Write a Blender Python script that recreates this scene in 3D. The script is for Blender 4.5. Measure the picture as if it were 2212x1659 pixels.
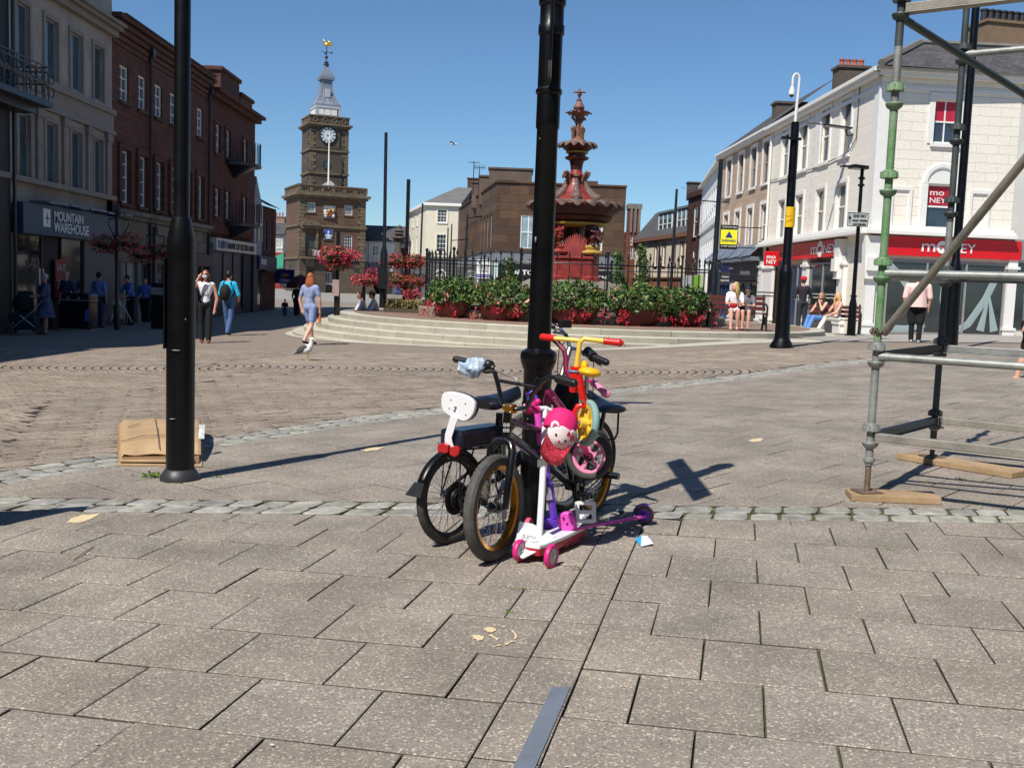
# Town square with fountain, clock tower, bikes and scooters round a post
import bpy,math,random
from mathutils import Vector,Matrix
rnd=random.Random(11)
for _o in list(bpy.data.objects):bpy.data.objects.remove(_o)
sc=bpy.context.scene
COL=sc.collection
FPX,CXP,CYP=2200.0,1106.0,829.5
PITCH,ROLL,HC=math.atan((CYP-616)/FPX),0.037,1.27
_f=Vector((0,math.cos(PITCH),-math.sin(PITCH)));_r0=Vector((1,0,0));_u0=_r0.cross(_f)
_r=_r0*math.cos(ROLL)+_u0*math.sin(ROLL);_u=_u0*math.cos(ROLL)-_r0*math.sin(ROLL)
CAMP=Vector((0,0,HC))
cd=bpy.data.cameras.new('camera');cam=bpy.data.objects.new('camera',cd);COL.objects.link(cam)
cd.sensor_width=36;cd.lens=36*FPX/2212;cd.clip_start=.05;cd.clip_end=3000
cam.matrix_world=Matrix(((_r.x,_u.x,-_f.x,0),(_r.y,_u.y,-_f.y,0),(_r.z,_u.z,-_f.z,HC),(0,0,0,1)))
sc.camera=cam
SAZ,SEL=math.radians(35),math.radians(52)
w=bpy.data.worlds.new('World');sc.world=w;w.use_nodes=True
nt=w.node_tree;sky=nt.nodes.new('ShaderNodeTexSky');sky.sky_type='NISHITA';sky.sun_disc=False
sky.sun_elevation=SEL;sky.sun_rotation=SAZ+math.pi;sky.air_density=1.0;sky.dust_density=.15;sky.ozone_density=2.6
bg=nt.nodes['Background'];bg.inputs['Strength'].default_value=.078
sky.altitude=900
hs=nt.nodes.new('ShaderNodeHueSaturation');hs.inputs['Saturation'].default_value=1.0
gm=nt.nodes.new('ShaderNodeMix');gm.data_type='RGBA';gm.blend_type='MULTIPLY';gm.inputs[0].default_value=1;gm.inputs[7].default_value=(.82,1.05,1.22,1)
nt.links.new(sky.outputs[0],gm.inputs[6]);nt.links.new(gm.outputs[2],hs.inputs['Color']);nt.links.new(hs.outputs[0],bg.inputs['Color'])
sl=bpy.data.lights.new('sun','SUN');sl.energy=4.8;sl.angle=math.radians(.5);sl.color=(1,.95,.87)
so=bpy.data.objects.new('sun',sl);COL.objects.link(so);so.location=(-20,-30,40)
so.rotation_euler=Vector((math.sin(SAZ)*math.cos(SEL),math.cos(SAZ)*math.cos(SEL),-math.sin(SEL))).to_track_quat('-Z','Y').to_euler()
sc.view_settings.view_transform='Standard';sc.view_settings.look='None';sc.view_settings.exposure=.2;sc.view_settings.gamma=1
def ray(x,y):return _r*(x-CXP)-_u*(y-CYP)+_f*FPX
def at(x,y,Y):
 d=ray(x,y);return CAMP+d*(Y/d.y)
def ss(t):t=max(0,min(1,t));return t*t*(3-2*t)
def gz(X,Y):
 x=max(-16,min(18,X));y=min(Y,45)
 z=.025*x-.006*y
 z+=.2*ss((x-1)/5)*math.exp(-((Y-23)/8)**2)
 z-=.028*max(0,min(Y,45)-32)*ss((x-2)/6)
 return z+(-.42-z)*ss((Y-50)/30)
def G(x,y):
 d=ray(x,y);t=3/d.y
 for i in range(4000):
  p=CAMP+d*t
  if p.z<=gz(p.x,p.y):break
  t*=1.004
 return Vector((p.x,p.y,gz(p.x,p.y)))
def azz(x,y,z):
 d=ray(x,y);return CAMP+d*((z-HC)/d.z)
def srgb(h):
 c=[int(h[i:i+2],16)/255 for i in(0,2,4)]
 return tuple(x/12.92 if x<=.04045 else((x+.055)/1.055)**2.4 for x in c)
MATS={}
def mat(name,col,rough=.6,var=.15,scale=6,bump=0.,metal=0.,coat=0.,col2=None,spec=.5,fine=60,attr=False,bscale=None,emit=None,sheen=0):
 if name in MATS:return MATS[name]
 m=bpy.data.materials.new(name);m.use_nodes=True;n=m.node_tree.nodes;L=m.node_tree.links
 b=n['Principled BSDF'];b.inputs['Roughness'].default_value=rough;b.inputs['Metallic'].default_value=metal
 b.inputs['Specular IOR Level'].default_value=spec;b.inputs['Coat Weight'].default_value=coat;b.inputs['Coat Roughness'].default_value=.12
 tc=n.new('ShaderNodeTexCoord')
 no=n.new('ShaderNodeTexNoise');no.inputs['Scale'].default_value=scale;no.inputs['Detail'].default_value=5;no.inputs['Roughness'].default_value=.6
 nf=n.new('ShaderNodeTexNoise');nf.inputs['Scale'].default_value=fine;nf.inputs['Detail'].default_value=3
 L.new(tc.outputs['Object'],no.inputs['Vector']);L.new(tc.outputs['Object'],nf.inputs['Vector'])
 add=n.new('ShaderNodeMath');add.operation='MULTIPLY_ADD';add.inputs[1].default_value=.35
 L.new(nf.outputs[0],add.inputs[0]);L.new(no.outputs[0],add.inputs[2])
 mr=n.new('ShaderNodeMapRange');mr.inputs[1].default_value=.42;mr.inputs[2].default_value=.93;L.new(add.outputs[0],mr.inputs[0])
 mx=n.new('ShaderNodeMix');mx.data_type='RGBA'
 c1=[c*(1-var)for c in col];c2=[min(1,c*(1+var))for c in col]if col2 is None else col2
 mx.inputs[6].default_value=(*c1,1);mx.inputs[7].default_value=(*c2,1);L.new(mr.outputs[0],mx.inputs[0])
 out=mx.outputs[2]
 if attr:
  a=n.new('ShaderNodeAttribute');a.attribute_name='tint'
  m2=n.new('ShaderNodeMix');m2.data_type='RGBA';m2.blend_type='MULTIPLY';m2.inputs[0].default_value=1
  L.new(out,m2.inputs[6]);L.new(a.outputs['Color'],m2.inputs[7]);out=m2.outputs[2]
 L.new(out,b.inputs['Base Color'])
 rr=n.new('ShaderNodeMapRange');rr.inputs[3].default_value=max(0,rough-.1);rr.inputs[4].default_value=min(1,rough+.12);L.new(no.outputs[0],rr.inputs[0]);L.new(rr.outputs[0],b.inputs['Roughness'])
 if bump:
  bp=n.new('ShaderNodeBump');bp.inputs['Strength'].default_value=1;bp.inputs['Distance'].default_value=bump
  nb=n.new('ShaderNodeTexNoise');nb.inputs['Scale'].default_value=bscale or scale*4;nb.inputs['Detail'].default_value=4
  L.new(tc.outputs['Object'],nb.inputs['Vector']);L.new(nb.outputs[0],bp.inputs['Height']);L.new(bp.outputs[0],b.inputs['Normal'])
 if emit:
  b.inputs['Emission Color'].default_value=(*emit[0],1);b.inputs['Emission Strength'].default_value=emit[1]
 MATS[name]=m;return m
def blockmat(name,e,col,col2,mortar,bw=.6,bh=.3,rough=.85,mort=.012,stain=.5,staincol=(.03,.025,.02),bump=.01,var=.5):
 """coursed stone or brick on a facade whose run is the ground direction e"""
 if name in MATS:return MATS[name]
 m=bpy.data.materials.new(name);m.use_nodes=True;n=m.node_tree.nodes;L=m.node_tree.links
 b=n['Principled BSDF'];b.inputs['Roughness'].default_value=rough;b.inputs['Specular IOR Level'].default_value=.25
 tc=n.new('ShaderNodeTexCoord');dt=n.new('ShaderNodeVectorMath');dt.operation='DOT_PRODUCT';dt.inputs[1].default_value=(e[0]+e[1]*.013,e[1]-e[0]*.013,0)
 L.new(tc.outputs['Object'],dt.inputs[0]);sp=n.new('ShaderNodeSeparateXYZ');L.new(tc.outputs['Object'],sp.inputs[0])
 cb=n.new('ShaderNodeCombineXYZ');L.new(dt.outputs['Value'],cb.inputs[0]);L.new(sp.outputs[2],cb.inputs[1])
 br=n.new('ShaderNodeTexBrick');L.new(cb.outputs[0],br.inputs['Vector']);br.inputs['Scale'].default_value=1
 br.inputs['Color1'].default_value=(*col,1);br.inputs['Color2'].default_value=(*col2,1);br.inputs['Mortar'].default_value=(*mortar,1)
 br.inputs['Mortar Size'].default_value=mort;br.inputs['Brick Width'].default_value=bw;br.inputs['Row Height'].default_value=bh;br.inputs['Mortar Smooth'].default_value=.3
 no=n.new('ShaderNodeTexNoise');no.inputs['Scale'].default_value=.8;no.inputs['Detail'].default_value=7;no.inputs['Roughness'].default_value=.65;L.new(tc.outputs['Object'],no.inputs['Vector'])
 mr=n.new('ShaderNodeMapRange');mr.inputs[1].default_value=.45;mr.inputs[2].default_value=.75;mr.inputs[4].default_value=stain;L.new(no.outputs[0],mr.inputs[0])
 mx=n.new('ShaderNodeMix');mx.data_type='RGBA';L.new(mr.outputs[0],mx.inputs[0]);L.new(br.outputs[0],mx.inputs[6]);mx.inputs[7].default_value=(*staincol,1)
 nf=n.new('ShaderNodeTexNoise');nf.inputs['Scale'].default_value=14;nf.inputs['Detail'].default_value=4;L.new(tc.outputs['Object'],nf.inputs['Vector'])
 m3=n.new('ShaderNodeMix');m3.data_type='RGBA';m3.blend_type='MULTIPLY';m3.inputs[0].default_value=var
 cr=n.new('ShaderNodeMapRange');cr.inputs[3].default_value=.45;cr.inputs[4].default_value=1.35;L.new(nf.outputs[0],cr.inputs[0])
 L.new(mx.outputs[2],m3.inputs[6]);L.new(cr.outputs[0],m3.inputs[7]);L.new(m3.outputs[2],b.inputs['Base Color'])
 bp=n.new('ShaderNodeBump');bp.inputs['Distance'].default_value=bump;s=n.new('ShaderNodeMath');s.operation='SUBTRACT'
 L.new(nf.outputs[0],s.inputs[0]);L.new(br.outputs['Fac'],s.inputs[1]);L.new(s.outputs[0],bp.inputs['Height']);L.new(bp.outputs[0],b.inputs['Normal'])
 MATS[name]=m;return m
def pavemat(name,col,agg,attr=True,dark=(.05,.045,.04),rough=.8):
 """exposed-aggregate concrete: pale and dark chips in a grey-brown matrix"""
 m=bpy.data.materials.new(name);m.use_nodes=True;n=m.node_tree.nodes;L=m.node_tree.links
 b=n['Principled BSDF'];b.inputs['Roughness'].default_value=rough;b.inputs['Specular IOR Level'].default_value=.3
 tc=n.new('ShaderNodeTexCoord')
 def vor(s,r):
  v=n.new('ShaderNodeTexVoronoi');v.inputs['Scale'].default_value=s;L.new(tc.outputs['Object'],v.inputs['Vector']);v.inputs['Randomness'].default_value=r;return v
 v1=vor(170,1);v2=vor(95,1)
 no=n.new('ShaderNodeTexNoise');no.inputs['Scale'].default_value=1.7;no.inputs['Detail'].default_value=8;no.inputs['Roughness'].default_value=.62;L.new(tc.outputs['Object'],no.inputs['Vector'])
 hs=n.new('ShaderNodeSeparateColor');L.new(v1.outputs['Color'],hs.inputs[0])
 r1=n.new('ShaderNodeValToRGB');r1.color_ramp.elements[0].position=.05;r1.color_ramp.elements[0].color=(*[(a+b)/2 for a,b in zip(dark,col)],1)
 r1.color_ramp.elements[1].position=.3;r1.color_ramp.elements[1].color=(*col,1)
 for p,c in((.8,col),(.93,tuple((a+b)/2 for a,b in zip(col,agg))),(1,agg)):
  el=r1.color_ramp.elements.new(p);el.color=(*c,1)
 L.new(hs.outputs[0],r1.inputs[0])
 h2=n.new('ShaderNodeSeparateColor');L.new(v2.outputs['Color'],h2.inputs[0])
 g2=n.new('ShaderNodeMath');g2.operation='GREATER_THAN';g2.inputs[1].default_value=.93;L.new(h2.outputs[1],g2.inputs[0])
 d2=n.new('ShaderNodeMath');d2.operation='LESS_THAN';d2.inputs[1].default_value=.5;L.new(v2.outputs['Distance'],d2.inputs[0])
 mm=n.new('ShaderNodeMath');mm.operation='MULTIPLY';L.new(g2.outputs[0],mm.inputs[0]);L.new(d2.outputs[0],mm.inputs[1])
 mx=n.new('ShaderNodeMix');mx.data_type='RGBA';m5=n.new('ShaderNodeMath');m5.operation='MULTIPLY';m5.inputs[1].default_value=.55;L.new(mm.outputs[0],m5.inputs[0]);L.new(m5.outputs[0],mx.inputs[0]);L.new(r1.outputs[0],mx.inputs[6]);mx.inputs[7].default_value=(*[min(1,a*1.3)for a in agg],1)
 mr=n.new('ShaderNodeMapRange');mr.inputs[1].default_value=.3;mr.inputs[2].default_value=.72;mr.inputs[3].default_value=.7;mr.inputs[4].default_value=1.22;L.new(no.outputs[0],mr.inputs[0])
 m2=n.new('ShaderNodeMix');m2.data_type='RGBA';m2.blend_type='MULTIPLY';m2.inputs[0].default_value=1;L.new(mx.outputs[2],m2.inputs[6]);L.new(mr.outputs[0],m2.inputs[7]);out=m2.outputs[2]
 if attr:
  a=n.new('ShaderNodeAttribute');a.attribute_name='tint'
  m3=n.new('ShaderNodeMix');m3.data_type='RGBA';m3.blend_type='MULTIPLY';m3.inputs[0].default_value=1;L.new(out,m3.inputs[6]);L.new(a.outputs['Color'],m3.inputs[7]);out=m3.outputs[2]
 L.new(out,b.inputs['Base Color'])
 bp=n.new('ShaderNodeBump');bp.inputs['Distance'].default_value=.003;L.new(hs.outputs[0],bp.inputs['Height']);L.new(bp.outputs[0],b.inputs['Normal'])
 return m
def glassmat(name,col=(.02,.025,.03),rough=.04,wav=.02):
 if name in MATS:return MATS[name]
 m=mat(name,col,rough,.4,1.2,spec=.9);MATS[name]=m
 return m
class MB:
 def __init__(s):s.v=[];s.f=[];s.m=[];s.t=[];s.mi=0;s.tint=None
 def add(s,vs,fs,mi=None):
  o=len(s.v);s.v+=[tuple(v)for v in vs];s.f+=[tuple(i+o for i in f)for f in fs]
  s.m+=[s.mi if mi is None else mi]*len(fs);s.t+=[s.tint]*len(fs);return s
 def box(s,c,d,rz=0,R=None):
  hx,hy,hz=d[0]/2,d[1]/2,d[2]/2
  vs=[Vector((x,y,z))for z in(-hz,hz)for x,y in((-hx,-hy),(hx,-hy),(hx,hy),(-hx,hy))]
  if R is None:R=Matrix.Rotation(rz,3,'Z')
  c=Vector(c)
  return s.add([R@v+c for v in vs],[(3,2,1,0),(4,5,6,7),(0,1,5,4),(1,2,6,5),(2,3,7,6),(3,0,4,7)])
 def bx(s,x0,x1,y0,y1,z0,z1):return s.box(((x0+x1)/2,(y0+y1)/2,(z0+z1)/2),(x1-x0,y1-y0,z1-z0))
 def beam(s,a,b,wd,ht,up=(0,0,1)):
  a,b=Vector(a),Vector(b);z=(b-a);l=z.length;z=z.normalized();x=z.cross(Vector(up))
  if x.length<1e-4:x=Vector((1,0,0))
  x.normalize();y=x.cross(z);R=Matrix((x,z,y)).transposed()
  return s.box((a+b)/2,(wd,l,ht),R=R)
 def tube(s,pts,r,n=10,cap=True):
  pts=[Vector(p)for p in pts];k=len(pts);rs=r if isinstance(r,(list,tuple))else[r]*k
  vs=[];fs=[];prev=None
  for i,p in enumerate(pts):
   t=(pts[min(i+1,k-1)]-pts[max(i-1,0)])
   t=t.normalized()if t.length>1e-9 else Vector((0,0,1))
   if prev is None:
    a=Vector((0,0,1))if abs(t.z)<.9 else Vector((1,0,0));x=t.cross(a).normalized()
   else:
    x=prev-t*prev.dot(t);x=x.normalized()if x.length>1e-6 else t.orthogonal().normalized()
   prev=x;y=t.cross(x)
   for j in range(n):
    an=2*math.pi*j/n;vs.append(p+(x*math.cos(an)+y*math.sin(an))*rs[i])
  for i in range(k-1):
   for j in range(n):
    fs.append((i*n+j,i*n+(j+1)%n,(i+1)*n+(j+1)%n,(i+1)*n+j))
  if cap:fs.append(tuple(range(n-1,-1,-1)));fs.append(tuple(range((k-1)*n,k*n)))
  return s.add(vs,fs)
 def cyl(s,c,r,z0,z1,n=24):return s.tube([(c[0],c[1],z0),(c[0],c[1],z1)],r,n)
 def lathe(s,prof,n=24,c=(0,0,0),R=None,wob=None,caps=True):
  vs=[];fs=[];k=len(prof)
  for i,(r,z)in enumerate(prof):
   for j in range(n):
    a=2*math.pi*j/n;q=r*(1+(wob(i,a)if wob else 0));v=Vector((q*math.cos(a),q*math.sin(a),z))
    if R is not None:v=R@v
    vs.append(v+Vector(c))
  for i in range(k-1):
   for j in range(n):fs.append((i*n+j,i*n+(j+1)%n,(i+1)*n+(j+1)%n,(i+1)*n+j))
  if caps and prof[0][0]>1e-5:fs.append(tuple(range(n-1,-1,-1)))
  if caps and prof[-1][0]>1e-5:fs.append(tuple(range((k-1)*n,k*n)))
  return s.add(vs,fs)
 def ell(s,c,d,n=14,m=9,R=None):
  prof=[(max(1e-4,math.sin(math.pi*i/m)),-math.cos(math.pi*i/m))for i in range(m+1)]
  vs=[];fs=[]
  c=Vector(c)
  for r,z in prof:
   for j in range(n):
    a=2*math.pi*j/n;v=Vector((r*math.cos(a)*d[0],r*math.sin(a)*d[1],z*d[2]))
    if R is not None:v=R@v
    vs.append(v+c)
  for i in range(m):
   for j in range(n):fs.append((i*n+j,i*n+(j+1)%n,(i+1)*n+(j+1)%n,(i+1)*n+j))
  return s.add(vs,fs)
 def torus(s,c,ax,R,r,n=40,m=12,a0=0,a1=2*math.pi,sq=1,ref=None,bumpf=None):
  ax=Vector(ax).normalized();x=(Vector(ref)-ax*Vector(ref).dot(ax)).normalized()if ref else ax.orthogonal().normalized();y=ax.cross(x);c=Vector(c)
  full=abs(a1-a0-2*math.pi)<1e-6;k=n if full else n+1;vs=[];fs=[]
  for i in range(k):
   a=a0+(a1-a0)*i/n;d=x*math.cos(a)+y*math.sin(a)
   for j in range(m):
    b=2*math.pi*j/m;rr=r+(bumpf(i,j)if bumpf else 0)
    vs.append(c+d*(R+rr*math.cos(b))+ax*(rr*sq*math.sin(b)))
  for i in range(n):
   for j in range(m):fs.append((i*m+j,((i+1)%k)*m+j,((i+1)%k)*m+(j+1)%m,i*m+(j+1)%m))
  return s.add(vs,fs)
 def prism(s,poly,n,t):
  """polygon (3-D points, counter-clockwise seen from n) thickened backwards by t"""
  n=Vector(n).normalized();k=len(poly);a=[Vector(p)for p in poly];b=[p-n*t for p in a]
  return s.add(a+b,[tuple(range(k)),tuple(range(2*k-1,k-1,-1))]+[(i,i+k,(i+1)%k+k,(i+1)%k)for i in range(k)])
 def xf(s,Mx):s.v=[tuple(Mx@Vector(v))for v in s.v];return s
ORG={}
def tag(o,label=None,cat=None,group=None,kind=None):
 if label:o['label']=label
 if cat:o['category']=cat
 if group:o['group']=group
 if kind:o['kind']=kind
 return o
def thing(name,label,cat,loc=(0,0,0),group=None):
 o=bpy.data.objects.new(name,None);COL.objects.link(o);o.location=loc;o.empty_display_size=.2
 ORG[o]=Vector(loc);return tag(o,label,cat,group)
def build(mb,name,mats,parent=None,origin=None,smooth=35,label=None,cat=None,group=None,kind=None,bevel=0):
 me=bpy.data.meshes.new(name)
 org=ORG.get(parent,Vector((0,0,0)))if parent is not None else Vector(origin or(0,0,0))
 me.from_pydata([(v[0]-org.x,v[1]-org.y,v[2]-org.z)for v in mb.v],[],mb.f)
 mats=mats if isinstance(mats,(list,tuple))else[mats]
 for m in mats:me.materials.append(m)
 if len(mats)>1:me.polygons.foreach_set('material_index',mb.m)
 if any(t is not None for t in mb.t):
  ca=me.color_attributes.new('tint','FLOAT_COLOR','CORNER');data=[]
  for p,t in zip(me.polygons,mb.t):data+=list((*(t or(1,1,1)),1))*p.loop_total
  ca.data.foreach_set('color',data)
 if smooth:
  me.polygons.foreach_set('use_smooth',[True]*len(me.polygons));me.set_sharp_from_angle(angle=math.radians(smooth))
 me.update()
 o=bpy.data.objects.new(name,me);COL.objects.link(o)
 if parent is not None:o.parent=parent;ORG[o]=org
 else:o.location=org;ORG[o]=org
 if bevel:
  bm=o.modifiers.new('bevel','BEVEL');bm.width=bevel;bm.segments=2;bm.limit_method='ANGLE'
 return tag(o,label,cat,group,kind)
def kids(o):return[c for c in bpy.data.objects if c.parent==o]
def copy_tree(o,loc,rz=0,label=None,scale=None,sub=False,parent=None,tree=None):
 tree=tree or CHILD
 c=o.copy();COL.objects.link(c)
 if not sub:
  c.location=loc;c.rotation_euler=(0,0,rz)
  if scale:c.scale=scale
  if label:c['label']=label
 else:c.parent=parent
 for k in kids(o):copy_tree(k,None,sub=True,parent=c)
 return c
CHILD={}
def txt(s,O,ex,n,h,m,parent,name='lettering',width=None,ext=.01,off=.0,label=None,align='LEFT',shear=0,up=(0,0,1),bold=0,keep=False):
 """flat lettering: O lower left corner, ex reading direction, n outward normal, h capital height"""
 cu=bpy.data.curves.new('t','FONT');cu.body=s;cu.size=1;cu.extrude=0;cu.align_x=align;cu.shear=shear;cu.offset=bold
 ob=bpy.data.objects.new('t',cu);me=bpy.data.meshes.new_from_object(ob)
 vs=[v.co.copy()for v in me.vertices];fs=[tuple(p.vertices)for p in me.polygons]
 bpy.data.objects.remove(ob);bpy.data.curves.remove(cu);bpy.data.meshes.remove(me)
 if not vs:return None
 x0=min(v.x for v in vs);x1=max(v.x for v in vs);y1=max(v.y for v in vs)
 ky=h/.72;kx=ky if width is None else width/(x1-x0)
 ex=Vector(ex).normalized();n=Vector(n).normalized();up=Vector(up);O=Vector(O)
 mb=MB();mb.add([O+ex*((v.x-x0)*kx)+up*(v.y*ky)+n*(ext+off)for v in vs],fs)
 o=build(mb,name,m,parent,smooth=0)
 sm=o.modifiers.new('solid','SOLIDIFY');sm.thickness=max(.002,ext*.9);sm.offset=0
 if label:o['label']=label
 return o
class Fac:
 def __init__(s,p0,p1):
  s.o=Vector((p0[0],p0[1],0));d=Vector((p1[0]-p0[0],p1[1]-p0[1],0));s.len=d.length;s.e=d.normalized()
  n=Vector((s.e.y,-s.e.x,0))
  if n.dot(Vector((0,0,0))-s.o)<0:n=-n
  s.n=n;s.z=Vector((0,0,1))
 def uv(s,x,y):
  d=ray(x,y);t=(s.o-CAMP).dot(s.n)/d.dot(s.n);p=CAMP+d*t
  return(p-s.o).dot(s.e),p.z
 def p(s,u,v,d=0):return s.o+s.e*u+s.z*v+s.n*d
 def box(s,mb,u0,u1,v0,v1,d0,d1):
  vs=[s.p(u,v,d)for d in(d0,d1)for u,v in((u0,v0),(u1,v0),(u1,v1),(u0,v1))]
  fs=[(0,1,2,3),(4,5,6,7),(0,1,5,4),(1,2,6,5),(2,3,7,6),(3,0,4,7)]
  mb.add(vs,fs);return mb
 def wall(s,mb,u0,u1,v0,v1,holes,depth=.16):
  us=sorted(set([u0,u1]+[h[i]for h in holes for i in(0,1)]));vs=sorted(set([v0,v1]+[h[i]for h in holes for i in(2,3)]))
  us=[u for u in us if u0<=u<=u1];vs=[v for v in vs if v0<=v<=v1]
  for a,b in zip(us,us[1:]):
   for c,d in zip(vs,vs[1:]):
    um,vm=(a+b)/2,(c+d)/2
    if any(h[0]<um<h[1]and h[2]<vm<h[3]for h in holes):continue
    mb.add([s.p(a,c),s.p(b,c),s.p(b,d),s.p(a,d)],[(0,1,2,3)])
  for a,b,c,d in holes:
   q=[(a,c),(b,c),(b,d),(a,d)]
   for i in range(4):
    j=(i+1)%4;mb.add([s.p(*q[i]),s.p(*q[j]),s.p(*q[j],-depth),s.p(*q[i],-depth)],[(0,1,2,3)])
  return mb
 def poly(s,mb,pts,d0,d1):
  k=len(pts);vs=[s.p(u,v,d1)for u,v in pts]+[s.p(u,v,d0)for u,v in pts]
  mb.add(vs,[tuple(range(k)),tuple(range(2*k-1,k-1,-1))]+[(i,(i+1)%k,(i+1)%k+k,i+k)for i in range(k)])
 def txt(s,t,x0,y0,x1,y1,m,parent,d=.03,**k):
  """lettering filling the picture box x0,y0 (top left) - x1,y1 (bottom right)"""
  a=s.uv(x0,y1);b=s.uv(x1,y0);c=s.uv(x0,y0)
  flip=b[0]<a[0];e=-s.e if flip else s.e
  return txt(t,s.p(a[0],a[1],0),e,s.n,c[1]-a[1],m,parent,width=abs(b[0]-a[0]),ext=d,**k)
def rect(F,x0,y0,x1,y1):
 a=F.uv(x0,y0);b=F.uv(x1,y1);return(min(a[0],b[0]),max(a[0],b[0]),min(a[1],b[1]),max(a[1],b[1]))
def window(F,r,parent,glass,frame,sill=None,nx=2,ny=4,fw=.06,bar=.025,dg=-.12,name='window',meet=True,surround=None,sw=.14,label=None,sd=.07,blind=None):
 u0,u1,v0,v1=r
 g=MB();F.box(g,u0+.01,u1-.01,v0+.01,v1-.01,dg-.03,dg);w_=build(g,name,glass,parent,smooth=0,label=label)
 f=MB()
 F.box(f,u0,u0+fw,v0,v1,dg+.002,dg+.05);F.box(f,u1-fw,u1,v0,v1,dg+.002,dg+.05)
 F.box(f,u0+fw,u1-fw,v0,v0+fw*1.2,dg+.002,dg+.048);F.box(f,u0+fw,u1-fw,v1-fw,v1,dg+.002,dg+.048)
 if meet and ny>1:F.box(f,u0+fw,u1-fw,(v0+v1)/2-fw*.4,(v0+v1)/2+fw*.4,dg+.002,dg+.044)
 for i in range(1,nx):
  u=u0+(u1-u0)*i/nx;F.box(f,u-bar/2,u+bar/2,v0+fw,v1-fw,dg+.002,dg+.03)
 for i in range(1,ny):
  v=v0+(v1-v0)*i/ny
  if meet and abs(v-(v0+v1)/2)<.02:continue
  F.box(f,u0+fw,u1-fw,v-bar/2,v+bar/2,dg+.002,dg+.027)
 build(f,'frame',frame,w_,smooth=0)
 if sill is not None:
  sb=MB();F.box(sb,u0-.1,u1+.1,v0-.12,v0-.001,-.1,.1);build(sb,'sill',sill,w_,smooth=0)
 if surround is not None:
  sb=MB();b0=v0 if sill is not None else v0-sw
  F.box(sb,u0-sw,u0-.002,v0,v1+sw,.002,sd-.02);F.box(sb,u1+.002,u1+sw,v0,v1+sw,.002,sd-.02);F.box(sb,u0-.002,u1+.002,v1+.002,v1+sw,.002,sd-.025)
  build(sb,'surround',surround,w_,smooth=0)
 if blind:
  bb=MB();F.box(bb,u0+fw,u1-fw,v1-(v1-v0)*blind[0],v1-fw,dg+.003,dg+.012);build(bb,'blind',blind[1],w_,smooth=0)
 return w_
slab_m=pavemat('slab_concrete',srgb('948b80'),srgb('c9bfb0'),dark=srgb('5a524a'))
brick_m=pavemat('road_paver',srgb('998b7d'),srgb('c6b9a8'),dark=srgb('584d44'))
sett_m=mat('granite_sett',srgb('83827b'),.75,.25,9,bump=.012,attr=True,fine=140,col2=srgb('b5b2a8'),bscale=25)
joint_m=mat('joint_moss',srgb('423d31'),.95,.3,3.5,bump=.01,col2=srgb('566429'),fine=30)
UE,VE=(math.cos(math.radians(-12.5)),math.sin(math.radians(-12.5))),(math.sin(math.radians(12.5)),math.cos(math.radians(12.5)))
def clip(poly,a,b,c):
 """keep a*x+b*y<=c"""
 out=[]
 for i in range(len(poly)):
  p,q=poly[i],poly[(i+1)%len(poly)];dp,dq=a*p[0]+b*p[1]-c,a*q[0]+b*q[1]-c
  if dp<=0:out.append(p)
  if(dp<0<dq)or(dq<0<dp):
   t=dp/(dp-dq);out.append((p[0]+(q[0]-p[0])*t,p[1]+(q[1]-p[1])*t))
 return out
def area(p):return abs(sum(p[i][0]*p[(i+1)%len(p)][1]-p[(i+1)%len(p)][0]*p[i][1]for i in range(len(p))))/2
def ccw(p):
 return p if sum(p[i][0]*p[(i+1)%len(p)][1]-p[(i+1)%len(p)][0]*p[i][1]for i in range(len(p)))>0 else p[::-1]
def slab(mb,poly,tint,inset=.004,drop=.0025,dz=0.,deep=.022,dome=0):
 """one paving unit: a flat top with an eased edge and sides that go down into the joint"""
 if len(poly)<3 or area(poly)<.0012:return
 poly=ccw(poly);k=len(poly);cx=sum(p[0]for p in poly)/k;cy=sum(p[1]for p in poly)/k
 tx,ty=rnd.uniform(-.003,.003),rnd.uniform(-.003,.003)
 def z(x,y):return gz(x,y)+dz+(x-cx)*tx+(y-cy)*ty
 top=[];rim=[];bot=[]
 for p in poly:
  d=math.hypot(p[0]-cx,p[1]-cy)or 1;s=max(.5,1-inset*1.4/d);q=(cx+(p[0]-cx)*s,cy+(p[1]-cy)*s)
  top.append((q[0],q[1],z(*q)+dome));rim.append((p[0],p[1],z(*p)-drop));bot.append((p[0],p[1],z(*p)-deep))
 mb.tint=tint
 mb.add(top+rim,[tuple(range(k))]+[(i+k,(i+1)%k+k,(i+1)%k,i)for i in range(k)])
 mb.tint=tuple(c*.4 for c in tint)
 mb.add(rim+bot,[(i+k,(i+1)%k+k,(i+1)%k,i)for i in range(k)])
def tintv(s=.07,w=0.015):
 a=1+rnd.gauss(0,s*.6);return(a*(1+rnd.uniform(-w,w)),a,a*(1+rnd.uniform(-w,w)))
def uvp(u,v):return(UE[0]*u+VE[0]*v,UE[1]*u+VE[1]*v)
pv=MB();J=.0037
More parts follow.
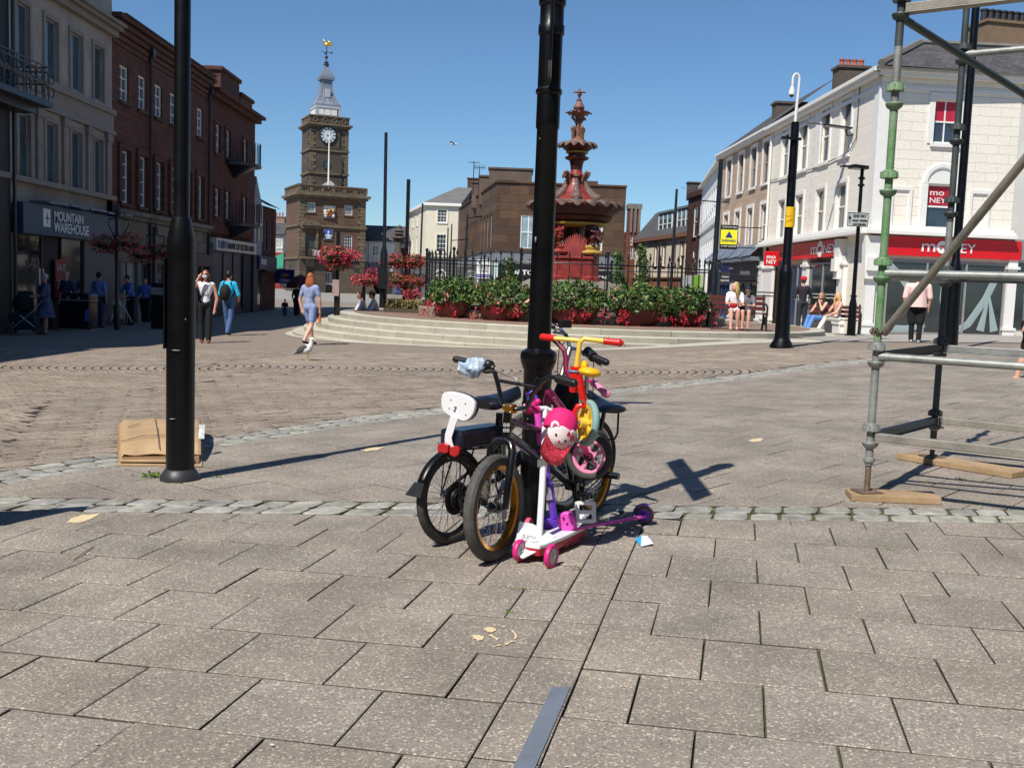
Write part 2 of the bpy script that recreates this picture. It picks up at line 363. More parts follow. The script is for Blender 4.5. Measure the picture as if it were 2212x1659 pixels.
def grid(ulo,uhi,v0,pitch,uph,du,rows,fj=J):
 for r in rows:
  va,vb=v0+r*pitch,v0+(r+1)*pitch;off=uph+(du/2 if r%2 else 0)
  k0=math.floor((ulo-off)/du);k=k0
  while off+k*du<uhi:
   ua,ub=max(ulo,off+k*du),min(uhi,off+(k+1)*du);k+=1
   if ub-ua<.03:continue
   j1=rnd.uniform(.7,1.5)*J*.9;j2=J*1.3
   q=[(ua+j1,va+j2),(ub-j1,va+j2),(ub-j1,vb-j2),(ua+j1,vb-j2)]
   poly=[uvp(a+rnd.uniform(-.0015,.0015),b+rnd.uniform(-.0015,.0015))for a,b in q]
   poly=clip(poly,0,1,5.665)
   slab(pv,poly,tintv(),dz=rnd.uniform(-.002,.0015))
grid(-7.2,-.65,2.575,.405,-.63,.414,range(-7,12))
grid(-.46,6.6,2.925,.403,-.26,.398,range(-8,12))
v=-.6
while v<6.4:
 q=[(-.65+J*.6,v+.004),(-.46-J*.5,v+.004),(-.46-J*.5,v+.396),(-.65+J*.6,v+.396)]
 slab(pv,clip([uvp(*p)for p in q],0,1,5.665),tintv(.05));v+=.4
KL=[(-5.2,3.0),(-4.55,4.1),(-3.9,5.22),(-3.24,6.39),(-2.6,7.55),(-1.9,8.75),(-1.16,9.9),(-.3,10.95),(.5,11.92),(1.36,12.82),(2.55,14.05),(4.31,15.8),(6.47,17.85),(8.6,19.6),(10.62,21.1),(13.2,22.9),(16,24.6)]
def cat(pts,n=8):
 out=[]
 for i in range(len(pts)-1):
  p0,p1,p2,p3=pts[max(i-1,0)],pts[i],pts[i+1],pts[min(i+2,len(pts)-1)]
  for j in range(n):
   t=j/n
   out.append(tuple(.5*(2*p1[k]+(p2[k]-p0[k])*t+(2*p0[k]-5*p1[k]+4*p2[k]-p3[k])*t*t+(3*p1[k]-p0[k]-3*p2[k]+p3[k])*t**3)for k in range(len(p1))))
 return out+[pts[-1]]
KC=cat(KL,10)
def kerb_side(x,y):
 """signed distance to the kerb line, positive on the road side, and the local line"""
 best=None
 for i in range(len(KC)-1):
  ax,ay=KC[i];bx,by=KC[i+1];dx,dy=bx-ax,by-ay;L=math.hypot(dx,dy)
  t=max(0,min(1,((x-ax)*dx+(y-ay)*dy)/(L*L)));d=math.hypot(x-ax-dx*t,y-ay-dy*t)
  if best is None or d<best[0]:
   nx,ny=-dy/L,dx/L;best=(d,(x-ax)*nx+(y-ay)*ny,nx,ny,nx*ax+ny*ay)
 return best
a48=math.radians(48.5);p1=(math.cos(a48),math.sin(a48));p2=(math.sin(a48),-math.cos(a48))
for r in range(-22,50):
 for k in range(-20,64):
  va=r*.43+.05;ua=k*.405+(.2 if r%2 else 0)+.07
  cx=p1[0]*(va+.21)+p2[0]*(ua+.2);cy=p1[1]*(va+.21)+p2[1]*(ua+.2)
  if cy<5.7 or cy>25 or cx<-5 or cx>15 or abs(cx)>cy*.62+1:continue
  ks=kerb_side(cx,cy)
  if ks[1]>.4:continue
  j1=rnd.uniform(.6,1.3)*J;q=[(va+.0045,ua+j1),(va+.4255,ua+j1),(va+.4255,ua+.405-j1),(va+.0045,ua+.405-j1)]
  poly=[(p1[0]*a+p2[0]*b,p1[1]*a+p2[1]*b)for a,b in q]
  poly=clip(poly,0,-1,-6.045)
  if poly and ks[1]>-.4:poly=clip(poly,ks[2],ks[3],ks[4]-.008)
  if len(poly)>2:slab(pv,poly,tintv(),dz=rnd.uniform(-.002,.0015))
build(pv,'paving_slabs',slab_m,kind='structure',smooth=0)
st=MB()
def sett(poly):
 g=rnd.uniform(.78,1.15);cx=sum(p[0]for p in poly)/len(poly);cy=sum(p[1]for p in poly)/len(poly)
 poly=[(p[0]+rnd.uniform(-.008,.008),p[1]+rnd.uniform(-.007,.007))for p in poly]
 poly2=[]
 for i,p in enumerate(poly):
  a=poly[i-1];b=poly[(i+1)%len(poly)];t=rnd.uniform(.1,.2)
  poly2+=[(p[0]+(a[0]-p[0])*t,p[1]+(a[1]-p[1])*t),(p[0]+(b[0]-p[0])*t,p[1]+(b[1]-p[1])*t)]
 slab(st,poly2,(g,g*rnd.uniform(.98,1.01),g*rnd.uniform(.95,1.02)),inset=.012,drop=.006,dz=rnd.uniform(-.003,.003),deep=.03)
for row in range(2):
 x=-7.0+row*.09;y0=5.675+row*.185
 while x<7.5:
  wd=rnd.uniform(.155,.235);sk=.05
  sett([(x+.009,y0+.008),(x+wd-.009,y0+.008),(x+wd-.009+sk,y0+.177),(x+.009+sk,y0+.177)]);x+=wd
def offp(i,d):
 a=KC[max(i-1,0)];b=KC[min(i+1,len(KC)-1)];dx,dy=b[0]-a[0],b[1]-a[1];L=math.hypot(dx,dy);return(KC[i][0]-dy/L*d,KC[i][1]+dx/L*d)
def along(d):
 pts=[offp(i,d)for i in range(len(KC))];ac=[0]
 for i in range(1,len(pts)):ac.append(ac[-1]+math.dist(pts[i],pts[i-1]))
 def f(s):
  for i in range(1,len(pts)):
   if ac[i]>=s:t=(s-ac[i-1])/(ac[i]-ac[i-1]);return(pts[i-1][0]+(pts[i][0]-pts[i-1][0])*t,pts[i-1][1]+(pts[i][1]-pts[i-1][1])*t)
  return pts[-1]
 return f,ac[-1]
for row in range(3):
 f0,L0=along(row*.15+.006);f1,L1=along(row*.15+.146);s=.05*row
 while s<L0-.3:
  wd=rnd.uniform(.16,.3);k=L1/L0
  sett([f0(s+.008),f0(s+wd-.008),f1((s+wd-.008)*k),f1((s+.008)*k)]);s+=wd
build(st,'granite_setts',sett_m,kind='structure',smooth=0)
rd=MB();rd_far_Y=20.4
def wave(Y,side):
 t=(Y-16.3)
 f=-(t*t)*.42 if abs(t)<1.5 else-(1.5*1.5*.42+(abs(t)-1.5)*1.05)
 return f*(1 if side>0 else-1)
for side in(1,-1):
 P=.14
 for c in range(-190,190):
  Y=3.2+(.1 if c%2 else 0);x0=c*P+(2.1 if side>0 else-2.6)
  while Y<rd_far_Y:
   ln=.2
   xm=x0+wave(Y+.1,side)
   reg=1 if xm>-4.6+.5*math.sin(Y)else-1
   if reg==side and-14<xm<14 and abs(xm)<Y*.6+1:
    ks=kerb_side(xm,Y+.1)if xm<12 else(9,9)
    if ks[1]>.5 and math.hypot(xm-1.6,Y-30.8)>8.7:
     a=x0+wave(Y+.004,side);b=x0+wave(Y+ln-.004,side)
     sl=abs(wave(Y+.2,side)-wave(Y,side))/.2
     g=.005+.004*rnd.random()if Y<14.6 else .015
     gy=.006+.006*rnd.random()
     t=tintv(.09,.03)
     if rnd.random()<.2:gy+=.015
     q=[(a+g,Y+gy),(a+P-g,Y+gy),(b+P-g,Y+ln-.002),(b+g,Y+ln-.002)]
     if Y<15.6:
      q2=[]
      for i,p in enumerate(q):
       a_=q[i-1];b_=q[(i+1)%4];h_=rnd.uniform(.014,.055)if rnd.random()<.7 else .006
       la,lb=math.dist(p,a_),math.dist(p,b_);q2+=[(p[0]+(a_[0]-p[0])*h_/la,p[1]+(a_[1]-p[1])*h_/la),(p[0]+(b_[0]-p[0])*h_/lb,p[1]+(b_[1]-p[1])*h_/lb)]
      q=q2
     slab(rd,q,t,inset=.006,drop=.003,dz=rnd.uniform(-.002,.002),deep=.02)
   Y+=ln
build(rd,'road_pavers',brick_m,kind='structure',smooth=0)
def sheet(name,x0,x1,y0,y1,nx,ny,m,off=0.,test=None,kind='structure',bump=0):
 mb=MB();vs=[];fs=[]
 for j in range(ny+1):
  for i in range(nx+1):
   x=x0+(x1-x0)*i/nx;t=j/ny;y=y0+(y1-y0)*t;vs.append((x,y,gz(x,y)+off))
 for j in range(ny):
  for i in range(nx):
   cx=x0+(x1-x0)*(i+.5)/nx;cy=y0+(y1-y0)*(j+.5)/ny
   if test is None or test(cx,cy):fs.append((j*(nx+1)+i,j*(nx+1)+i+1,(j+1)*(nx+1)+i+1,(j+1)*(nx+1)+i))
 mb.add(vs,fs);return build(mb,name,m,kind=kind,smooth=60)
sheet('ground',-45,45,-12,20.4,120,90,joint_m,-.017)
sheet('road_bed',-16,16,3,20.4,110,100,mat('dirt_fill',srgb('332c25'),.95,.3,8),-.0055,lambda x,y:kerb_side(x,y)[1]>.42 if abs(x)<14 else y>19)
roadfar_m=blockmat('road_far',(1,0),srgb('978a7c'),srgb('8b7e71'),srgb('655a50'),.21,.14,mort=.006,stain=.12,staincol=srgb('6a6058'),var=.35,bump=.003)
for nd in roadfar_m.node_tree.nodes:
 if nd.type=='COMBXYZ':
  sx=[q for q in roadfar_m.node_tree.nodes if q.type=='SEPXYZ'][0]
  roadfar_m.node_tree.links.new(sx.outputs[0],nd.inputs[0]);roadfar_m.node_tree.links.new(sx.outputs[1],nd.inputs[1])
sheet('ground_far',-60,60,20.4,75,150,90,roadfar_m,-.003)
pink_m=roadfar_m.copy();
for nd in pink_m.node_tree.nodes:
 if nd.type=='TEX_BRICK':nd.inputs['Color1'].default_value=(*srgb('97806f'),1);nd.inputs['Color2'].default_value=(*srgb('8b7465'),1)
light_m=mat('plainstones',srgb('8f8c84'),.8,.2,1.3,bump=.004)
def pinkzone(x,y):return True
sheet('square_paving',-16,4,44,75,40,60,pink_m,.002,lambda x,y:x>-9.4+.0*y)
sheet('plainstones',-45,30,75,160,60,40,light_m,-.002)
far_m=mat('far_land',srgb('6e6b62'),.9,.2,.05)
mb=MB();mb.add([(-400,160,-.6),(400,160,-.6),(400,900,-.6),(-400,900,-.6)],[(0,1,2,3)]);build(mb,'far_ground',far_m,kind='structure',smooth=0)
mb=MB();mb.add([(-400,-300,-.7),(400,-300,-.7),(400,160,-.7),(-400,160,-.7)],[(0,1,2,3)]);build(mb,'lower_ground',far_m,kind='structure',smooth=0)
PC=(1.95,30.8);stone_m=mat('step_granite',srgb('bab5a6'),.8,.14,3.5,bump=.008,attr=True,fine=90,bscale=45)
sp=MB()
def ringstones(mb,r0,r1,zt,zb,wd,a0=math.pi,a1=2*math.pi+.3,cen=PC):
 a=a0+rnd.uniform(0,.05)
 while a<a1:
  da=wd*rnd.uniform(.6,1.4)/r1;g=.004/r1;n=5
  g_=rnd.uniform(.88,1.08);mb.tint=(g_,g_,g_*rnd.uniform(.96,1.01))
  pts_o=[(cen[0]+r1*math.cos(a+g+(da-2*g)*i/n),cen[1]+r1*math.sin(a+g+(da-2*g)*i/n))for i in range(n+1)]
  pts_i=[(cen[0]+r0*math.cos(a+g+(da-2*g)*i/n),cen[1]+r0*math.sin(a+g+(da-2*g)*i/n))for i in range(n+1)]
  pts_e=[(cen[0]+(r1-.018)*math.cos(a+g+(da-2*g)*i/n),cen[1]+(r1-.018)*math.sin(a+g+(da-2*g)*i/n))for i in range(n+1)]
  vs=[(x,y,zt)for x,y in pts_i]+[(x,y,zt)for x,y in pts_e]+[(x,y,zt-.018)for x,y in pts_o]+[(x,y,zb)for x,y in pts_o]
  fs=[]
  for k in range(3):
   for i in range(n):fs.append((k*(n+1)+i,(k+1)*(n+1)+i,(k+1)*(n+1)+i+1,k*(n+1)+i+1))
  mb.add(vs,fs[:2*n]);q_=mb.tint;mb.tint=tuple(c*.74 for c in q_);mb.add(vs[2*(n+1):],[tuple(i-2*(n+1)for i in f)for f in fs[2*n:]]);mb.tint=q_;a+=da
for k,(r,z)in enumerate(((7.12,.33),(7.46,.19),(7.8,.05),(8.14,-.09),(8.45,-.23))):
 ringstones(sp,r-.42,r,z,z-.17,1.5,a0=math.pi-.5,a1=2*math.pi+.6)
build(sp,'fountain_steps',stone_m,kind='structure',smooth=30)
ap=MB();n=90
for i in range(n):
 a0,a1=math.pi-.25+i*(math.pi+.55)/n,math.pi-.25+(i+1)*(math.pi+.55)/n
 def rr(a):t=ss((a-4.5)/1.4);return 8.3+.35+t*.9,8.05-.55*t
 q=[]
 for a,o in((a0,1),(a0,0),(a1,0),(a1,1)):
  r=rr(a)[0]if o==0 else rr(a)[1];x,y=PC[0]+r*math.cos(a),PC[1]+r*math.sin(a);q.append((x,y,gz(x,y)+.004))
 t=.95 if(i//4)%2 else 1.0;ap.tint=(t,t,t*.99);ap.add(q,[(0,1,2,3)])
build(ap,'stone_apron',stone_m,kind='structure',smooth=0)
tp=MB();tp.add([(PC[0]+6.72*math.cos(2*math.pi*i/90),PC[1]+6.72*math.sin(2*math.pi*i/90),.334)for i in range(90)],[tuple(range(90))]);plaza_m=pink_m
build(tp,'plaza_paving',pink_m,kind='structure',smooth=0)
ke=MB();pr=None
for px,py in((1560,738),(1700,749.5),(1830,752),(1938,747),(2000,745),(2212,748),(2300,750)):
 pass
pave2=MB()
for i in range(40):
 x0,x1=7.2+i*.5,7.2+(i+1)*.5
 def y0f(x):return 23.4+(x-7.2)*.10
 for j in range(30):
  ya,yb=j*.5,(j+1)*.5;t=tintv(.04);pave2.tint=t
  q=[(x,y0f(x)+y,gz(x,y0f(x)+y)+.012)for x,y in((x0+.004,ya+.004),(x1-.004,ya+.004),(x1-.004,yb-.004),(x0+.004,yb-.004))]
  pave2.add(q,[(0,1,2,3)])
build(pave2,'shop_pavement',mat('shop_paving',srgb('a09a90'),.8,.15,3,attr=True,bump=.003),kind='structure',smooth=0)
white_p=mat('white_paint',srgb('e6e4de'),.55,.05,5)
glass_d=glassmat('window_glass',(.03,.045,.06));glass_b=glassmat('sky_glass',(.05,.09,.11));shopglass=glassmat('shop_glass',(.022,.028,.03),.03)
slate_m=blockmat('slates',(1,0),srgb('5a5759'),srgb('48464a'),srgb('2b2a2c'),.3,.2,mort=.01,stain=.35,staincol=srgb('77776a'))
lead_m=mat('lead',srgb('7d8490'),.5,.12,3,metal=.3,bump=.004)
black_iron=mat('black_iron',srgb('17181c'),.35,.3,8,coat=.3,bump=.0006)
redpot=mat('chimney_clay',srgb('a5563c'),.8,.2,4)
def body(F,mb,u0,u1,v0,v1,depth,d0=-.18):
 F.box(mb,u0+.003,u1-.003,v0,v1-.004,-depth,d0)
def stack(name_parent,mb_m,pot_m,c,dx,dy,z0,z1,npot,rz=0,pr=.13,ph=.55,label=None):
 mb=MB();mb.box((c[0],c[1],(z0+z1)/2),(dx,dy,z1-z0),rz);mb.box((c[0],c[1],z1+.06),(dx+.16,dy+.16,.12),rz)
 o=build(mb,'chimney',mb_m,name_parent,smooth=0)
 for i in range(npot):
  t=(i+.5)/npot-.5;p=MB();x=c[0]+math.cos(rz)*dx*t*.86;y=c[1]+math.sin(rz)*dx*t*.86
  p.lathe([(pr*1.1,0),(pr*1.1,.06),(pr*.9,.1),(pr*.85,ph-.1),(pr*1.05,ph-.07),(pr*1.05,ph),(pr*.7,ph),(pr*.7,ph-.1)],14,(x,y,z1+.12))
  build(p,'chimney_pot',pot_m,o)
 return o
FL=Fac((-13.5,20),(-13.5,60))
eL=(0,1)
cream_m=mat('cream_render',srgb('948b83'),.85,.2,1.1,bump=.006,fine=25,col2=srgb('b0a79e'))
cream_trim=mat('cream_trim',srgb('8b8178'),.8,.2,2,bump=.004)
brickL=blockmat('red_sandstone',eL,srgb('70493d'),srgb('5f4036'),srgb('4b3830'),.5,.16,mort=.008,stain=.5,staincol=srgb('4a2f28'))
brownst=blockmat('brown_stone',eL,srgb('65503f'),srgb('574537'),srgb('3f3228'),.55,.28,mort=.01,stain=.5,staincol=srgb('352a22'))
darkst=mat('shop_front_dark',srgb('23252b'),.4,.2,3)
sandstone_d=blockmat('sandstone_band',eL,srgb('8a8272'),srgb('766e60'),srgb('5a5347'),.8,.45,mort=.012,stain=.3,staincol=srgb('4a443a'))
u34=FL.uv(242,300)[0]
B=thing('building','pale cream rendered building with tall windows above the teal outdoor shop sign','building',(-13.5,27,gz(-13.5,27)))
z0=-1.2
wins=[rect(FL,*q)for q in((33.6,2,63,146),(96,32,124,175),(152,68,177,202),(202,98,223,227),(37.5,237,65,386),(98,260,123,399),(153,283,176,413),(203,301,221,424))]
vt=max(w_[3]for w_ in wins[:4]);vb=min(w_[2]for w_ in wins[:4])
vt1=sum(w_[3]for w_ in wins[1:4])/3;vb1=sum(w_[2]for w_ in wins[1:4])/3;vt2=sum(w_[3]for w_ in wins[4:])/4;vb2=sum(w_[2]for w_ in wins[4:])/4
wins=[(a,b,vb1,vt1)for a,b,c,d in wins[:4]]+[(a,b,vb2,vt2)for a,b,c,d in wins[4:]]
att=[]
for i in range(4):
 uc=(wins[i][0]+wins[i][1])/2;att.append((uc-.45,uc+.45,vt1+2.2,vt1+3.6))
vcor=FL.uv(242,62)[1];vsg=FL.uv(240,434)[1]
uA=2.0
m=MB();FL.wall(m,uA,u34,vsg,vcor+4.2,wins+att);body(FL,m,uA,u34,z0,vcor+4.18,9)
build(m,'wall',cream_m,B,smooth=0)
m=MB();FL.box(m,uA,u34+.02,vcor-.3,vcor-.12,0,.22);FL.box(m,uA,u34+.02,vcor-.12,vcor,0,.38);FL.box(m,uA,u34+.02,vcor,vcor+.1,0,.5);build(m,'cornice',cream_trim,B,smooth=0)
vs_=FL.uv(240,243)[1]
m=MB();FL.box(m,uA,u34+.01,vs_-.62,vs_-.1,0,.06);FL.box(m,uA,u34+.01,vs_-.1,vs_+.06,0,.16);FL.box(m,uA,u34+.01,vs_-.74,vs_-.62,0,.14)
vs2=FL.uv(233,429)[1];FL.box(m,uA,u34+.01,vs2-.05,vs2+.1,0,.16);build(m,'string_course',cream_trim,B,smooth=0)
for a,b in zip([w_[1]for w_ in wins[4:]],[w_[0]for w_ in wins[5:]]+[u34]):
 m=MB();uc=(a+b)/2;FL.box(m,uc-.17,uc+.17,vs2+.1,vs_-.74,0,.09);FL.box(m,uc-.21,uc+.21,vs_-1.0,vs_-.76,0,.13);build(m,'pilaster',cream_trim,B,smooth=0)
greyframe=mat('grey_frame',srgb('8d8c8a'),.5,.1,4)
for w_ in wins:window(FL,w_,B,glass_b,greyframe,nx=1,ny=1,fw=.05,surround=cream_trim,sw=.13,sd=.06)
for w_ in att:window(FL,w_,B,glass_b,greyframe,nx=1,ny=1,sill=cream_trim)
teal=mat('teal_fascia',srgb('33475c'),.45,.08,2)
sg=[FL.uv(26,434),FL.uv(26,504),FL.uv(240,527),FL.uv(240,470)]
vS0,vS1=FL.uv(212,522)[1],FL.uv(212,466)[1];uS0,uS1=FL.uv(26,450)[0],FL.uv(243,480)[0]
m=MB();FL.box(m,uS0,uS1,vS0,vS1,0,.3);FS=build(m,'fascia_sign',teal,B,smooth=0)
m=MB()
for i in range(9):
 a=uS0+1+(uS1-uS0-.6)*i/9;FL.box(m,a,a+(uS1-uS0-1)/9-.01,vS1+.05+.012*(i%3),vS1+.11+.012*(i%3),0,.55-.03*(i%2))
build(m,'awning_box',mat('awning_grey',srgb('6d7684'),.5,.3,3),B,smooth=0)
lw=mat('sign_white',srgb('e8e8e4'),.4,.03,5)
FLs=Fac((-13.5+.3,20),(-13.5+.3,60))
m=MB();a=FLs.uv(93,452);b=FLs.uv(108,491);FLs.box(m,a[0],b[0],b[1],a[1]+.02,.002,.02);lg=build(m,'logo_panel',lw,FS,smooth=0,bevel=.03)
m=MB();cu,cv=(a[0]+b[0])/2,(a[1]+b[1])/2;R1=(a[1]-b[1])*.32;R2=(b[0]-a[0])*.4
pts=[]
for i in range(8):
 an=math.pi/4*i+math.pi/2;r=(R1 if i%4==0 else R2)if i%2==0 else R2*.22;pts.append((cu+r*math.cos(an),cv+r*math.sin(an)))
FLs.poly(m,pts,.021,.03);build(m,'star',teal,lg,smooth=0)
FLs.txt('MOUNTAIN',116,455,178,476,lw,FS,d=.02,bold=.012);FLs.txt('WAREHOUSE',115,479,190,501,lw,FS,d=.02,bold=.012)
zg=-.95
def shopwin(x0,x1,v0,v1,parent,frame=None,label=None,n=1,F=FL,g=None,name='shop_window'):
 a,b=F.uv(x0,600)[0],F.uv(x1,600)[0];a,b=min(a,b),max(a,b)
 m=MB();F.box(m,a,b,v0,v1,.01,.03);o=build(m,name,g or shopglass,parent,smooth=0,label=label)
 f=MB()
 for i in range(n+1):u=a+(b-a)*i/n;F.box(f,u-.03,u+.03,v0,v1,.031,.07)
 F.box(f,a,b,v0-.05,v0+.03,.031,.075);F.box(f,a,b,v1-.04,v1+.02,.031,.075);build(f,'frame',frame or darkst,o,smooth=0);return o
pil=mat('shop_pier',srgb('6f6763'),.7,.2,2,bump=.003)
for x0,x1 in((14,24),(176,243)):
 m=MB();a,b=FL.uv(x0,600)[0],FL.uv(x1,600)[0];FL.box(m,a,b,z0,vS0,0,.1);FL.box(m,a-.02,b+.02,z0,zg+.7,.1,.14);build(m,'pier',pil,B,smooth=0)
shopwin(24,86,zg+.55,vS0,B);m=MB();FL.box(m,FL.uv(24,600)[0],FL.uv(86,600)[0],z0,zg+.5,0,.08);build(m,'stall_riser',pil,B,smooth=0)
m=MB();FL.box(m,FL.uv(86,600)[0],FL.uv(128,600)[0],z0,vS0,.002,.012);build(m,'doorway',mat('dark_opening',(.006,.006,.008),.6),B,smooth=0)
shopwin(128,175,zg+.3,vS0,B,n=1);m=MB();FL.box(m,FL.uv(128,600)[0],FL.uv(175,600)[0],z0,zg+.26,0,.06);build(m,'stall_riser',darkst,B,smooth=0)
m=MB();r=rect(FL,110,560,131,645);FL.box(m,r[0],r[1],r[2],r[3],.1,.13);sb_=build(m,'sale_banner',mat('sale_red',srgb('8e2228'),.5,.08,3),B,smooth=0)
salew=mat('sale_text',srgb('b8b4b0'),.5)
FL.txt('SALE',111.5,570,130,584,salew,sb_,d=.015,off=.13);FL.txt('70',113,604,127,624,salew,sb_,d=.015,off=.13)
sw_=[c for c in bpy.data.objects if c.name.startswith('shop_window')][0]
FL.txt('SALE',53,561,83,576,mat('etched',srgb('6b6b68'),.6),sw_,d=.01,off=.04)
m=MB();FL.box(m,*rect(FL,80,580,92,616),.04,.05);build(m,'price_poster',salew,sw_,smooth=0)
DB=thing('building','dark shop frontage with a lacy iron balcony at the left edge of the square','building',(-12.1,20,gz(-12,20)))
ud=FL.uv(14,500)[0]
m=MB();FL.box(m,-6,ud,z0,12,-8,.12);build(m,'wall',mat('near_dark_wall',srgb('201f21'),.6,.2,2),DB,smooth=0)
bal=MB();r=rect(FL,-70,128,52,228);v0,v1=FL.uv(40,222)[1],FL.uv(40,150)[1]
ub0,ub1=ud-4,FL.uv(40,190)[0]-.3;dpt=.95
for v in(v0,v1,v1-.12,(v0+v1)/2):
 bal.tube([FL.p(ub0,v,dpt),FL.p(ub1,v,dpt),FL.p(ub1,v,.05)],.022,6)
k=0;u=ub0
while u<ub1:
 bal.tube([FL.p(u,v0,dpt),FL.p(u,v1,dpt)],.016,6)
 for s_ in(-1,1):bal.torus(FL.p(u+.17,(v0+v1)/2+s_*(v1-v0)*.2,dpt),FL.n,(v1-v0)*.16,.014,16,5)
 u+=.34
for i in range(4):bal.tube([FL.p(ub1,v0,dpt*(i+.5)/4),FL.p(ub1,v1,dpt*(i+.5)/4)],.016,6)
build(bal,'balcony_railing',black_iron,DB)
m=MB();FL.box(m,ub0-.1,ub1+.06,v0-.16,v0-.02,.1,dpt+.08);FL.box(m,ub0,ub1-.1,v0-.34,v0-.16,.1,dpt-.3);build(m,'balcony_slab',darkst,DB,smooth=0)
m=MB();m.tube([FL.p(ud+.05,z0,.2),FL.p(ud+.05,11,.2)],.05,8);build(m,'drainpipe',black_iron,DB)
B=thing('building','long red sandstone building with white paned sash windows in two rows','building',(-13.5,39,gz(-13.5,39)))
u45=FL.uv(449,300)[0];vtop=FL.uv(243,30)[1];vfl=FL.uv(240,449)[1]
ra=[rect(FL,*q)for q in((261,135,276,221),(299,162,312,241),(337,184,348,261),(368,204,377,277),(425,243,432,308))]
rb=[rect(FL,*q)for q in((260,320,274,438),(299,336,310,448),(336,351,347,458),(367,362,375,468),(425,389,432,480))]
va0=sum(r[2]for r in ra[:3])/3;va1=sum(r[3]for r in ra[:3])/3;vb0=sum(r[2]for r in rb[:3])/3;vb1=sum(r[3]for r in rb[:3])/3
ww=.8
us=[(r[0]+r[1])/2 for r in ra[:3]];du=(us[2]-us[0])/2;us=[us[0]+du*i for i in range(6)];us=[u for u in us if u<u45-.5]
W1=[(u-ww/2,u+ww/2,va0,va1)for u in us];W2=[(u-ww/2,u+ww/2,vb0,vb1)for u in us]
m=MB();FL.wall(m,u34+.002,u45,vfl,vtop,W1+W2);body(FL,m,u34,u45,z0,vtop,9);build(m,'wall',brickL,B,smooth=0)
for w_ in W1:window(FL,w_,B,glass_b,white_p,sill=brownst,nx=2,ny=3,fw=.07,bar=.04,meet=False)
for w_ in W2:window(FL,w_,B,glass_d,white_p,sill=brownst,nx=2,ny=4,fw=.07,bar=.04,meet=False,surround=brickL,sw=.22,sd=.12)
m=MB()
for i,(a,d)in enumerate(((-.9,.05),(-.72,.1),(-.5,.14),(-.3,.2),(-.1,.32))):FL.box(m,u34+.002,u45,vtop+a,vtop+a+.16,0,d)
build(m,'cornice',brickL,B,smooth=0)
m=MB();FL.box(m,u34+.3,u45,vtop+.05,vtop+.1,-8,.38);build(m,'roof',slate_m,B,smooth=0)
for x in(u34+(us[1]-us[0])*1.95,u45-.15):
 m=MB();m.tube([FL.p(x,z0,.12),FL.p(x,vtop-.5,.12)],.055,8);FL.box(m,x-.14,x+.14,vtop-.7,vtop-.4,.02,.26);build(m,'drainpipe',mat('pipe_brown',srgb('2c2220'),.5),B)
m=MB();FL.box(m,u34+.002,u45,vfl-.15,vfl,0,.3);FL.box(m,u34+.002,u45,vfl-.3,vfl-.15,0,.15);FL.box(m,u34+.002,u45,vfl-1.25,vfl-.3,0,.05);build(m,'sandstone_band',sandstone_d,B,smooth=0)
vsh=vfl-1.25
m=MB()
for i in range(6):m=MB();FL.box(m,u34+.3+i*1.6,u34+.62+i*1.6,z0,vsh,0,.16);build(m,'shop_pier',mat('pier_pale',srgb('6e6a68'),.7,.15,3),B,smooth=0)
pale_in=mat('lit_window_dressing',srgb('8e9488'),.5,.2,2)
k=0
for a,b in((249,290),(292,330),(332,372),(410,428),(431,447)):
 o=shopwin(a,b,zg+.45,vsh-.5,B,n=2,g=pale_in if k==0 else None);k+=1
m=MB();FL.box(m,u34+.01,u45-.01,vsh-.5,vsh,.002,.2);FS=build(m,'shop_fascia',darkst,B,smooth=0)
m=MB();FL.box(m,u34+.01,u45-.01,z0,zg+.4,.002,.1);build(m,'stall_riser',darkst,B,smooth=0)
B=thing('building','dark stone bank building with bowed iron balconies and a battlemented parapet','bank',(-13.5,49,gz(-13.5,49)))
u52=FL.uv(551,300)[0];vt=FL.uv(555,262)[1];vbk0,vbk1=FL.uv(497,548)[1],FL.uv(497,522)[1]
ra=[rect(FL,*q)for q in((466,264,473,328),(488,284,496,349),(527,297,531,345),(465,404,471,465),(486,416,494,478),(527,430,531,480))]
uu=[(r[0]+r[1])/2 for r in ra];va=sum(r[2]for r in ra[:2])/2;vb=sum(r[3]for r in ra[:2])/2;vc=sum(r[2]for r in ra[3:5])/2;vd=sum(r[3]for r in ra[3:5])/2
W=[(u-.38,u+.38,va,vb)for u in uu[:3]]+[(u-.38,u+.38,vc,vd)for u in uu[:3]]
bankst=blockmat('bank_stone',eL,srgb('664439'),srgb('59392f'),srgb('45302a'),.7,.3,mort=.01,stain=.5,staincol=srgb('3a2a25'))
m=MB();FL.wall(m,u45+.002,u52,vbk1+.3,vt,W);body(FL,m,u45,u52,z0,vt,9);build(m,'wall',bankst,B,smooth=0)
for w_ in W:window(FL,w_,B,glass_d,white_p,sill=brownst,nx=1,ny=3,fw=.07,bar=.05,meet=False,surround=bankst)
m=MB();FL.box(m,u45,u52+.1,vt-.2,vt,0,.3);FL.box(m,u45,u52+.2,vt,vt+.15,-.3,.5);build(m,'cornice',bankst,B,smooth=0)
m=MB()
for(x0,y0,x1,y1)in((411,149,463,181),(477,152,517,205),(520,208,545,235)):
 Fb=Fac((-14.6,20),(-14.6,60));r=rect(Fb,x0,y0,x1,y1);Fb.box(m,r[0],r[1],vt-.3,r[3],-1.6,0);Fb.box(m,r[0]-.1,r[1]+.1,r[3],r[3]+.18,-1.7,.1)
build(m,'parapet',bankst,B,smooth=0)
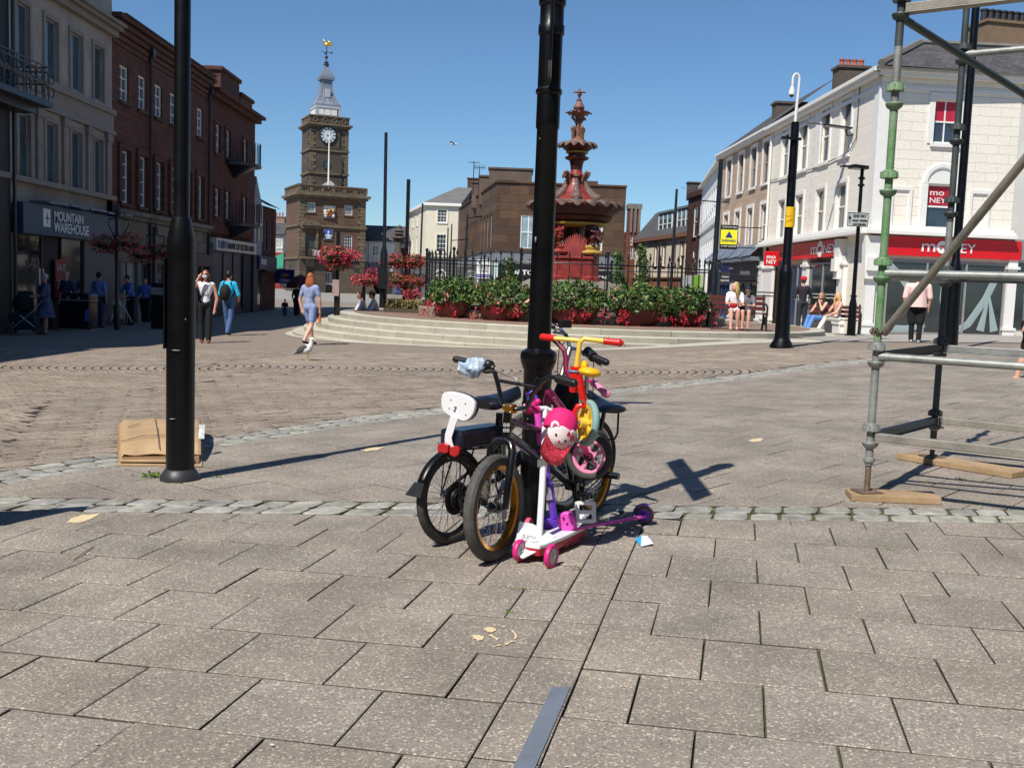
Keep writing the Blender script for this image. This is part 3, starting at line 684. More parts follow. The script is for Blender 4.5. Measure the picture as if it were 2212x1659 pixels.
for v0 in(va-.2,vc-.2):
 bal=MB();uc=uu[1]+.95;rr_=1.25
 for v in(v0,v0+.5,v0+1.0):bal.torus(FL.p(uc,v,0),(0,0,1),rr_,.03,20,6,0,math.pi,ref=FL.e)
 for i in range(25):
  an=math.pi*i/24;bal.tube([FL.p(uc+rr_*math.cos(an),v0,rr_*math.sin(an)),FL.p(uc+rr_*math.cos(an),v0+1.0,rr_*math.sin(an))],.018,5)
 bal.lathe([(rr_+.05,0),(rr_+.05,.12),(.3,-.4),(.1,-.5)],24,FL.p(uc,v0-.1,0));build(bal,'bow_balcony',black_iron,B)
signgrey=mat('sign_pale',srgb('cdcac2'),.5,.05,2)
r=rect(FL,453,516,541,553);uS0,uS1=FL.uv(453,520)[0],FL.uv(541,540)[0];vS1,vS0=FL.uv(453,513)[1],FL.uv(453,540)[1]
m=MB();FL.box(m,uS0,uS1,vS0,vS1,.002,.3);FS=build(m,'fascia_sign',signgrey,B,smooth=0)
FLb=Fac((-13.5+.3,20),(-13.5+.3,60))
navy=mat('navy',srgb('1a2450'),.4,.1,3);ug=uS0+.25
m=MB();FLb.box(m,ug,ug+1.35,vS0+.12,vS1-.1,.002,.03);lg=build(m,'logo_panel',mat('logo_grey',srgb('6a7186'),.5),FS,smooth=0)
m=MB();cu,cv=ug+.67,(vS0+vS1)/2;q=(vS1-vS0)*.3
for s_ in(-1,1):
 FLb.poly(m,[(cu-q,cv-s_*q*.8-.05),(cu-q+.12,cv-s_*q*.8-.05),(cu+q,cv+s_*q*.8+.05),(cu+q-.12,cv+s_*q*.8+.05)],.032,.05+.004*s_)
for dx_,dy_ in((0,.75),(0,-.75),(1,0),(-1,0)):
 FLb.poly(m,[(cu+dx_*q+.06*math.cos(t*.785),cv+dy_*q+.06*math.sin(t*.785))for t in range(8)],.032,.05)
build(m,'saltire',navy,lg,smooth=0)
txt('BANK OF SCOTLAND',FLb.p(ug+1.5,vS0+(vS1-vS0)*.24,0),FLb.e,FLb.n,(vS1-vS0)*.5,mat('sign_ink',srgb('14171f'),.5),FS,width=uS1-ug-2.0,ext=.02,bold=.02)
bluein=mat('blue_window_display',srgb('233a72'),.3,.5,1.5,col2=srgb('0f1420'))
shopwin(457,521,zg+.6,vS0-.05,B,n=3,g=bluein)
m=MB();FL.box(m,FL.uv(521,600)[0],uS1,z0,vS0,.002,.1);build(m,'doorway',MATS['dark_opening'],B,smooth=0)
m=MB();FL.box(m,u45,uS0+.1,z0,vS0+.3,.002,.15);FL.box(m,uS1-.1,u52,z0,vS0,.002,.2);build(m,'pier',mat('navy_pier',srgb('23283f'),.5),B,smooth=0)
m=MB();FL.box(m,uS0+.1,FL.uv(521,600)[0],z0,zg+.55,.002,.09);build(m,'stall_riser',darkst,B,smooth=0)
B=thing('building','narrow grey-white gabled house squeezed in after the bank','building',(-13.5,54,gz(-13.5,54)))
uA,uB=u52+.003,FL.uv(566,500)[0];vg=FL.uv(548,440)[1];vgt=FL.uv(547,378)[1]
gw=mat('grey_white_wall',srgb('8f9299'),.8,.15,2);m=MB();FL.box(m,uA,uB,z0,vg,-7,0);FL.poly(m,[(uA,vg),(uB,vg),(uA+.4,vgt)],-7,-.003);build(m,'wall',gw,B,smooth=0)
for i in range(2):
 a=uA+(uB-uA)*(.1+.45*i);r=(a,a+(uB-uA)*.34,3.0,4.9);m=MB();FL.box(m,*r,.003,.03);w_=build(m,'window',glass_d,B,smooth=0)
 m=MB();FL.box(m,r[0]-.06,r[0],r[2],r[3],.003,.06);FL.box(m,r[1],r[1]+.06,r[2],r[3],.003,.06);FL.box(m,r[0],r[1],3.9,3.98,.031,.06);build(m,'frame',white_p,w_,smooth=0)
m=MB();FL.box(m,uA,uB+.1,1.6,2.3,.003,.3);FS=build(m,'fascia_sign',navy,B,smooth=0)
txt('shoezone',FL.p(uA+.3,1.85,.3),FL.e,FL.n,.42,lw,FS,width=uB-uA-.6,ext=.02)
shopwin(543,563,zg+.4,1.6,B,n=2)
B=thing('building','dark brown stone house at the end of the shaded row','building',(-13.5,58,gz(-13.5,58)))
uC=FL.uv(596,500)[0];vC=FL.uv(580,448)[1]
brn=blockmat('brown_stone_end',eL,srgb('5c382c'),srgb('4d2f26'),srgb('37241e'),.6,.3,stain=.4)
hol=[(uB+.5,uB+1.1,2.7,4.2),(uB+1.7,uB+2.3,2.7,4.2)]
m=MB();FL.wall(m,uB+.003,uC,z0,vC,hol);body(FL,m,uB,uC,z0,vC,7);build(m,'wall',brn,B,smooth=0)
for r in hol:window(FL,r,B,glass_d,greyframe,nx=2,ny=2)
m=MB();m.add([FL.p(uB,vC,.3),FL.p(uC,vC,.3),FL.p(uC,vC+1.8,-3.5),FL.p(uB,vC+1.8,-3.5)],[(0,1,2,3)]);build(m,'roof',slate_m,B,smooth=0)
m=MB();FL.box(m,uB+.1,uB+2.4,1.5,2.3,.003,.25);FS=build(m,'fascia_sign',mat('dull_blue',srgb('1b2138'),.5),B,smooth=0)
for(nm,lab,x0,y0,x1,y1,Y,m_,t,tb)in(('hanging_sign','navy projecting shop sign with small white lettering beside the bank',542,565,582,592,57,navy,'shoezone',(553,571,577,579)),('hanging_sign','blue bookmaker sign box hanging below the end of the shaded row',594,583,636,612,57.5,mat('royal_navy',srgb('141a52'),.4),'CORAL',(604,603,628,609))):
 a=at(x0,y1,Y);b=at(x1,y0,Y);T=thing(nm,lab,'sign',(a.x,Y,a.z),'projecting signs on the shaded row')
 m=MB();m.bx(a.x,b.x,Y-.06,Y+.06,a.z,b.z);build(m,'panel',m_,T,smooth=0,bevel=.02)
 m=MB();m.tube([(a.x-1.1,Y,(a.z+b.z)/2+.1),(a.x,Y,(a.z+b.z)/2+.1)],.03,6);build(m,'bracket',black_iron,T)
 p=at(tb[0],tb[3],Y-.07);q=at(tb[2],tb[1],Y-.07);txt(t,(p.x,Y-.06,p.z),(1,0,0),(0,-1,0),q.z-p.z,lw,T,width=q.x-p.x,ext=.01)
 if nm and 'CORAL'==t:
  c=at(615,595,Y);m=MB();m.ell((c.x,Y-.07,c.z),(.25,.03,.1));build(m,'emblem',mat('ochre',srgb('8a6420'),.5),T)
def simple_house(label,x0,x1,ytop,ybase_z,Y,wall,roof,rooftop,wl=(),cat_='house',depth=8,group=None,glass=None,frame=None,nx=2,ny=3,slope=0,gablepk=None):
 """house whose front faces the square squarely at distance Y; windows given as picture boxes"""
 a=at(x0,ytop,Y);b=at(x1,ytop,Y);F=Fac((a.x,Y),(b.x,Y+.0001+slope));W=F.len;v1=a.z
 T=thing('house',label,cat_,(a.x+(b.x-a.x)/2,Y,gz(a.x,Y)),group)
 hs_=[rect(F,*q)for q in wl]
 m=MB();F.wall(m,0,W,ybase_z,v1,hs_,.12);F.box(m,.003,W-.003,ybase_z,v1-.003,-depth,-.14);build(m,'wall',wall,T,smooth=0)
 for r in hs_:window(F,r,T,glass or glass_d,frame or white_p,nx=nx,ny=ny,fw=.07,bar=.035,sill=white_p,dg=-.09)
 if roof is not None:
  z2=at((x0+x1)/2,rooftop,Y+depth*.5).z
  m=MB();m.add([F.p(-.15,v1,.25),F.p(W+.15,v1,.25),F.p(W+.15,z2,-depth/2),F.p(-.15,z2,-depth/2),F.p(-.15,v1,-depth-.2),F.p(W+.15,v1,-depth-.2)],[(0,1,2,3),(3,2,5,4),(0,3,4),(1,5,2)]);build(m,'roof',roof,T,smooth=0)
  m=MB();F.box(m,-.15,W+.15,v1-.12,v1+.03,.0,.3);build(m,'gutter',black_iron,T,smooth=0)
 return T,F,W,v1
pinkst=blockmat('pink_stone',(1,0),srgb('a48a7a'),srgb('93796a'),srgb('6f5b50'),.6,.3,stain=.3)
T,F,W,v1=simple_house('pale house with a slate roof far down the left street',560,612,505,-1,150,mat('pale_wall_far',srgb('b8b4ac'),.8,.1,2),slate_m,470,((598,520,602,536),(606,520,609,536)))
stack(T,pinkst,redpot,(at(604,480,153).x,153),1.6,.8,v1+1,at(604,470,153).z,3)
T,F,W,v1=simple_house('red and white painted house front beside the clock tower, far down the street',584,614,545,-1,140,mat('red_wall_far',srgb('8c2c26'),.7,.2,2),None,0,((599,560,606,575),))
T=thing('awning','green shop awning far down the left street','awning',at(602,575,138));m=MB();a,b,c,d=at(590,556,140),at(613,548,140),at(612,577,138),at(590,580,138)
m.add([a,b,c,d],[(0,1,2,3)]);o=build(m,'canvas',mat('green_canvas',srgb('1f7a62'),.7,.1,3),T,smooth=0);md=o.modifiers.new('s','SOLIDIFY');md.thickness=.04
m=MB();m.beam(d,c,.05,.3);build(m,'valance',mat('green_canvas2',srgb('2c8f74'),.7),T,smooth=0)
TC=Vector((-25.1,118,0));a24=math.radians(24);te=Vector((math.cos(a24),math.sin(a24),0));tl=Vector((-math.sin(a24),math.cos(a24),0))
TB=thing('clock_tower','brown stone town clock tower with a lead bell roof and a gold weathercock','clock tower',(TC.x+3,TC.y+3,-.42))
twst=blockmat('tower_brown',(te.x,te.y),srgb('715747'),srgb('644d40'),srgb('4f4036'),.9,.4,mort=.012,stain=.45,staincol=srgb('4a3a30'),var=.35)
twdk=blockmat('tower_grey',(te.x,te.y),srgb('5d534a'),srgb('534a41'),srgb('413a33'),1.0,.5,mort=.01,stain=.45,staincol=srgb('3b332a'),var=.35)
quo=mat('tower_quoin',srgb('5d5142'),.9,.25,1.5,bump=.01,col2=srgb('7c6e58'))
FT=Fac((TC.x,TC.y),(TC.x+te.x*7.8,TC.y+te.y*7.8));FT.n=Vector((te.y,-te.x,0))
FU=Fac((TC.x,TC.y),(TC.x+tl.x*7.5,TC.y+tl.y*7.5));FU.n=-te
Wd,Dp=7.8,7.5;zb=-.6
z_par=FT.uv(638,396)[1];z_c=FT.uv(638,419)[1];z_s1=FT.uv(638,484)[1];z_s2=FT.uv(636,556)[1]
tw=[rect(FT,*q)for q in((663.5,437,681,459),(744,444,761,466),(741,508,760,545))]
tw2=rect(FT,695,588,716,613)
dr=rect(FT,657,509,681,540)
m=MB();FT.wall(m,0,Wd,z_s2,z_c,tw+[dr],.2);FT.box(m,.003,Wd-.003,zb,z_par-.01,-Dp,-.25);FU.box(m,.003,Dp,z_s2,z_c,-.24,0);build(m,'upper_wall',twst,TB,smooth=0)
m=MB();FT.wall(m,0,Wd,zb,z_s2,[tw2],.2);FU.box(m,.003,Dp,zb,z_s2,-.24,-.001);FT.box(m,0,3.1,zb,z_s2-.06,.003,.55);build(m,'ground_floor_wall',twdk,TB,smooth=0)
for r in tw:window(FT,r,TB,glass_d,white_p,sill=quo,nx=4,ny=5,fw=.07,bar=.03,meet=False)
window(FT,tw2,TB,glass_d,white_p,sill=white_p,nx=5,ny=5,fw=.09,bar=.035,meet=False)
window(FT,dr,TB,glassmat('grey_door',srgb('3a4443'),.5),quo,nx=2,ny=1,name='balcony_door')
m=MB();a=rect(FT,655,575,675,625);FT.box(m,a[0]+.2,a[1],zb,2.2,.552,.56);build(m,'doorway',MATS['dark_opening'],TB,smooth=0)
m=MB();r=rect(FT,657,552,676,576);FT.box(m,*r,.553,.7);build(m,'carved_panel',quo,TB,smooth=0)
for x,w_ in((639,3),(684,3)):
 pass
for u0,sgn in((0,1),(Wd,-1)):
 m=MB();v=zb+1;i=0
 while v<z_c-.4:
  ln=.95 if i%2 else .6;FT.box(m,min(u0-.03*sgn,u0+sgn*ln),max(u0-.03*sgn,u0+sgn*ln),v,v+.38,-.3,.06);v+=.43;i+=1
 build(m,'quoins',quo,TB,smooth=0)
def band(z0,z1,out,x0=0,x1=None,d=Dp):
 m=MB();FT.box(m,-out,Wd+out,z0,z1,-Dp-out,out);return m
for z,h,o in((z_s1-.2,.28,.18),(z_s2-.15,.25,.15),(z_c-.3,.25,.25),(z_c-.05,.28,.5)):
 build(band(z,z+h,o),'string_course' if h<.26 else 'cornice',quo,TB,smooth=0)
m=MB()
def parapet(F,L,z0,z1,n,d=0,cr=.3):
 F.box(m,-.1,L+.1,z1-.16,z1,d-.2,d+.12);F.box(m,-.05,L+.05,z0,z0+.2,d-.16,d+.06)
 for i in range(n+1):
  u=L*i/n;F.box(m,u-.16,u+.16,z0+.2,z1-.16,d-.15,d+.05)
 for i in range(n):
  u=L*(i+.5)/n;m.torus(F.p(u,(z0+z1)/2+.02,d-.05),F.n,cr,.075,14,6);F.box(m,u-.05,u+.05,z0+.2,z1-.16,d-.1,d+.0)
FTp=Fac((TC.x,TC.y),(TC.x+te.x*7.8,TC.y+te.y*7.8));FTp.n=FT.n
parapet(FT,Wd,z_c+.22,z_par,6,.12,.38);parapet(FU,Dp,z_c+.22,z_par,6,.12,.38)
build(m,'pierced_parapet',quo,TB,smooth=30)
m=MB();a=rect(FT,651,470,690,500);cu=(a[0]+a[1])/2;R=(a[1]-a[0])/2
pts=[(cu+R*math.cos(math.pi*i/12),z_s1-.1+R*.62*math.sin(math.pi*i/12))for i in range(13)];FT.poly(m,pts,.003,.6);FT.box(m,cu-R-.1,cu+R+.1,z_s1-.45,z_s1-.1,.003,.45)
FT.box(m,cu-R*.85,cu-R*.6,z_s2+.1,z_s1-.45,.003,.25);FT.box(m,cu+R*.6,cu+R*.85,z_s2+.1,z_s1-.45,.003,.25);build(m,'door_hood',quo,TB,smooth=30)
m=MB();FT.box(m,.1,3.2,z_s2-.1,z_s2+.1,.15,1.1);build(m,'balcony_slab',quo,TB,smooth=0)
m=MB()
for i in range(14):m.tube([FT.p(.15+3*i/13,z_s2+.1,1.05),FT.p(.15+3*i/13,z_s2+1.1,1.05)],.03,5)
for z in(.15,.6,1.1):m.tube([FT.p(.15,z_s2+z,1.05),FT.p(3.15,z_s2+z,1.05)],.035,5)
for i in range(9):m.torus(FT.p(.3+i*.34,z_s2+.6,1.05),FT.n,.15,.025,10,5)
build(m,'balcony_railing',black_iron,TB)
for(x0,y0,x1,y1,c,lab)in((700,446,722,472,'multi','carved_panel'),(701,496,717,518,'blue','painted_panel')):
 r=rect(FT,x0,y0,x1,y1);m=MB();FT.box(m,r[0]-.12,r[1]+.12,r[2]-.12,r[3]+.12,.003,.1);o=build(m,lab,quo,TB,smooth=0)
 if c=='multi':
  for i in range(26):
   mm=MB()if i==0 else mm;rr_=rnd.uniform(.12,.25);mm.mi=i%4;p=FT.p(rnd.uniform(r[0]+.15,r[1]-.15),rnd.uniform(r[2]+.15,r[3]-.15),.12);mm.ell(p,(rr_,rr_,rr_*.9),8,6)
  mm.mi=4;FT.box(mm,r[0],r[1],r[2],r[3],.101,.12)
  build(mm,'shield',[mat('arms_white',srgb('d9d4c4'),.6),mat('arms_red',srgb('a83c2c'),.6),mat('arms_gold',srgb('c4a049'),.5),mat('arms_green',srgb('3f6e4f'),.6),mat('arms_blue',srgb('5a7ab8'),.6)],o)
 else:
  mm=MB();FT.box(mm,*r,.101,.12);mm.mi=1;uc=(r[0]+r[1])/2;FT.poly(mm,[(uc-.3,r[2]+.1),(uc+.3,r[2]+.1),(uc+.12,r[3]-.5),(uc-.12,r[3]-.5)],.121,.18)
  mm.ell(FT.p(uc,r[3]-.32,.15),(.12,.12,.14),8,6);FT.poly(mm,[(uc-.42,r[3]-.75),(uc+.42,r[3]-.75),(uc+.42,r[3]-.62),(uc-.42,r[3]-.62)],.182,.21)
  build(mm,'figure_relief',[mat('arms_blue2',srgb('3558b0'),.5),mat('arms_pale',srgb('dfe0dd'),.6)],o)
SW=4.5;cx,cy=TC.x+te.x*3.72+tl.x*3.8,TC.y+te.y*3.72+tl.y*3.8
Rz=Matrix.Rotation(a24,3,'Z')
def zt(y):return at(705,y,119).z
def shaft(w_,z0,z1,mb=None):mb=mb or MB();mb.box((cx,cy,(z0+z1)/2),(w_,w_,z1-z0),a24);return mb
zs=[z_c,zt(374),zt(323),zt(268),zt(250)]
build(shaft(SW,z_c,zs[3]),'clock_stage',twdk,TB,smooth=0)
for z,h,o in((zs[1],.22,.14),(zs[2],.22,.14),(zs[3]-.15,.2,.2),(zs[3]+.05,.22,.42)):build(shaft(SW+2*o,z,z+h),'string_course',quo,TB,smooth=0)
m=shaft(SW+.1,zs[3]+.27,zs[4]+.1);build(m,'parapet',twdk,TB,smooth=0);build(shaft(SW+.3,zs[4]+.1,zs[4]+.25),'parapet_coping',quo,TB,smooth=0)
o2=(cx-te.x*SW/2-tl.x*SW/2,cy-te.y*SW/2-tl.y*SW/2)
FS_=Fac(o2,(o2[0]+te.x*SW,o2[1]+te.y*SW));FS_.n=FT.n
FSl=Fac(o2,(o2[0]+tl.x*SW,o2[1]+tl.y*SW));FSl.n=-te
m=MB()
for i in range(4):
 for F in(FS_,FSl):m.torus(F.p(SW*(i+.5)/4,(zs[3]+zs[4])/2+.2,.06),F.n,.24,.07,12,6)
build(m,'parapet_roundels',quo,TB)
m=MB()
for u0,sgn in((0,1),(SW,-1)):
 for za,zz in((zs[0]+.5,zs[1]),(zs[1]+.3,zs[2]),(zs[2]+.3,zs[3]-.2)):
  v=za;i=0
  while v<zz-.3:
   ln=.7 if i%2 else .4;FS_.box(m,min(u0-.03*sgn,u0+sgn*ln),max(u0-.03*sgn,u0+sgn*ln),v,v+.32,-.2,.05);v+=.36;i+=1
build(m,'quoins',quo,TB,smooth=0)
m=MB();cc=FS_.uv(708,293);FS_.box(m,cc[0]-1.4,cc[0]+1.4,cc[1]-1.5,cc[1]+1.4,.003,.12);build(m,'clock_panel',twdk,TB,smooth=0)
Rn=Matrix((te,Vector((0,0,1)),FS_.n)).transposed()
m=MB();m.lathe([(.98,0),(1.05,.02),(1.05,.1),(.9,.14),(.88,.06)],40,FS_.p(cc[0],cc[1],.12),Rn);ring=build(m,'clock_face',mat('clock_black',srgb('1d2027'),.5),TB)
m=MB();m.lathe([(.9,0),(.9,.03),(.001,.03)],40,FS_.p(cc[0],cc[1],.17),Rn);build(m,'dial',mat('dial_white',srgb('cfd6d8'),.5),ring,smooth=0)
m=MB()
for i in range(12):
 an=i*math.pi/6;FS_.poly(m,[(cc[0]+math.cos(an+b_)*r_,cc[1]+math.sin(an+b_)*r_)for r_,b_ in((.66,-.09),(.86,-.09),(.86,.09),(.66,.09))],.202,.215)
m.torus(FS_.p(cc[0],cc[1],.205),FS_.n,.58,.018,40,4);build(m,'numerals',MATS['clock_black'],ring,smooth=0)
for ln,an,w_ in((.5,math.radians(47),.07),(.78,math.radians(-73),.045)):
 m=MB();d=(math.cos(an),math.sin(an));n_=(-d[1],d[0]);FS_.poly(m,[(cc[0]-d[0]*.15+n_[0]*w_,cc[1]-d[1]*.15+n_[1]*w_),(cc[0]-d[0]*.15-n_[0]*w_,cc[1]-d[1]*.15-n_[1]*w_),(cc[0]+d[0]*ln,cc[1]+d[1]*ln)],.217,.23+ln*.02);build(m,'hand',MATS['clock_black'],ring,smooth=0)
m=MB();r=FS_.uv(701,356);m.lathe([(.5,0),(.5,.08),(.42,.08),(.42,.02),(.01,.02)],20,FS_.p(cc[0]-.1,r[1],.0),Rn);build(m,'round_window',glass_d,TB)
m=MB();FT.poly(m,[(cc[0]-.2+.6,0)]*3,0,.01)if False else None
pb=zt(402);m=MB();FS_.poly(m,[(SW/2-1.2,pb),(SW/2+1.2,pb),(SW/2,pb+.75)],.3,.6);build(m,'pediment',mat('white_far',srgb('c9cbcc'),.6),TB,smooth=0)
fpz0=pb-.2;q=FS_.p(cc[0]-.1,0,1.2);FP=thing('flagpole','bare white flagpole in front of the tower clock','flagpole',(q.x,q.y,fpz0))
m=MB();m.tube([(q.x,q.y,fpz0),(q.x,q.y,zt(290))],[.11,.07],10);m.ell((q.x,q.y,zt(289)),(.12,.12,.12),8,6);build(m,'pole',white_p,FP)
LW=2.7;zl0,zl1=zs[4]+.1,zt(221);grl=mat('belfry_grey',srgb('aab0b8'),.6,.08,2)
m=MB();hw=LW/2
for sx in(-1,1):
 for sy in(-1,1):m.box(Rz@Vector((sx*hw,sy*hw,0))+Vector((cx,cy,(zl0+zl1)/2)),(.3,.3,zl1-zl0),a24)
m.box((cx,cy,zl1-.15),(LW+.36,LW+.36,.3),a24);m.box((cx,cy,zl0+.1),(LW+.3,LW+.3,.2),a24);m.box((cx,cy,(zl0+zl1)/2),(LW-.3,LW-.3,zl1-zl0-.1),a24)
BF=build(m,'belfry',grl,TB,smooth=0)
m=MB()
for s_,nn in((1,FS_),(2,FSl)):
 F=nn;off=(SW-LW)/2
 for k in range(3):
  for i in range(7):
   u0=off+.25+k*(LW-.4)/3;v=zl0+.35+i*(zl1-zl0-.75)/7;F.box(m,u0,u0+(LW-.4)/3-.18,v,v+.1,-off-.05,-off+.14)
  u0=off+.13+k*(LW-.4)/3;F.box(m,u0,u0+.1,zl0+.2,zl1-.3,-off-.05,-off+.12)
build(m,'louvres',white_p,TB,smooth=0)
def sq_lathe(prof,m,n=4,rot=a24+math.pi/4):
 vs=[];fs=[]
 for r_,z in prof:
  for j in range(n):vs.append((cx+r_*1.414*math.cos(rot+j*2*math.pi/n),cy+r_*1.414*math.sin(rot+j*2*math.pi/n),z))
 for i in range(len(prof)-1):
  for j in range(n):fs.append((i*n+j,i*n+(j+1)%n,(i+1)*n+(j+1)%n,(i+1)*n+j))
 m.add(vs,fs)
za,zb2=zt(217),zt(161)
prof=[(1.5,za-.25),(1.5,za-.05)]
for i in range(9):
 t=i/8;prof.append((1.4-(1.4-.6)*(1-(1-t)**2.1),za+(zb2-za)*t))
prof+=[(.83,zb2+.02),(.86,zb2+.2),(.8,zb2+.5),(.58,zb2+.9),(.36,zb2+1.25),(.24,zb2+1.5),(.18,zb2+1.75)]
m=MB();sq_lathe(prof,m)
for j in range(4):
 for q_ in(-.5,0,.5):
  pp=[]
  for r_,z in prof[2:11]:
   v=Rz@Matrix.Rotation(j*math.pi/2,3,'Z')@Vector((q_*r_*1.0,-r_,0));pp.append((cx+v.x,cy+v.y,z))
  m.tube(pp,.05,5)
RF=build(m,'bell_roof',lead_m,TB,smooth=40)
m=MB();ln_=zt(192);
for i in range(5):v=Rz@Vector((0,-.98,0));m.box((cx+v.x,cy+v.y,ln_-.3+i*.17),(.55,.2,.08),a24)
m.box((cx+v.x*.95,cy+v.y*.95,ln_+.03),(.6,.3,.95),a24);build(m,'vent',grl,RF,smooth=0)
zf=zb2+1.6
m=MB();m.lathe([(.16,.1),(.33,.2),(.33,.32),(.16,.4),(.28,.48),(.28,.56),(.05,.66)],14,(cx,cy,zf));build(m,'finial',mat('dark_lead',srgb('3b3a3a'),.6),RF)
zv=zt(83);m=MB();m.tube([(cx,cy,zf),(cx,cy,zv)],.05,6);m.ell((cx,cy,zt(108)),(.2,.2,.2),10,8)
for an in(0,math.pi/2):
 d=Vector((math.cos(an+a24),math.sin(an+a24),0));c_=Vector((cx,cy,zt(97)));m.tube([c_-d*.6,c_+d*.6],.03,5);m.ell(c_+d*.6,(.12,.05,.14),8,6)
V=build(m,'weather_vane',black_iron,TB)
m=MB();c_=Vector((cx,cy,zv+.15));m.ell(c_,(.36,.1,.2),12,8);m.ell(c_+Vector((-.3,0,.25)),(.1,.08,.26),8,6);m.ell(c_+Vector((-.36,0,.5)),(.12,.06,.1),8,6)
for i in range(4):m.ell(c_+Vector((.3+.06*i,0,.3-.12*i)),(.2,.05,.14),8,6)
build(m,'cockerel',mat('gilt',srgb('e0b040'),.25,.1,4,metal=.8),V)
r=rect(FT,671,539,691,555);BN=MB();n=14;vs=[]
for j in range(5):
 for i in range(n+1):
  u=r[0]+(r[1]-r[0])*i/n;v=r[3]-(r[3]-r[2])*j/4-(.12*math.sin(i/n*math.pi)if j==0 else 0);vs.append(FT.p(u,v,1.12+.05*math.sin(i*1.3+j)))
BN.add(vs,[(j*(n+1)+i,j*(n+1)+i+1,(j+1)*(n+1)+i+1,(j+1)*(n+1)+i)for j in range(4)for i in range(n)])
o=build(BN,'banner',mat('banner_cloth',srgb('aeb2c6'),.7,.35,.7,col2=srgb('b58f84')),origin=FT.p(r[0],r[2],1.1),label='pale blue printed banner hung over the clock tower balcony rail',cat='banner');md=o.modifiers.new('s','SOLIDIFY');md.thickness=.02
m=MB();a,b=FT.p(4.6,z_s2-.3,.9),FT.p(8.3,zb+1.9,.9)
for dz in(0,.9):m.tube([a+Vector((0,0,dz)),b+Vector((0,0,dz))],.05,6)
for i in range(15):q=a.lerp(b,i/14);m.tube([q,q+Vector((0,0,.9))],.025,5)
build(m,'stair_rail',black_iron,TB)
m=MB();FT.poly(m,[(4.6,zb),(9.2,zb),(8.3,zb+1.8),(4.6,z_s2-.35)],.12,1.0);build(m,'outside_stair',mat('rubble',srgb('5b4f43'),.95,.35,2.2,bump=.03),TB,smooth=0)
wr=mat('limewash',srgb('c3cad2'),.8,.08,1.2);
wins=[(782.5,529,790,551),(804.5,531,817,553),(825,533,836.5,554),(857,536,863,556)]
T,F,W,v1=simple_house('long white two storey row with a grey slate roof behind the market column',770,884,518,-1,125,wr,slate_m,488,wins)
m=MB();v=F.uv(800,572)[1];F.poly(m,[(0,v),(W,v),(W,v-.1),(0,v-.1)],.0,.02);
m.add([F.p(0,v+.3,.01),F.p(W,v+.3,.01),F.p(W,v-.9,1.5),F.p(0,v-.9,1.5)],[(0,1,2,3)]);o=build(m,'glass_canopy',mat('canopy_grey',srgb('7d858a'),.3,.2,2),T,smooth=0)
m=MB()
for i in range(16):u=W*i/15;m.beam(F.p(u,v+.31,.02),F.p(u,v-.88,1.52),.06,.06)
m.beam(F.p(0,v-.9,1.5),F.p(W,v-.9,1.5),.1,.25);build(m,'canopy_frame',black_iron,T,smooth=0)
m=MB();F.box(m,0,W,-.6,v-1.0,.01,.05);sf=build(m,'shop_front',shopglass,T,smooth=0)
m=MB();F.box(m,0,W,v-2.2,v-1.15,.06,.2);fs=build(m,'fascia',darkst,T,smooth=0)
q=F.uv(830,590);txt('ROYAL BANK',F.p(q[0]-.6,v-1.95,.2),F.e,F.n,.55,lw,fs,width=4.5,ext=.02)
for x in(798,):m=MB();q=F.uv(x,560)[0];m.tube([F.p(q,v,.1),F.p(q,v1,.1)],.06,6);build(m,'drainpipe',white_p,T)
T=thing('house','cream three storey corner house with hipped roof and grey rusticated ground floor','house',(-9,112,-.42))
a=at(921,440,112);b=at(991,442,112);F=Fac((a.x,112),(b.x,112));Fs=Fac((a.x,112),(a.x-.2236*17,129));Fs.n=Vector((-.976,-.218,0))
crm=mat('cream_paint',srgb('d8d0bb'),.75,.06,1);rus=blockmat('rusticated_grey',(1,0),srgb('6b6b6a'),srgb('636362'),srgb('3a3a3a'),3.0,.42,mort=.03,stain=.15)
v1=a.z;vg=F.uv(940,558)[1];w1,w2=rect(F,946,453,965,481.5),rect(F,944,507,963,546)
m=MB();F.wall(m,0,F.len,vg,v1,[w1,w2]);Fs.wall(m,0,17,vg,v1,[(3+4*i,4.1+4*i,*q)for i in range(3)for q in((w1[2],w1[3]),(w2[2],w2[3]))]);F.box(m,.25,F.len-.01,-1,v1-.01,-17,-.2);build(m,'wall',crm,T,smooth=0)
for r in(w1,w2):window(F,r,T,glass_d,white_p,sill=white_p,nx=3,ny=4,fw=.07,bar=.035,surround=mat('cream_trim2',srgb('e2dcc9'),.7))
for i in range(3):
 for q in((w1[2],w1[3]),(w2[2],w2[3])):window(Fs,(3+4*i,4.1+4*i,*q),T,glass_d,white_p,sill=white_p,nx=3,ny=4,fw=.07,bar=.035)
m=MB();dw=rect(F,940,590,963,622);F.wall(m,0,F.len,-1,vg,[(dw[0],dw[1],-1,dw[3])],.2);Fs.box(m,0,17,-1,vg,-.3,0);F.box(m,0,F.len,vg-.1,vg+.15,0,.12);Fs.box(m,0,17,vg-.1,vg+.15,0,.12);build(m,'ground_floor',rus,T,smooth=0)
m=MB();F.box(m,dw[0]+.1,dw[1]-.1,-1,dw[3]-.5,-.18,-.12);build(m,'door',glassmat('door_grey',srgb('7d8080'),.5),T,smooth=0)
m=MB();cu=(dw[0]+dw[1])/2;R=(dw[1]-dw[0])/2
F.poly(m,[(cu+R*math.cos(math.pi*i/14),dw[3]-.25+R*.75*math.sin(math.pi*i/14))for i in range(15)],.002,.03);fl_=build(m,'fanlight',glass_d,T,smooth=0)
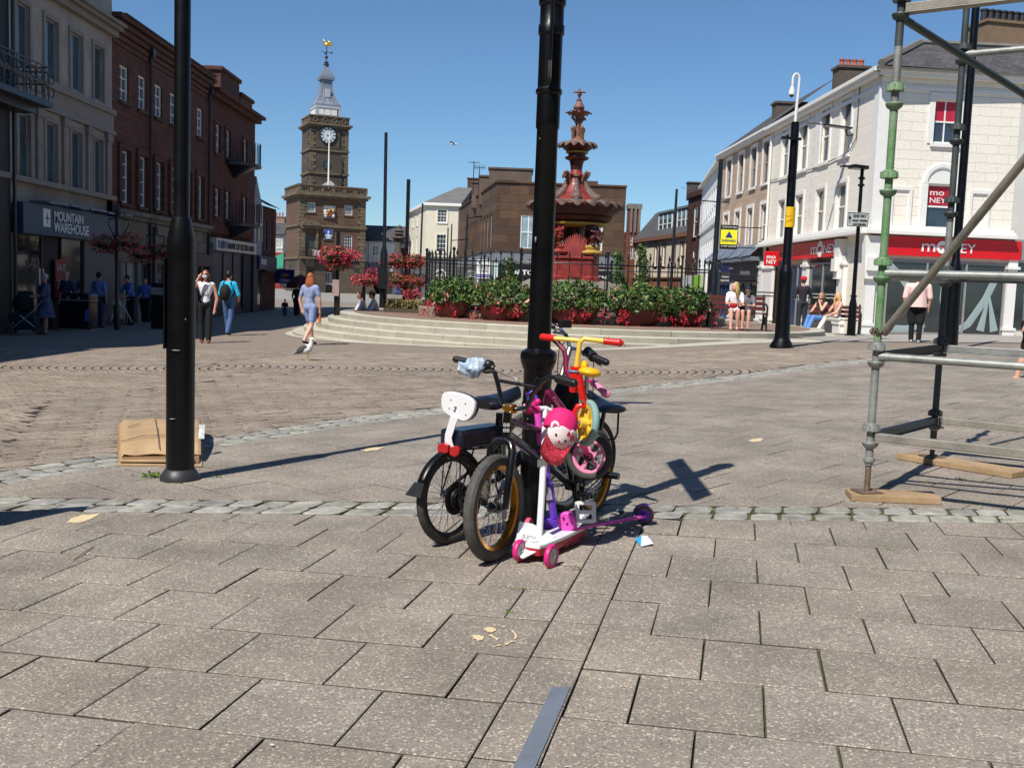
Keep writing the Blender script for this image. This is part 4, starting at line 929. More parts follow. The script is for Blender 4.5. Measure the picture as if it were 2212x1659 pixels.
m=MB();m.torus(F.p(cu,dw[3]-.25,.03),F.n,R,.06,18,6,0,math.pi,ref=F.e);F.box(m,dw[0]-.06,dw[0]+.06,-1,dw[3]-.25,0,.08);F.box(m,dw[1]-.06,dw[1]+.06,-1,dw[3]-.25,0,.08);F.box(m,dw[0],dw[1],dw[3]-.32,dw[3]-.22,0,.06)
for i in range(1,6):an=math.pi*i/6;m.beam(F.p(cu,dw[3]-.25,.045),F.p(cu+R*math.cos(an),dw[3]-.25+R*.95*math.sin(an),.045),.05,.03)
build(m,'frame',white_p,fl_)
pk0,pk1=at(989,405,119),at(1021,407,119)
m=MB();A_,B_,C_,D_=F.p(-.3,v1+.1,.3),F.p(F.len+.3,v1+.1,.3),F.p(F.len+.3,v1+.1,-17),Fs.p(17,v1+.1,.3)
m.add([A_,B_,C_,D_,(pk0.x,119,pk0.z),(pk1.x,119,pk1.z)],[(0,1,5,4),(0,4,3),(3,4,5,2),(1,2,5)]);build(m,'roof',mat('pale_slate',srgb('8b8a84'),.85,.3,.8,bump=.01,col2=srgb('5e5e5c')),T,smooth=0)
m=MB();F.box(m,-.3,F.len+.3,v1-.2,v1+.1,0,.35);Fs.box(m,-.3,17,v1-.2,v1+.1,0,.35);build(m,'eaves',white_p,T,smooth=0)
st0=blockmat('brown_chimney',(1,0),srgb('6b4c3b'),srgb('5d4335'),srgb('453228'),.5,.2)
stack(T,st0,redpot,(at(1012,400,121).x+1.1,121),2.4,1,pk1.z-1.5,at(1000,387,121).z,0)
T=thing('building','brown sandstone corner block with a black shop fascia behind the fountain','building',(3,80,-.42))
bs=blockmat('brown_ashlar',(1,0),srgb('68503f'),srgb('4d3d33'),srgb('3a302a'),1.5,.62,mort=.012,stain=.75,staincol=srgb('423630'),var=.3)
a=at(1074,392,80);b=at(1353,406,80);F=Fac((a.x,80),(b.x,80));L2=31;Fs=Fac((a.x,80),(a.x-.15*L2,80+L2));Fs.n=Vector((-.989,-.148,0))
v1=(a.z+b.z)/2;vg=F.uv(1200,545)[1];wa=rect(F,1125,465,1141,538);wb=rect(F,1268,470,1300,545)
wa=(wa[0],wa[0]+(wb[1]-wb[0]),wb[2],wb[3])
sw_=[(2.2+i*2.35+(1.5 if i>3 else 0),3.3+i*2.35+(1.5 if i>3 else 0),wb[2]-.3,wb[3]+.2)for i in range(9)]
m=MB();F.wall(m,0,F.len,vg,v1,[wa,wb]);Fs.wall(m,0,L2,vg,v1,sw_);F.box(m,.3,F.len-.01,-1,v1-.4,-L2,-.2)
pts=[F.uv(x,y)for x,y in((1262,398),(1300,400),(1318,402))]
F.box(m,5.2,7.8,v1,v1+.35,-.4,-.001);F.box(m,0,1.4,v1,v1+.2,-.4,-.001);build(m,'wall',bs,T,smooth=0)
for r in(wa,wb):window(F,r,T,glassmat('pale_glass',srgb('8fa7ad'),.15),white_p,nx=2,ny=2,fw=.1,bar=.09,dg=-.1)
for r in sw_:window(Fs,r,T,glass_d,white_p,nx=2,ny=3,fw=.12,bar=.07,meet=False,surround=bs)
m=MB();F.box(m,0,F.len+.05,vg-.1,vg+.2,0,.2);Fs.box(m,-.2,L2,vg-.1,vg+.2,0,.2);F.box(m,-.05,F.len+.05,v1-.02,v1+.1,-.35,.12);Fs.box(m,-.1,L2,v1-.02,v1+.1,-.3,.12);build(m,'cornice',bs,T,smooth=0)
gf=mat('grey_fascia',srgb('72777f'),.5,.06,1);vf=F.uv(1200,573)[1]
m=MB();F.box(m,0,F.len,vf,vg-.11,.0,.12);Fs.box(m,-.1,L2,vf,vg-.11,.0,.12);build(m,'grey_band',gf,T,smooth=0)
vq=F.uv(1200,603)[1]
blk=mat('sign_black',srgb('131417'),.45,.1,3)
m=MB();F.box(m,.3,F.len-.3,vq,vf-.02,.0,.16);FS=build(m,'shop_sign',blk,T,smooth=0)
m=MB();F.box(m,.1,F.len-.1,-1,vq-.02,0,.05);Fs.box(m,0,L2,-1,vf-.02,0,.05);build(m,'shop_window',shopglass,T,smooth=0)
F.txt('BURTON',1093,582,1168,592,lw,FS,d=.02,off=.16,bold=.03);q=F.uv(1289,600);q2=F.uv(1312,593)
F.txt('DOROTHY PERKINS',1226,593.5,1312,600,lw,FS,d=.02,off=.16,bold=.03)
m=MB()
for x0,y0,x1,Y in((1057,365,1150,88),(1036,382,1057,90),(1020,395,1040,94)):
 p,q=at(x0,y0,Y),at(x1,y0,Y);m.bx(p.x,q.x,Y,Y+4,v1-1,p.z);m.bx(p.x-.1,q.x+.1,Y-.1,Y+4.1,p.z+.002,p.z+.15)
build(m,'roof_block',mat('roof_block_stone',srgb('62544a'),.9,.3,1),T,smooth=0)
for x,y,kind in((1024,349,'ant'),(1036,360,'ant2')):
 p=at(x,y,92);T2=thing('aerial','thin television aerial on the chimney left of the brown block' if kind=='ant' else 'comb shaped aerial nearest the raised roof block','aerial',(p.x,92,v1),None)
 m=MB();m.tube([(p.x,92,v1),(p.x,92,p.z)],.04,5);build(m,'mast',black_iron,T2)
 m=MB();m.tube([(p.x-.5,92,p.z-.1),(p.x+.5,92,p.z-.1)],.03,5)
 if kind=='ant2':
  for i in range(5):m.tube([(p.x-.4+.2*i,92,p.z-.3),(p.x-.4+.2*i,92,p.z+.15)],.02,4)
 build(m,'antenna',black_iron,T2)
p0,p1=at(1029,601,74),at(1060,562,74)
T=thing('sale_board','white and blue letting board on a post before the brown corner block','sign board',(p0.x,74,gz(p0.x,74)))
m=MB();m.bx(p0.x,p1.x,73.95,74.02,p0.z,p1.z);BP=build(m,'panel',lw,T,smooth=0)
m=MB();hh=(p1.z-p0.z);ww=p1.x-p0.x;m.bx(p0.x,p1.x,73.93,73.948,p0.z+hh*.06,p0.z+hh*.22);build(m,'blue_band',mat('band_blue',srgb('1f3f8f'),.5),BP,smooth=0)
ink=mat('board_ink',srgb('3a3f4a'),.5);nn=(0,-1,0)
for s_,y,h,w_,c in(('TO LET/',.66,.1,.6,ink),('FOR SALE',.53,.1,.68,ink),('Retail investment',.43,.045,.6,ink),('enquiries invited',.37,.045,.6,ink),('0141 237 4320',.095,.09,.86,lw)):
 txt(s_,(p0.x+ww*(1-w_)/2,73.93,p0.z+hh*y),(1,0,0),nn,hh*h,c,BP,width=ww*w_,ext=.012)
m=MB();m.ell((p0.x+ww*.2,73.94,p0.z+hh*.85),(ww*.09,.02,ww*.09),12,6);build(m,'globe_logo',mat('logo_teal',srgb('1f5a80'),.5),BP)
m=MB();m.tube([(p0.x+.1,74.06,gz(0,74)),(p0.x+.1,74.06,p1.z)],.05,6);build(m,'post',white_p,T)
T=thing('building','narrow red sandstone gable with a stone chimney turret between fountain and mansard house','building',(12,105,-.42))
redst=blockmat('red_gable',(1,0),srgb('80503f'),srgb('6f4537'),srgb('4d342c'),.9,.4,mort=.015,stain=.4)
p0,p1=at(1353,500,105),at(1402,478,105);F=Fac((p0.x,105),(p1.x,105))
r1=[rect(F,1362,511+0,1366,530),rect(F,1369,511,1373,530),rect(F,1362,535,1366,560),rect(F,1369,535,1373,560)]
m=MB();F.wall(m,0,F.len,-1,p0.z,r1);F.box(m,.02,F.len,-1,p0.z,-7,-.2);q0,q1=F.uv(1357,500),F.uv(1385,452);F.box(m,q0[0],q1[0],p0.z,q1[1],-2,-.01);build(m,'wall',redst,T,smooth=0)
m=MB();F.box(m,q0[0]-.1,q1[0]+.1,q1[1],q1[1]+.5,-2.1,.1)
for i in range(3):F.box(m,q0[0]+.15+i*.42,q0[0]+.35+i*.42,q1[1]-2.4,q1[1],-.1,.14)
build(m,'chimney_head',mat('grey_stone_far',srgb('77706a'),.9,.3,1),T,smooth=0)
for r in r1:window(F,r,T,glass_d,white_p,nx=1,ny=2,fw=.06,dg=-.1)
T=thing('building','cream fronted house with a slate mansard roof and two wide dormers','building',(15,95,-.42))
e0,e1=at(1373,527,105),at(1488,504,88)
F=Fac((e0.x,105),(e1.x,88));F.n=-F.n if F.n.y>0 else F.n;v1=(e0.z+e1.z)/2
wn=[rect(F,*q)for q in((1387,540,1394,579),(1414,534,1420,576),(1432,531,1437,575),(1453,526,1458,572),(1470,522,1477,570))]
wt=sum(r[3]for r in wn)/5;wb_=sum(r[2]for r in wn)/5;wn=[((r[0]+r[1])/2-.45,(r[0]+r[1])/2+.45,wb_,wt)for r in wn]
vs1=F.uv(1440,601)[1]
m=MB();F.wall(m,0,F.len,vs1,v1,wn);F.box(m,.02,F.len-.02,-1,v1-.01,-9,-.2);build(m,'wall',mat('cream_wall_far',srgb('d8d0bd'),.75,.06,1),T,smooth=0)
brt=mat('brown_trim',srgb('7a5544'),.8,.2,2)
for r in wn:window(F,r,T,glass_b,white_p,sill=brt,nx=1,ny=2,fw=.07,surround=brt,sw=.16)
m=MB();F.box(m,0,F.len,v1-.1,v1+.25,0,.35);F.box(m,0,F.len,vs1-.05,vs1+.1,0,.2);build(m,'string_course',brt,T,smooth=0)
m=MB();F.box(m,0,F.len,vs1-1.3,vs1-.05,.0,.05);build(m,'brown_band',mat('brown_band',srgb('8a5a44'),.8,.1,1),T,smooth=0)
m=MB();F.box(m,0,F.len,-1,vs1-1.3,.0,.04);build(m,'shop_window',shopglass,T,smooth=0)
m=MB();F.box(m,F.len*.52,F.len-.4,vs1-2.5,vs1-1.6,.05,.2);fs=build(m,'fascia',navy,T,smooth=0)
txt('CLARKS',F.p(F.len*.55,vs1-2.3,.2),F.e,F.n,.45,lw,fs,width=3.6,ext=.02)if False else None
ztm=F.uv(1440,447)[1];mansl=blockmat('mansard_slate',(F.e.x,F.e.y),srgb('5f5f63'),srgb('505055'),srgb('333336'),.35,.22,mort=.01,stain=.3,staincol=srgb('6d6d68'))
m=MB();i0=1.6
m.add([F.p(0,v1+.2,.3),F.p(F.len,v1+.2,.3),F.p(F.len,ztm,-1.5),F.p(i0,ztm,-1.5),F.p(0,v1+.2,-9),F.p(F.len,v1+.2,-9),F.p(F.len,ztm+.6,-5),F.p(i0,ztm+.6,-5)],[(0,1,2,3),(3,2,6,7),(0,3,7,4),(1,5,6,2),(4,7,6,5)]);build(m,'roof',mansl,T,smooth=0)
dm=mat('dormer_grey',srgb('6e757c'),.6,.1,2)
for(x0,x1,yt,yb)in((1420,1446,466,503),(1460,1485,456,493)):
 r=rect(F,x0,yt,x1,yb);m=MB();F.box(m,r[0]-.2,r[1]+.2,r[2]-.1,r[3]+.12,-2.2,-.25);F.box(m,r[0]-.3,r[1]+.3,r[3]+.12,r[3]+.32,-2.2,-.05);D_=build(m,'dormer',dm,T,smooth=0)
 n_=3
 for i in range(n_):
  if i==2 and x0==1420:pass
  a_=r[0]+(r[1]-r[0])*i/n_+.05;b_=r[0]+(r[1]-r[0])*(i+1)/n_-.05;m=MB();F.box(m,a_,b_,r[2]+.1,r[3]-.1,-.24,-.2);build(m,'window',glass_b,D_,smooth=0)
 m=MB()
 for i in range(n_+1):u=r[0]+(r[1]-r[0])*i/n_;F.box(m,u-.07,u+.07,r[2]+.05,r[3],-.24,-.15)
 F.box(m,r[0],r[1],(r[2]+r[3])/2-.04,(r[2]+r[3])/2+.04,-.19,-.16);F.box(m,r[0]-.1,r[1]+.1,r[2]-.02,r[2]+.08,-.24,-.1);build(m,'frame',white_p,D_,smooth=0)
T=thing('building','narrow dark red stone house between mansard house and white terrace','building',(15,86,-.42))
p0,p1=at(1487,436,87),at(1520,424,82);F=Fac((p0.x,87),(p1.x,82));F.n=-F.n if F.n.y>0 else F.n;v1=p0.z+.2
wn=[rect(F,*q)for q in((1499,448,1504,512),(1512,440,1516,505),(1496,540,1501,590),(1508,536,1513,588))]
dst=blockmat('dark_red_stone',(F.e.x,F.e.y),srgb('54382f'),srgb('483027'),srgb('33241f'),.9,.4,stain=.5)
m=MB();F.wall(m,0,F.len,2.2,v1,wn);F.box(m,.02,F.len-.02,-1,v1-.01,-8,-.2);build(m,'wall',dst,T,smooth=0)
for r in wn:window(F,r,T,glass_b,white_p,nx=1,ny=2,fw=.08,sill=dst)
m=MB();F.box(m,0,F.len,-1,2.2,0,.05);build(m,'shop_window',shopglass,T,smooth=0)
m=MB();F.box(m,0,F.len,2.1,2.6,.0,.2);F.box(m,0,F.len,1.4,2.1,.055,.2);build(m,'fascia',mat('pale_fascia',srgb('b9bcbd'),.6),T,smooth=0)
m=MB();F.box(m,0,F.len,v1,v1+.4,-.5,.2);build(m,'parapet',dst,T,smooth=0)
stack(T,mat('dark_harl',srgb('4d4640'),.95,.2,4),redpot,(at(1512,430,88).x,88),2.2,.9,v1,v1+1.4,0)
def corner_house():pass
K=(13.04,38.0)
FWl=Fac(K,(K[0]-.03*30,K[1]+30));FWl.n=Vector((-.9995,-.03,0))
FWr=Fac(K,(K[0]+8,K[1]+.8));FWr.n=Vector((.0995,-.995,0))if False else FWr.n
T=thing('building','narrow white terrace end seen at a steep angle past the beige house','building',(13,66,-.42))
u61=FWl.uv(1549,500)[0];q=FWl.p(u61,0);F=Fac((q.x,q.y),(q.x+.115*17,q.y+17));F.n=Vector((-.993,.114,0))if False else(F.n if F.n.x<0 else-F.n)
v1=F.uv(1552,358)[1];wt=mat('white_harl',srgb('dadcdd'),.8,.05,1,bump=.004)
hs_=[(.6+i*1.7,1.5+i*1.7,a_,a_+1.9)for i in range(9)for a_ in(v1-3.1,v1-6.3)]
m=MB();F.wall(m,.003,17,-1,v1,hs_);F.box(m,.1,16.9,-1,v1-.01,-7,-.2);build(m,'wall',wt,T,smooth=0)
for r in hs_:window(F,r,T,glass_d,white_p,nx=1,ny=2,fw=.08)
m=MB();F.box(m,0,17.2,v1,v1+.18,-.3,.3);F.box(m,0,17,v1-3.6,v1-3.45,0,.1);build(m,'cornice',white_p,T,smooth=0)
m=MB();m.add([F.p(0,v1+.15,.25),F.p(17,v1+.15,.25),F.p(17,v1+2.2,-3.5),F.p(0,v1+2.2,-3.5)],[(0,1,2,3)]);build(m,'roof',slate_m,T,smooth=0)
m=MB();F.box(m,.2,16.8,1.1,2.5,.0,.25);FS=build(m,'fascia',mat('fascia_white',srgb('c8cacb'),.5),T,smooth=0)
m=MB();F.box(m,7,16.5,1.15,2.45,.255,.4);build(m,'green_sign',mat('lime',srgb('86c02a'),.5),FS,smooth=0)
m=MB();F.box(m,2.5,6.8,1.2,2.55,.255,.36);o=build(m,'notice_board',mat('board_cream',srgb('ddd8cf'),.6),FS,smooth=0)
m=MB();F.box(m,.3,16.5,-.6,1.05,.01,.04);build(m,'shop_window',shopglass,T,smooth=0)
for i in range(6):m=MB();F.box(m,1.2+i*2.9,2.2+i*2.9,-1,1.1,.02,.2);build(m,'pier',white_p,T,smooth=0)
def row_house(label,uA,uB,wallm,wlist1,wlist2,v_eave,vshop,roofm,back=8,sash=white_p,name='building'):
 c=FWl.p((uA+uB)/2,0);T=thing(name,label,'building',(c.x,c.y,gz(c.x,c.y)))
 m=MB();FWl.wall(m,uA+.002,uB-.002,vshop,v_eave,wlist1+wlist2);FWl.box(m,uA+.01,uB-.01,-1.2,v_eave-.01,-back,-.2);build(m,'wall',wallm,T,smooth=0)
 return T
eW=(FWl.e.x,FWl.e.y)
beige=blockmat('beige_ashlar',eW,srgb('bfa893'),srgb('b59e8a'),srgb('94806f'),.75,.32,mort=.006,stain=.12,staincol=srgb('9a8675'),var=.25)
wash=blockmat('white_ashlar',eW,srgb('ece6db'),srgb('e9e2d6'),srgb('dcd5c8'),.8,.34,mort=.006,stain=.1,staincol=srgb('bfbab0'),var=.22)
washr=blockmat('white_ashlar_front',(FWr.e.x,FWr.e.y),srgb('f0e9dc'),srgb('ede5d7'),srgb('dfd7c8'),.85,.34,mort=.005,stain=.1,staincol=srgb('c9c4b8'),var=.22,bump=.014)
v_e=FWl.uv(1864,180)[1];u50=FWl.uv(1661,400)[0]
t1=[rect(FWl,*q)for q in((1816,217,1841,326),(1773,245,1794,342),(1726,268,1746,369),(1688,289,1705,381))]
t2=[rect(FWl,*q)for q in((1807,400,1826,492),(1763,410,1779,501),(1718,424,1733,511),(1681,436,1694,516))]
def avg(rs,w_=1.15):a=sum(r[2]for r in rs)/len(rs);b=sum(r[3]for r in rs)/len(rs);return[((r[0]+r[1])/2-w_/2,(r[0]+r[1])/2+w_/2,a,b)for r in rs]
t1=avg(t1);t2=avg(t2)
vsh=FWl.uv(1823,512)[1];vr0=FWl.uv(1823,554)[1]
T=thing('building','large white painted corner building with red bank signs behind the scaffold','building',(K[0],K[1],gz(*K)))
WB=T
wr1=rect(FWr,2021,214,2066,313);wr2=rect(FWr,2004,396,2055,497);uR=FWr.uv(2192,400)[0]
m=MB();FWl.wall(m,0,u50,vsh,v_e,t1+t2);FWr.wall(m,0,uR,vsh,v_e,[wr1,wr2]);m.mi=0
build(m,'wall',washr,T,smooth=0)
m=MB();Qb=MB();a_,b_=FWl.p(.4,0,-.25),FWr.p(uR-.02,0,-.25)
m.bx(K[0]+.25,b_.x,K[1]+.9,K[1]+u50,-1.2,v_e-.02);build(m,'inner_walls',washr,T,smooth=0)
for r in t1+t2:window(FWl,r,T,glass_d,white_p,sill=white_p,nx=1,ny=2,fw=.08,surround=white_p,sw=.15,dg=-.14)
cu=(t1[1][0]+t1[2][0])/2;m=MB();FWl.box(m,cu-.4,cu+.4,t1[0][2],t1[0][3],.003,.03);FWl.box(m,cu-.5,cu+.5,t1[0][2]-.1,t1[0][2],.003,.08);build(m,'blind_window',white_p,T,smooth=0)
redbl=mat('crimson_blind',srgb('b3213a'),.5,.05,3)
window(FWr,wr1,T,glass_d,white_p,sill=white_p,nx=2,ny=2,fw=.07,bar=.05,surround=white_p,sw=.22,dg=-.14,blind=(.48,redbl),label='upper window with a crimson blind')
aw=window(FWr,wr2,T,glass_d,white_p,nx=1,ny=2,fw=.08,surround=None,dg=-.14,label='arched window with a red poster')
m=MB();cu=(wr2[0]+wr2[1])/2;R=(wr2[1]-wr2[0])/2;FWr.poly(m,[(cu+R*math.cos(math.pi*i/16),wr2[3]+R*math.sin(math.pi*i/16))for i in range(17)],.002,.02);build(m,'arch_panel',white_p,aw,smooth=0)
m=MB();m.torus(FWr.p(cu,wr2[3],.03),FWr.n,R+.12,.13,24,6,0,math.pi,ref=FWr.e,sq=.5);FWr.box(m,wr2[0]-.25,wr2[0]-.003,wr2[2],wr2[3],.002,.08);FWr.box(m,wr2[1]+.003,wr2[1]+.25,wr2[2],wr2[3],.002,.08);build(m,'arch_surround',white_p,aw)
bank_red=mat('bank_red',srgb('d3121c'),.35,.04,2);wsg=mat('sign_bright',srgb('f0efec'),.4,.02,4)
r_=(wr2[0]+.08,wr2[1]-.08,(wr2[2]+wr2[3])/2+.05,wr2[3]-.05);m=MB();FWr.box(m,*r_,-.135,-.12);po=build(m,'poster',mat('poster_red',srgb('a81830'),.4,.05,2),aw,smooth=0)
w_=r_[1]-r_[0];h_=r_[3]-r_[2]
txt('mo',FWr.p(r_[0]+w_*.12,r_[2]+h_*.5,-.12),FWr.e,FWr.n,h_*.3,wsg,po,width=w_*.6,ext=.006);txt('NEY',FWr.p(r_[0]+w_*.12,r_[2]+h_*.12,-.12),FWr.e,FWr.n,h_*.27,wsg,po,width=w_*.7,ext=.006)
for s_ in(-1,1):
 uc=cu+s_*(R+1.0);m=MB();FWr.box(m,uc-.42,uc-.3,wr2[2]-.0,wr2[3]-.3,.003,.07);FWr.box(m,uc+.3,uc+.42,wr2[2],wr2[3]-.3,.003,.07);FWr.box(m,uc-.42,uc+.42,wr2[3]-.3,wr2[3]-.18,.003,.072);build(m,'side_panel',white_p,T,smooth=0)
m=MB()
for F,L_,sgn in((FWl,u50,1),(FWr,uR,1)):
 F.box(m,-.02,L_,v_e-.55,v_e-.42,0,.06);F.box(m,-.2,L_,v_e-.12,v_e+.02,0,.28);F.box(m,-.3,L_,v_e+.02,v_e+.16,0,.4)
FWl.box(m,-.06,.45,vsh,v_e-.55,0,.05);FWr.box(m,-.06,.45,vsh,v_e-.55,0,.055);build(m,'eaves_moulding',white_p,T,smooth=0)
m=MB()
for F,L_ in((FWl,u50),(FWr,uR)):
 for k,(a,b,d)in enumerate(((0,.12,.5),(.12,.24,.38),(.24,.34,.2))):F.box(m,-.3 if k<1 else-.2,L_,vsh+a-.02,vsh+b-.02,0,d)
build(m,'shop_cornice',white_p,T,smooth=0)
def fascia(F,u0,u1,v0,v1,m_,par):m=MB();F.box(m,u0,u1,v0,v1,.002,.22);return build(m,'fascia_sign',m_,par,smooth=0)
ul0,ul1=FWl.uv(1828,530)[0],FWl.uv(1672,530)[0]
f1=fascia(FWl,ul0,ul1,vr0,vsh-.08,bank_red,T);ur0,ur1=FWr.uv(1883,540)[0],FWr.uv(2199,540)[0];f2=fascia(FWr,ur0,ur1,vr0,vsh-.08,bank_red,T)
Hs=vsh-.08-vr0
def money(F,x0,x1,par,E):
 a,b=F.uv(x0,540)[0],F.uv(x1,540)[0];w_=abs(b-a);s=1 if b>a else-1;e=F.e*s;O=F.p(a,vr0+Hs*.25,.22);h=Hs*.52
 txt('m',O,e,F.n,h*1.28,wsg,par,width=w_*.25,ext=.02);txt('NEY',O+e*w_*.52,e,F.n,h,wsg,par,width=w_*.48,ext=.02)
 m=MB();Rm=Matrix((e,Vector((0,0,1)),F.n)).transposed();m.lathe([(w_*.11,0),(w_*.11,.03),(.001,.03)],24,O+e*w_*.38+Vector((0,0,h*.5)),Rm);ro=build(m,'roundel',wsg,par,smooth=0)
 m=MB();c=O+e*w_*.38+Vector((0,0,h*.5))+F.n*.045;m.tube([c+e*w_*.06*math.cos(t*.5)*(1-.03*t)+Vector((0,0,1))*w_*.03*math.sin(t*.9)for t in range(14)],w_*.006,5);build(m,'scribble',bank_red,ro)
money(FWl,1764,1818,f1,1);money(FWr,1984,2100,f2,1)
zgW=-.25
def shopL(F,x0,x1,v0,v1,par,m_=None,n=1,nm='shop_window',fr=None):
 a,b=F.uv(x0,620)[0],F.uv(x1,620)[0];a,b=min(a,b),max(a,b);m=MB();F.box(m,a,b,v0,v1,.01,.03);o=build(m,nm,m_ or shopglass,par,smooth=0)
 f=MB()
 for i in range(n+1):u=a+(b-a)*i/n;F.box(f,u-.035,u+.035,v0,v1,.031,.08)
 F.box(f,a,b,v1-.08,v1,.031,.085);F.box(f,a,b,v0,v0+.08,.031,.085);build(f,'frame',fr or greyframe,o,smooth=0);return o,a,b
def pilaster(F,x0,x1,par,m_=white_p,top=None,z=None):
 a,b=F.uv(x0,620)[0],F.uv(x1,620)[0];a,b=min(a,b),max(a,b);z=zgW-.6 if z is None else z;t=vr0 if top is None else top
 m=MB();F.box(m,a,b,z,t,0,.16);F.box(m,a-.05,b+.05,z,z+1.1,.16,.2);F.box(m,a-.07,b+.07,z+1.1,z+1.2,.0,.24);F.box(m,a-.06,b+.06,t-.35,t-.25,0,.24);build(m,'pilaster',m_,par,smooth=0)
o,a,b=shopL(FWr,1913,2167,zgW+.25,vr0-.15,T,n=3)
frost=mat('frosted_vinyl',srgb('93a3a3'),.35,.05,1)
m=MB();vm=(zgW+.3+vr0-.2)/2;hh=vr0-zgW-.8
def sw2(pts,r):m.tube([FWr.p(u,v,.04)for u,v in pts],r,8)
sw2([(a+.05+.9*math.sin(t*.35),vm+hh*.5-t*hh/9)for t in range(10)]+[(a+.9,vm-hh*.5-.02),(a+1.6,vm-hh*.42)],.13)
sw2([(b-2.3,vm+hh*.5),(b-2.35,vm),(b-2.2,vm-hh*.42),(b-1.7,vm-hh*.5),(b-1.3,vm-hh*.4),(b-.7,vm+hh*.0),(b-.4,vm+hh*.3)],.14)
sw2([(b-.8,vm-hh*.5),(b-.55,vm+.1),(b-.25,vm-hh*.5)],.16)
m.v=[tuple(FWr.p((Vector(v)-FWr.o).dot(FWr.e),v[2],.045+((Vector(v)-FWr.o).dot(FWr.n)-.04)*.04))for v in m.v];build(m,'window_graphics',frost,o)
m=MB();FWr.box(m,FWr.uv(1896,600)[0],FWr.uv(2170,600)[0],-1.2,zgW+.22,0,.12);build(m,'stall_riser',white_p,T,smooth=0)
pilaster(FWr,1866,1886,T);pilaster(FWr,2170,2190,T)
m=MB();FWr.box(m,.0,FWr.uv(1913,600)[0],-1.2,vsh,0,.01);FWr.box(m,FWr.uv(2165,600)[0],uR,-1.2,vsh,0,.01);FWr.box(m,0,uR,vr0-.15,vsh,0,.002);FWl.box(m,0,ul0,-1.2,vsh,0,.01);build(m,'shop_surround',washr,T,smooth=0)
o,a,b=shopL(FWl,1747,1813,zgW-.2,vr0-.2,T,n=2);
o,a,b=shopL(FWl,1709,1740,zgW-.2,vr0-.2,T,n=2,m_=mat('blue_poster_glass',srgb('33508f'),.25,.4,.8,col2=srgb('20262e')))
m=MB();r=rect(FWl,1727,630,1738,688);FWl.box(m,r[0],r[1],r[2],r[3],.04,.05);n_=build(m,'notice',mat('notice_white',srgb('c3c6ca'),.6,.3,5),o,smooth=0)
m=MB();FWl.box(m,FWl.uv(1816,600)[0],FWl.uv(1672,600)[0],-1.3,zgW-.22,0,.1);build(m,'doorstep',white_p,T,smooth=0)
pilaster(FWl,1815,1828,T,z=-.9);pilaster(FWl,1738,1748,T,z=-1.0);pilaster(FWl,1653,1672,T,z=-1.1)
for F,x in((FWl,1822),(FWr,1876)):
 u=F.uv(x,560)[0];m=MB();F.poly(m,[(u-.22,vr0-.9),(u+.22,vr0-.9),(u+.3,vsh-.1),(u-.3,vsh-.1)],0,.3);F.box(m,u-.2,u+.2,vr0-.6,vr0-.1,.3,.42);build(m,'console',white_p,T,smooth=0)
pk=at(1992,93,41.2);rz1=pk.z;rdg=at(2160,104,43)
m=MB();ev=v_e+.12
A_=FWl.p(-.4,ev,.38)+FWr.n*.38;Bq=FWl.p(u50,ev,.38);Cq=FWr.p(uR+4,ev,.38)
P1=Vector((pk.x,41.4,rz1));P2=Vector((rdg.x+2,41.6,rz1));P3=Vector((FWl.p(u50,0).x+3.3,K[1]+u50,rz1+.2));P4=Vector((pk.x+1.5,46,rz1))
Dq=Vector((P3.x+5,K[1]+u50,ev));Eq=Cq+Vector((0,11,0))
m.add([A_,Bq,Cq,P1,P2,P3,Dq,Eq],[(0,3,5,1),(0,2,4,3),(5,3,4,7,6)])
slR=mat('old_slate',srgb('5c5a5b'),.85,.3,2.2,bump=.02,col2=srgb('413f42'),fine=8,bscale=9)
build(m,'roof',slate_m if False else blockmat('roof_slates',(1,0),srgb('5d5a5d'),srgb('4a484b'),srgb('302e31'),.28,.13,mort=.008,stain=.3,staincol=srgb('787468'),var=.5),T,smooth=0)
m=MB();m.tube([A_+Vector((0,0,.05)),P1+Vector((0,0,.05))],.14,6);m.tube([P1+Vector((0,0,.05)),P2+Vector((0,0,.05))],.13,6);m.tube([P1+Vector((0,0,.02)),P3],.12,6);build(m,'ridge',mat('ridge_stone',srgb('6d6862'),.9,.2,3),T)
harl=mat('harled_chimney',srgb('5b5148'),.95,.25,5,bump=.02)
c=at(1838,160,50);stack(T,harl,redpot,(c.x,50),1.45,.9,v_e+.3,at(1838,152,50).z,4,rz=.05,pr=.13,ph=.36)
c=at(1704,230,57);stack(T,harl,redpot,(c.x,57),1.6,.9,v_e+.2,at(1704,228,57).z,0)
c=at(2165,60,47);big=mat('tan_chimney',srgb('7d6650'),.9,.15,3)
stack(T,big,mat('black_pot',srgb('26262a'),.6),(c.x,47),2.6,1.6,v_e+2,at(2165,62,47).z,7,rz=.2,pr=.17,ph=.62)
m=MB();m.beam(at(2180,190,41.5),at(2110,130,44.2),.5,.08);build(m,'roof_flashing',mat('flashing',srgb('b4bcc2'),.5,.1,3),T,smooth=0)
m=MB();u=u50-.35;m.tube([FWl.p(u,-1,.1),FWl.p(u,v_e-.2,.1)],.06,8);build(m,'drainpipe',white_p,T)
m=MB();pts=[FWl.p(*FWl.uv(x,y),.05)for x,y in((1860,186),(1852,300),(1836,328),(1790,352),(1730,375),(1700,382),(1664,392))];m.tube(pts,.02,5);build(m,'cable',mat('cable_grey',srgb('55534f'),.6),T)
WL_=FWl.p(*FWl.uv(1843,292),0);TL=thing('wall_lamp','flat black lamp on a bracket high on the white corner building','lamp',(WL_.x,WL_.y,WL_.z))
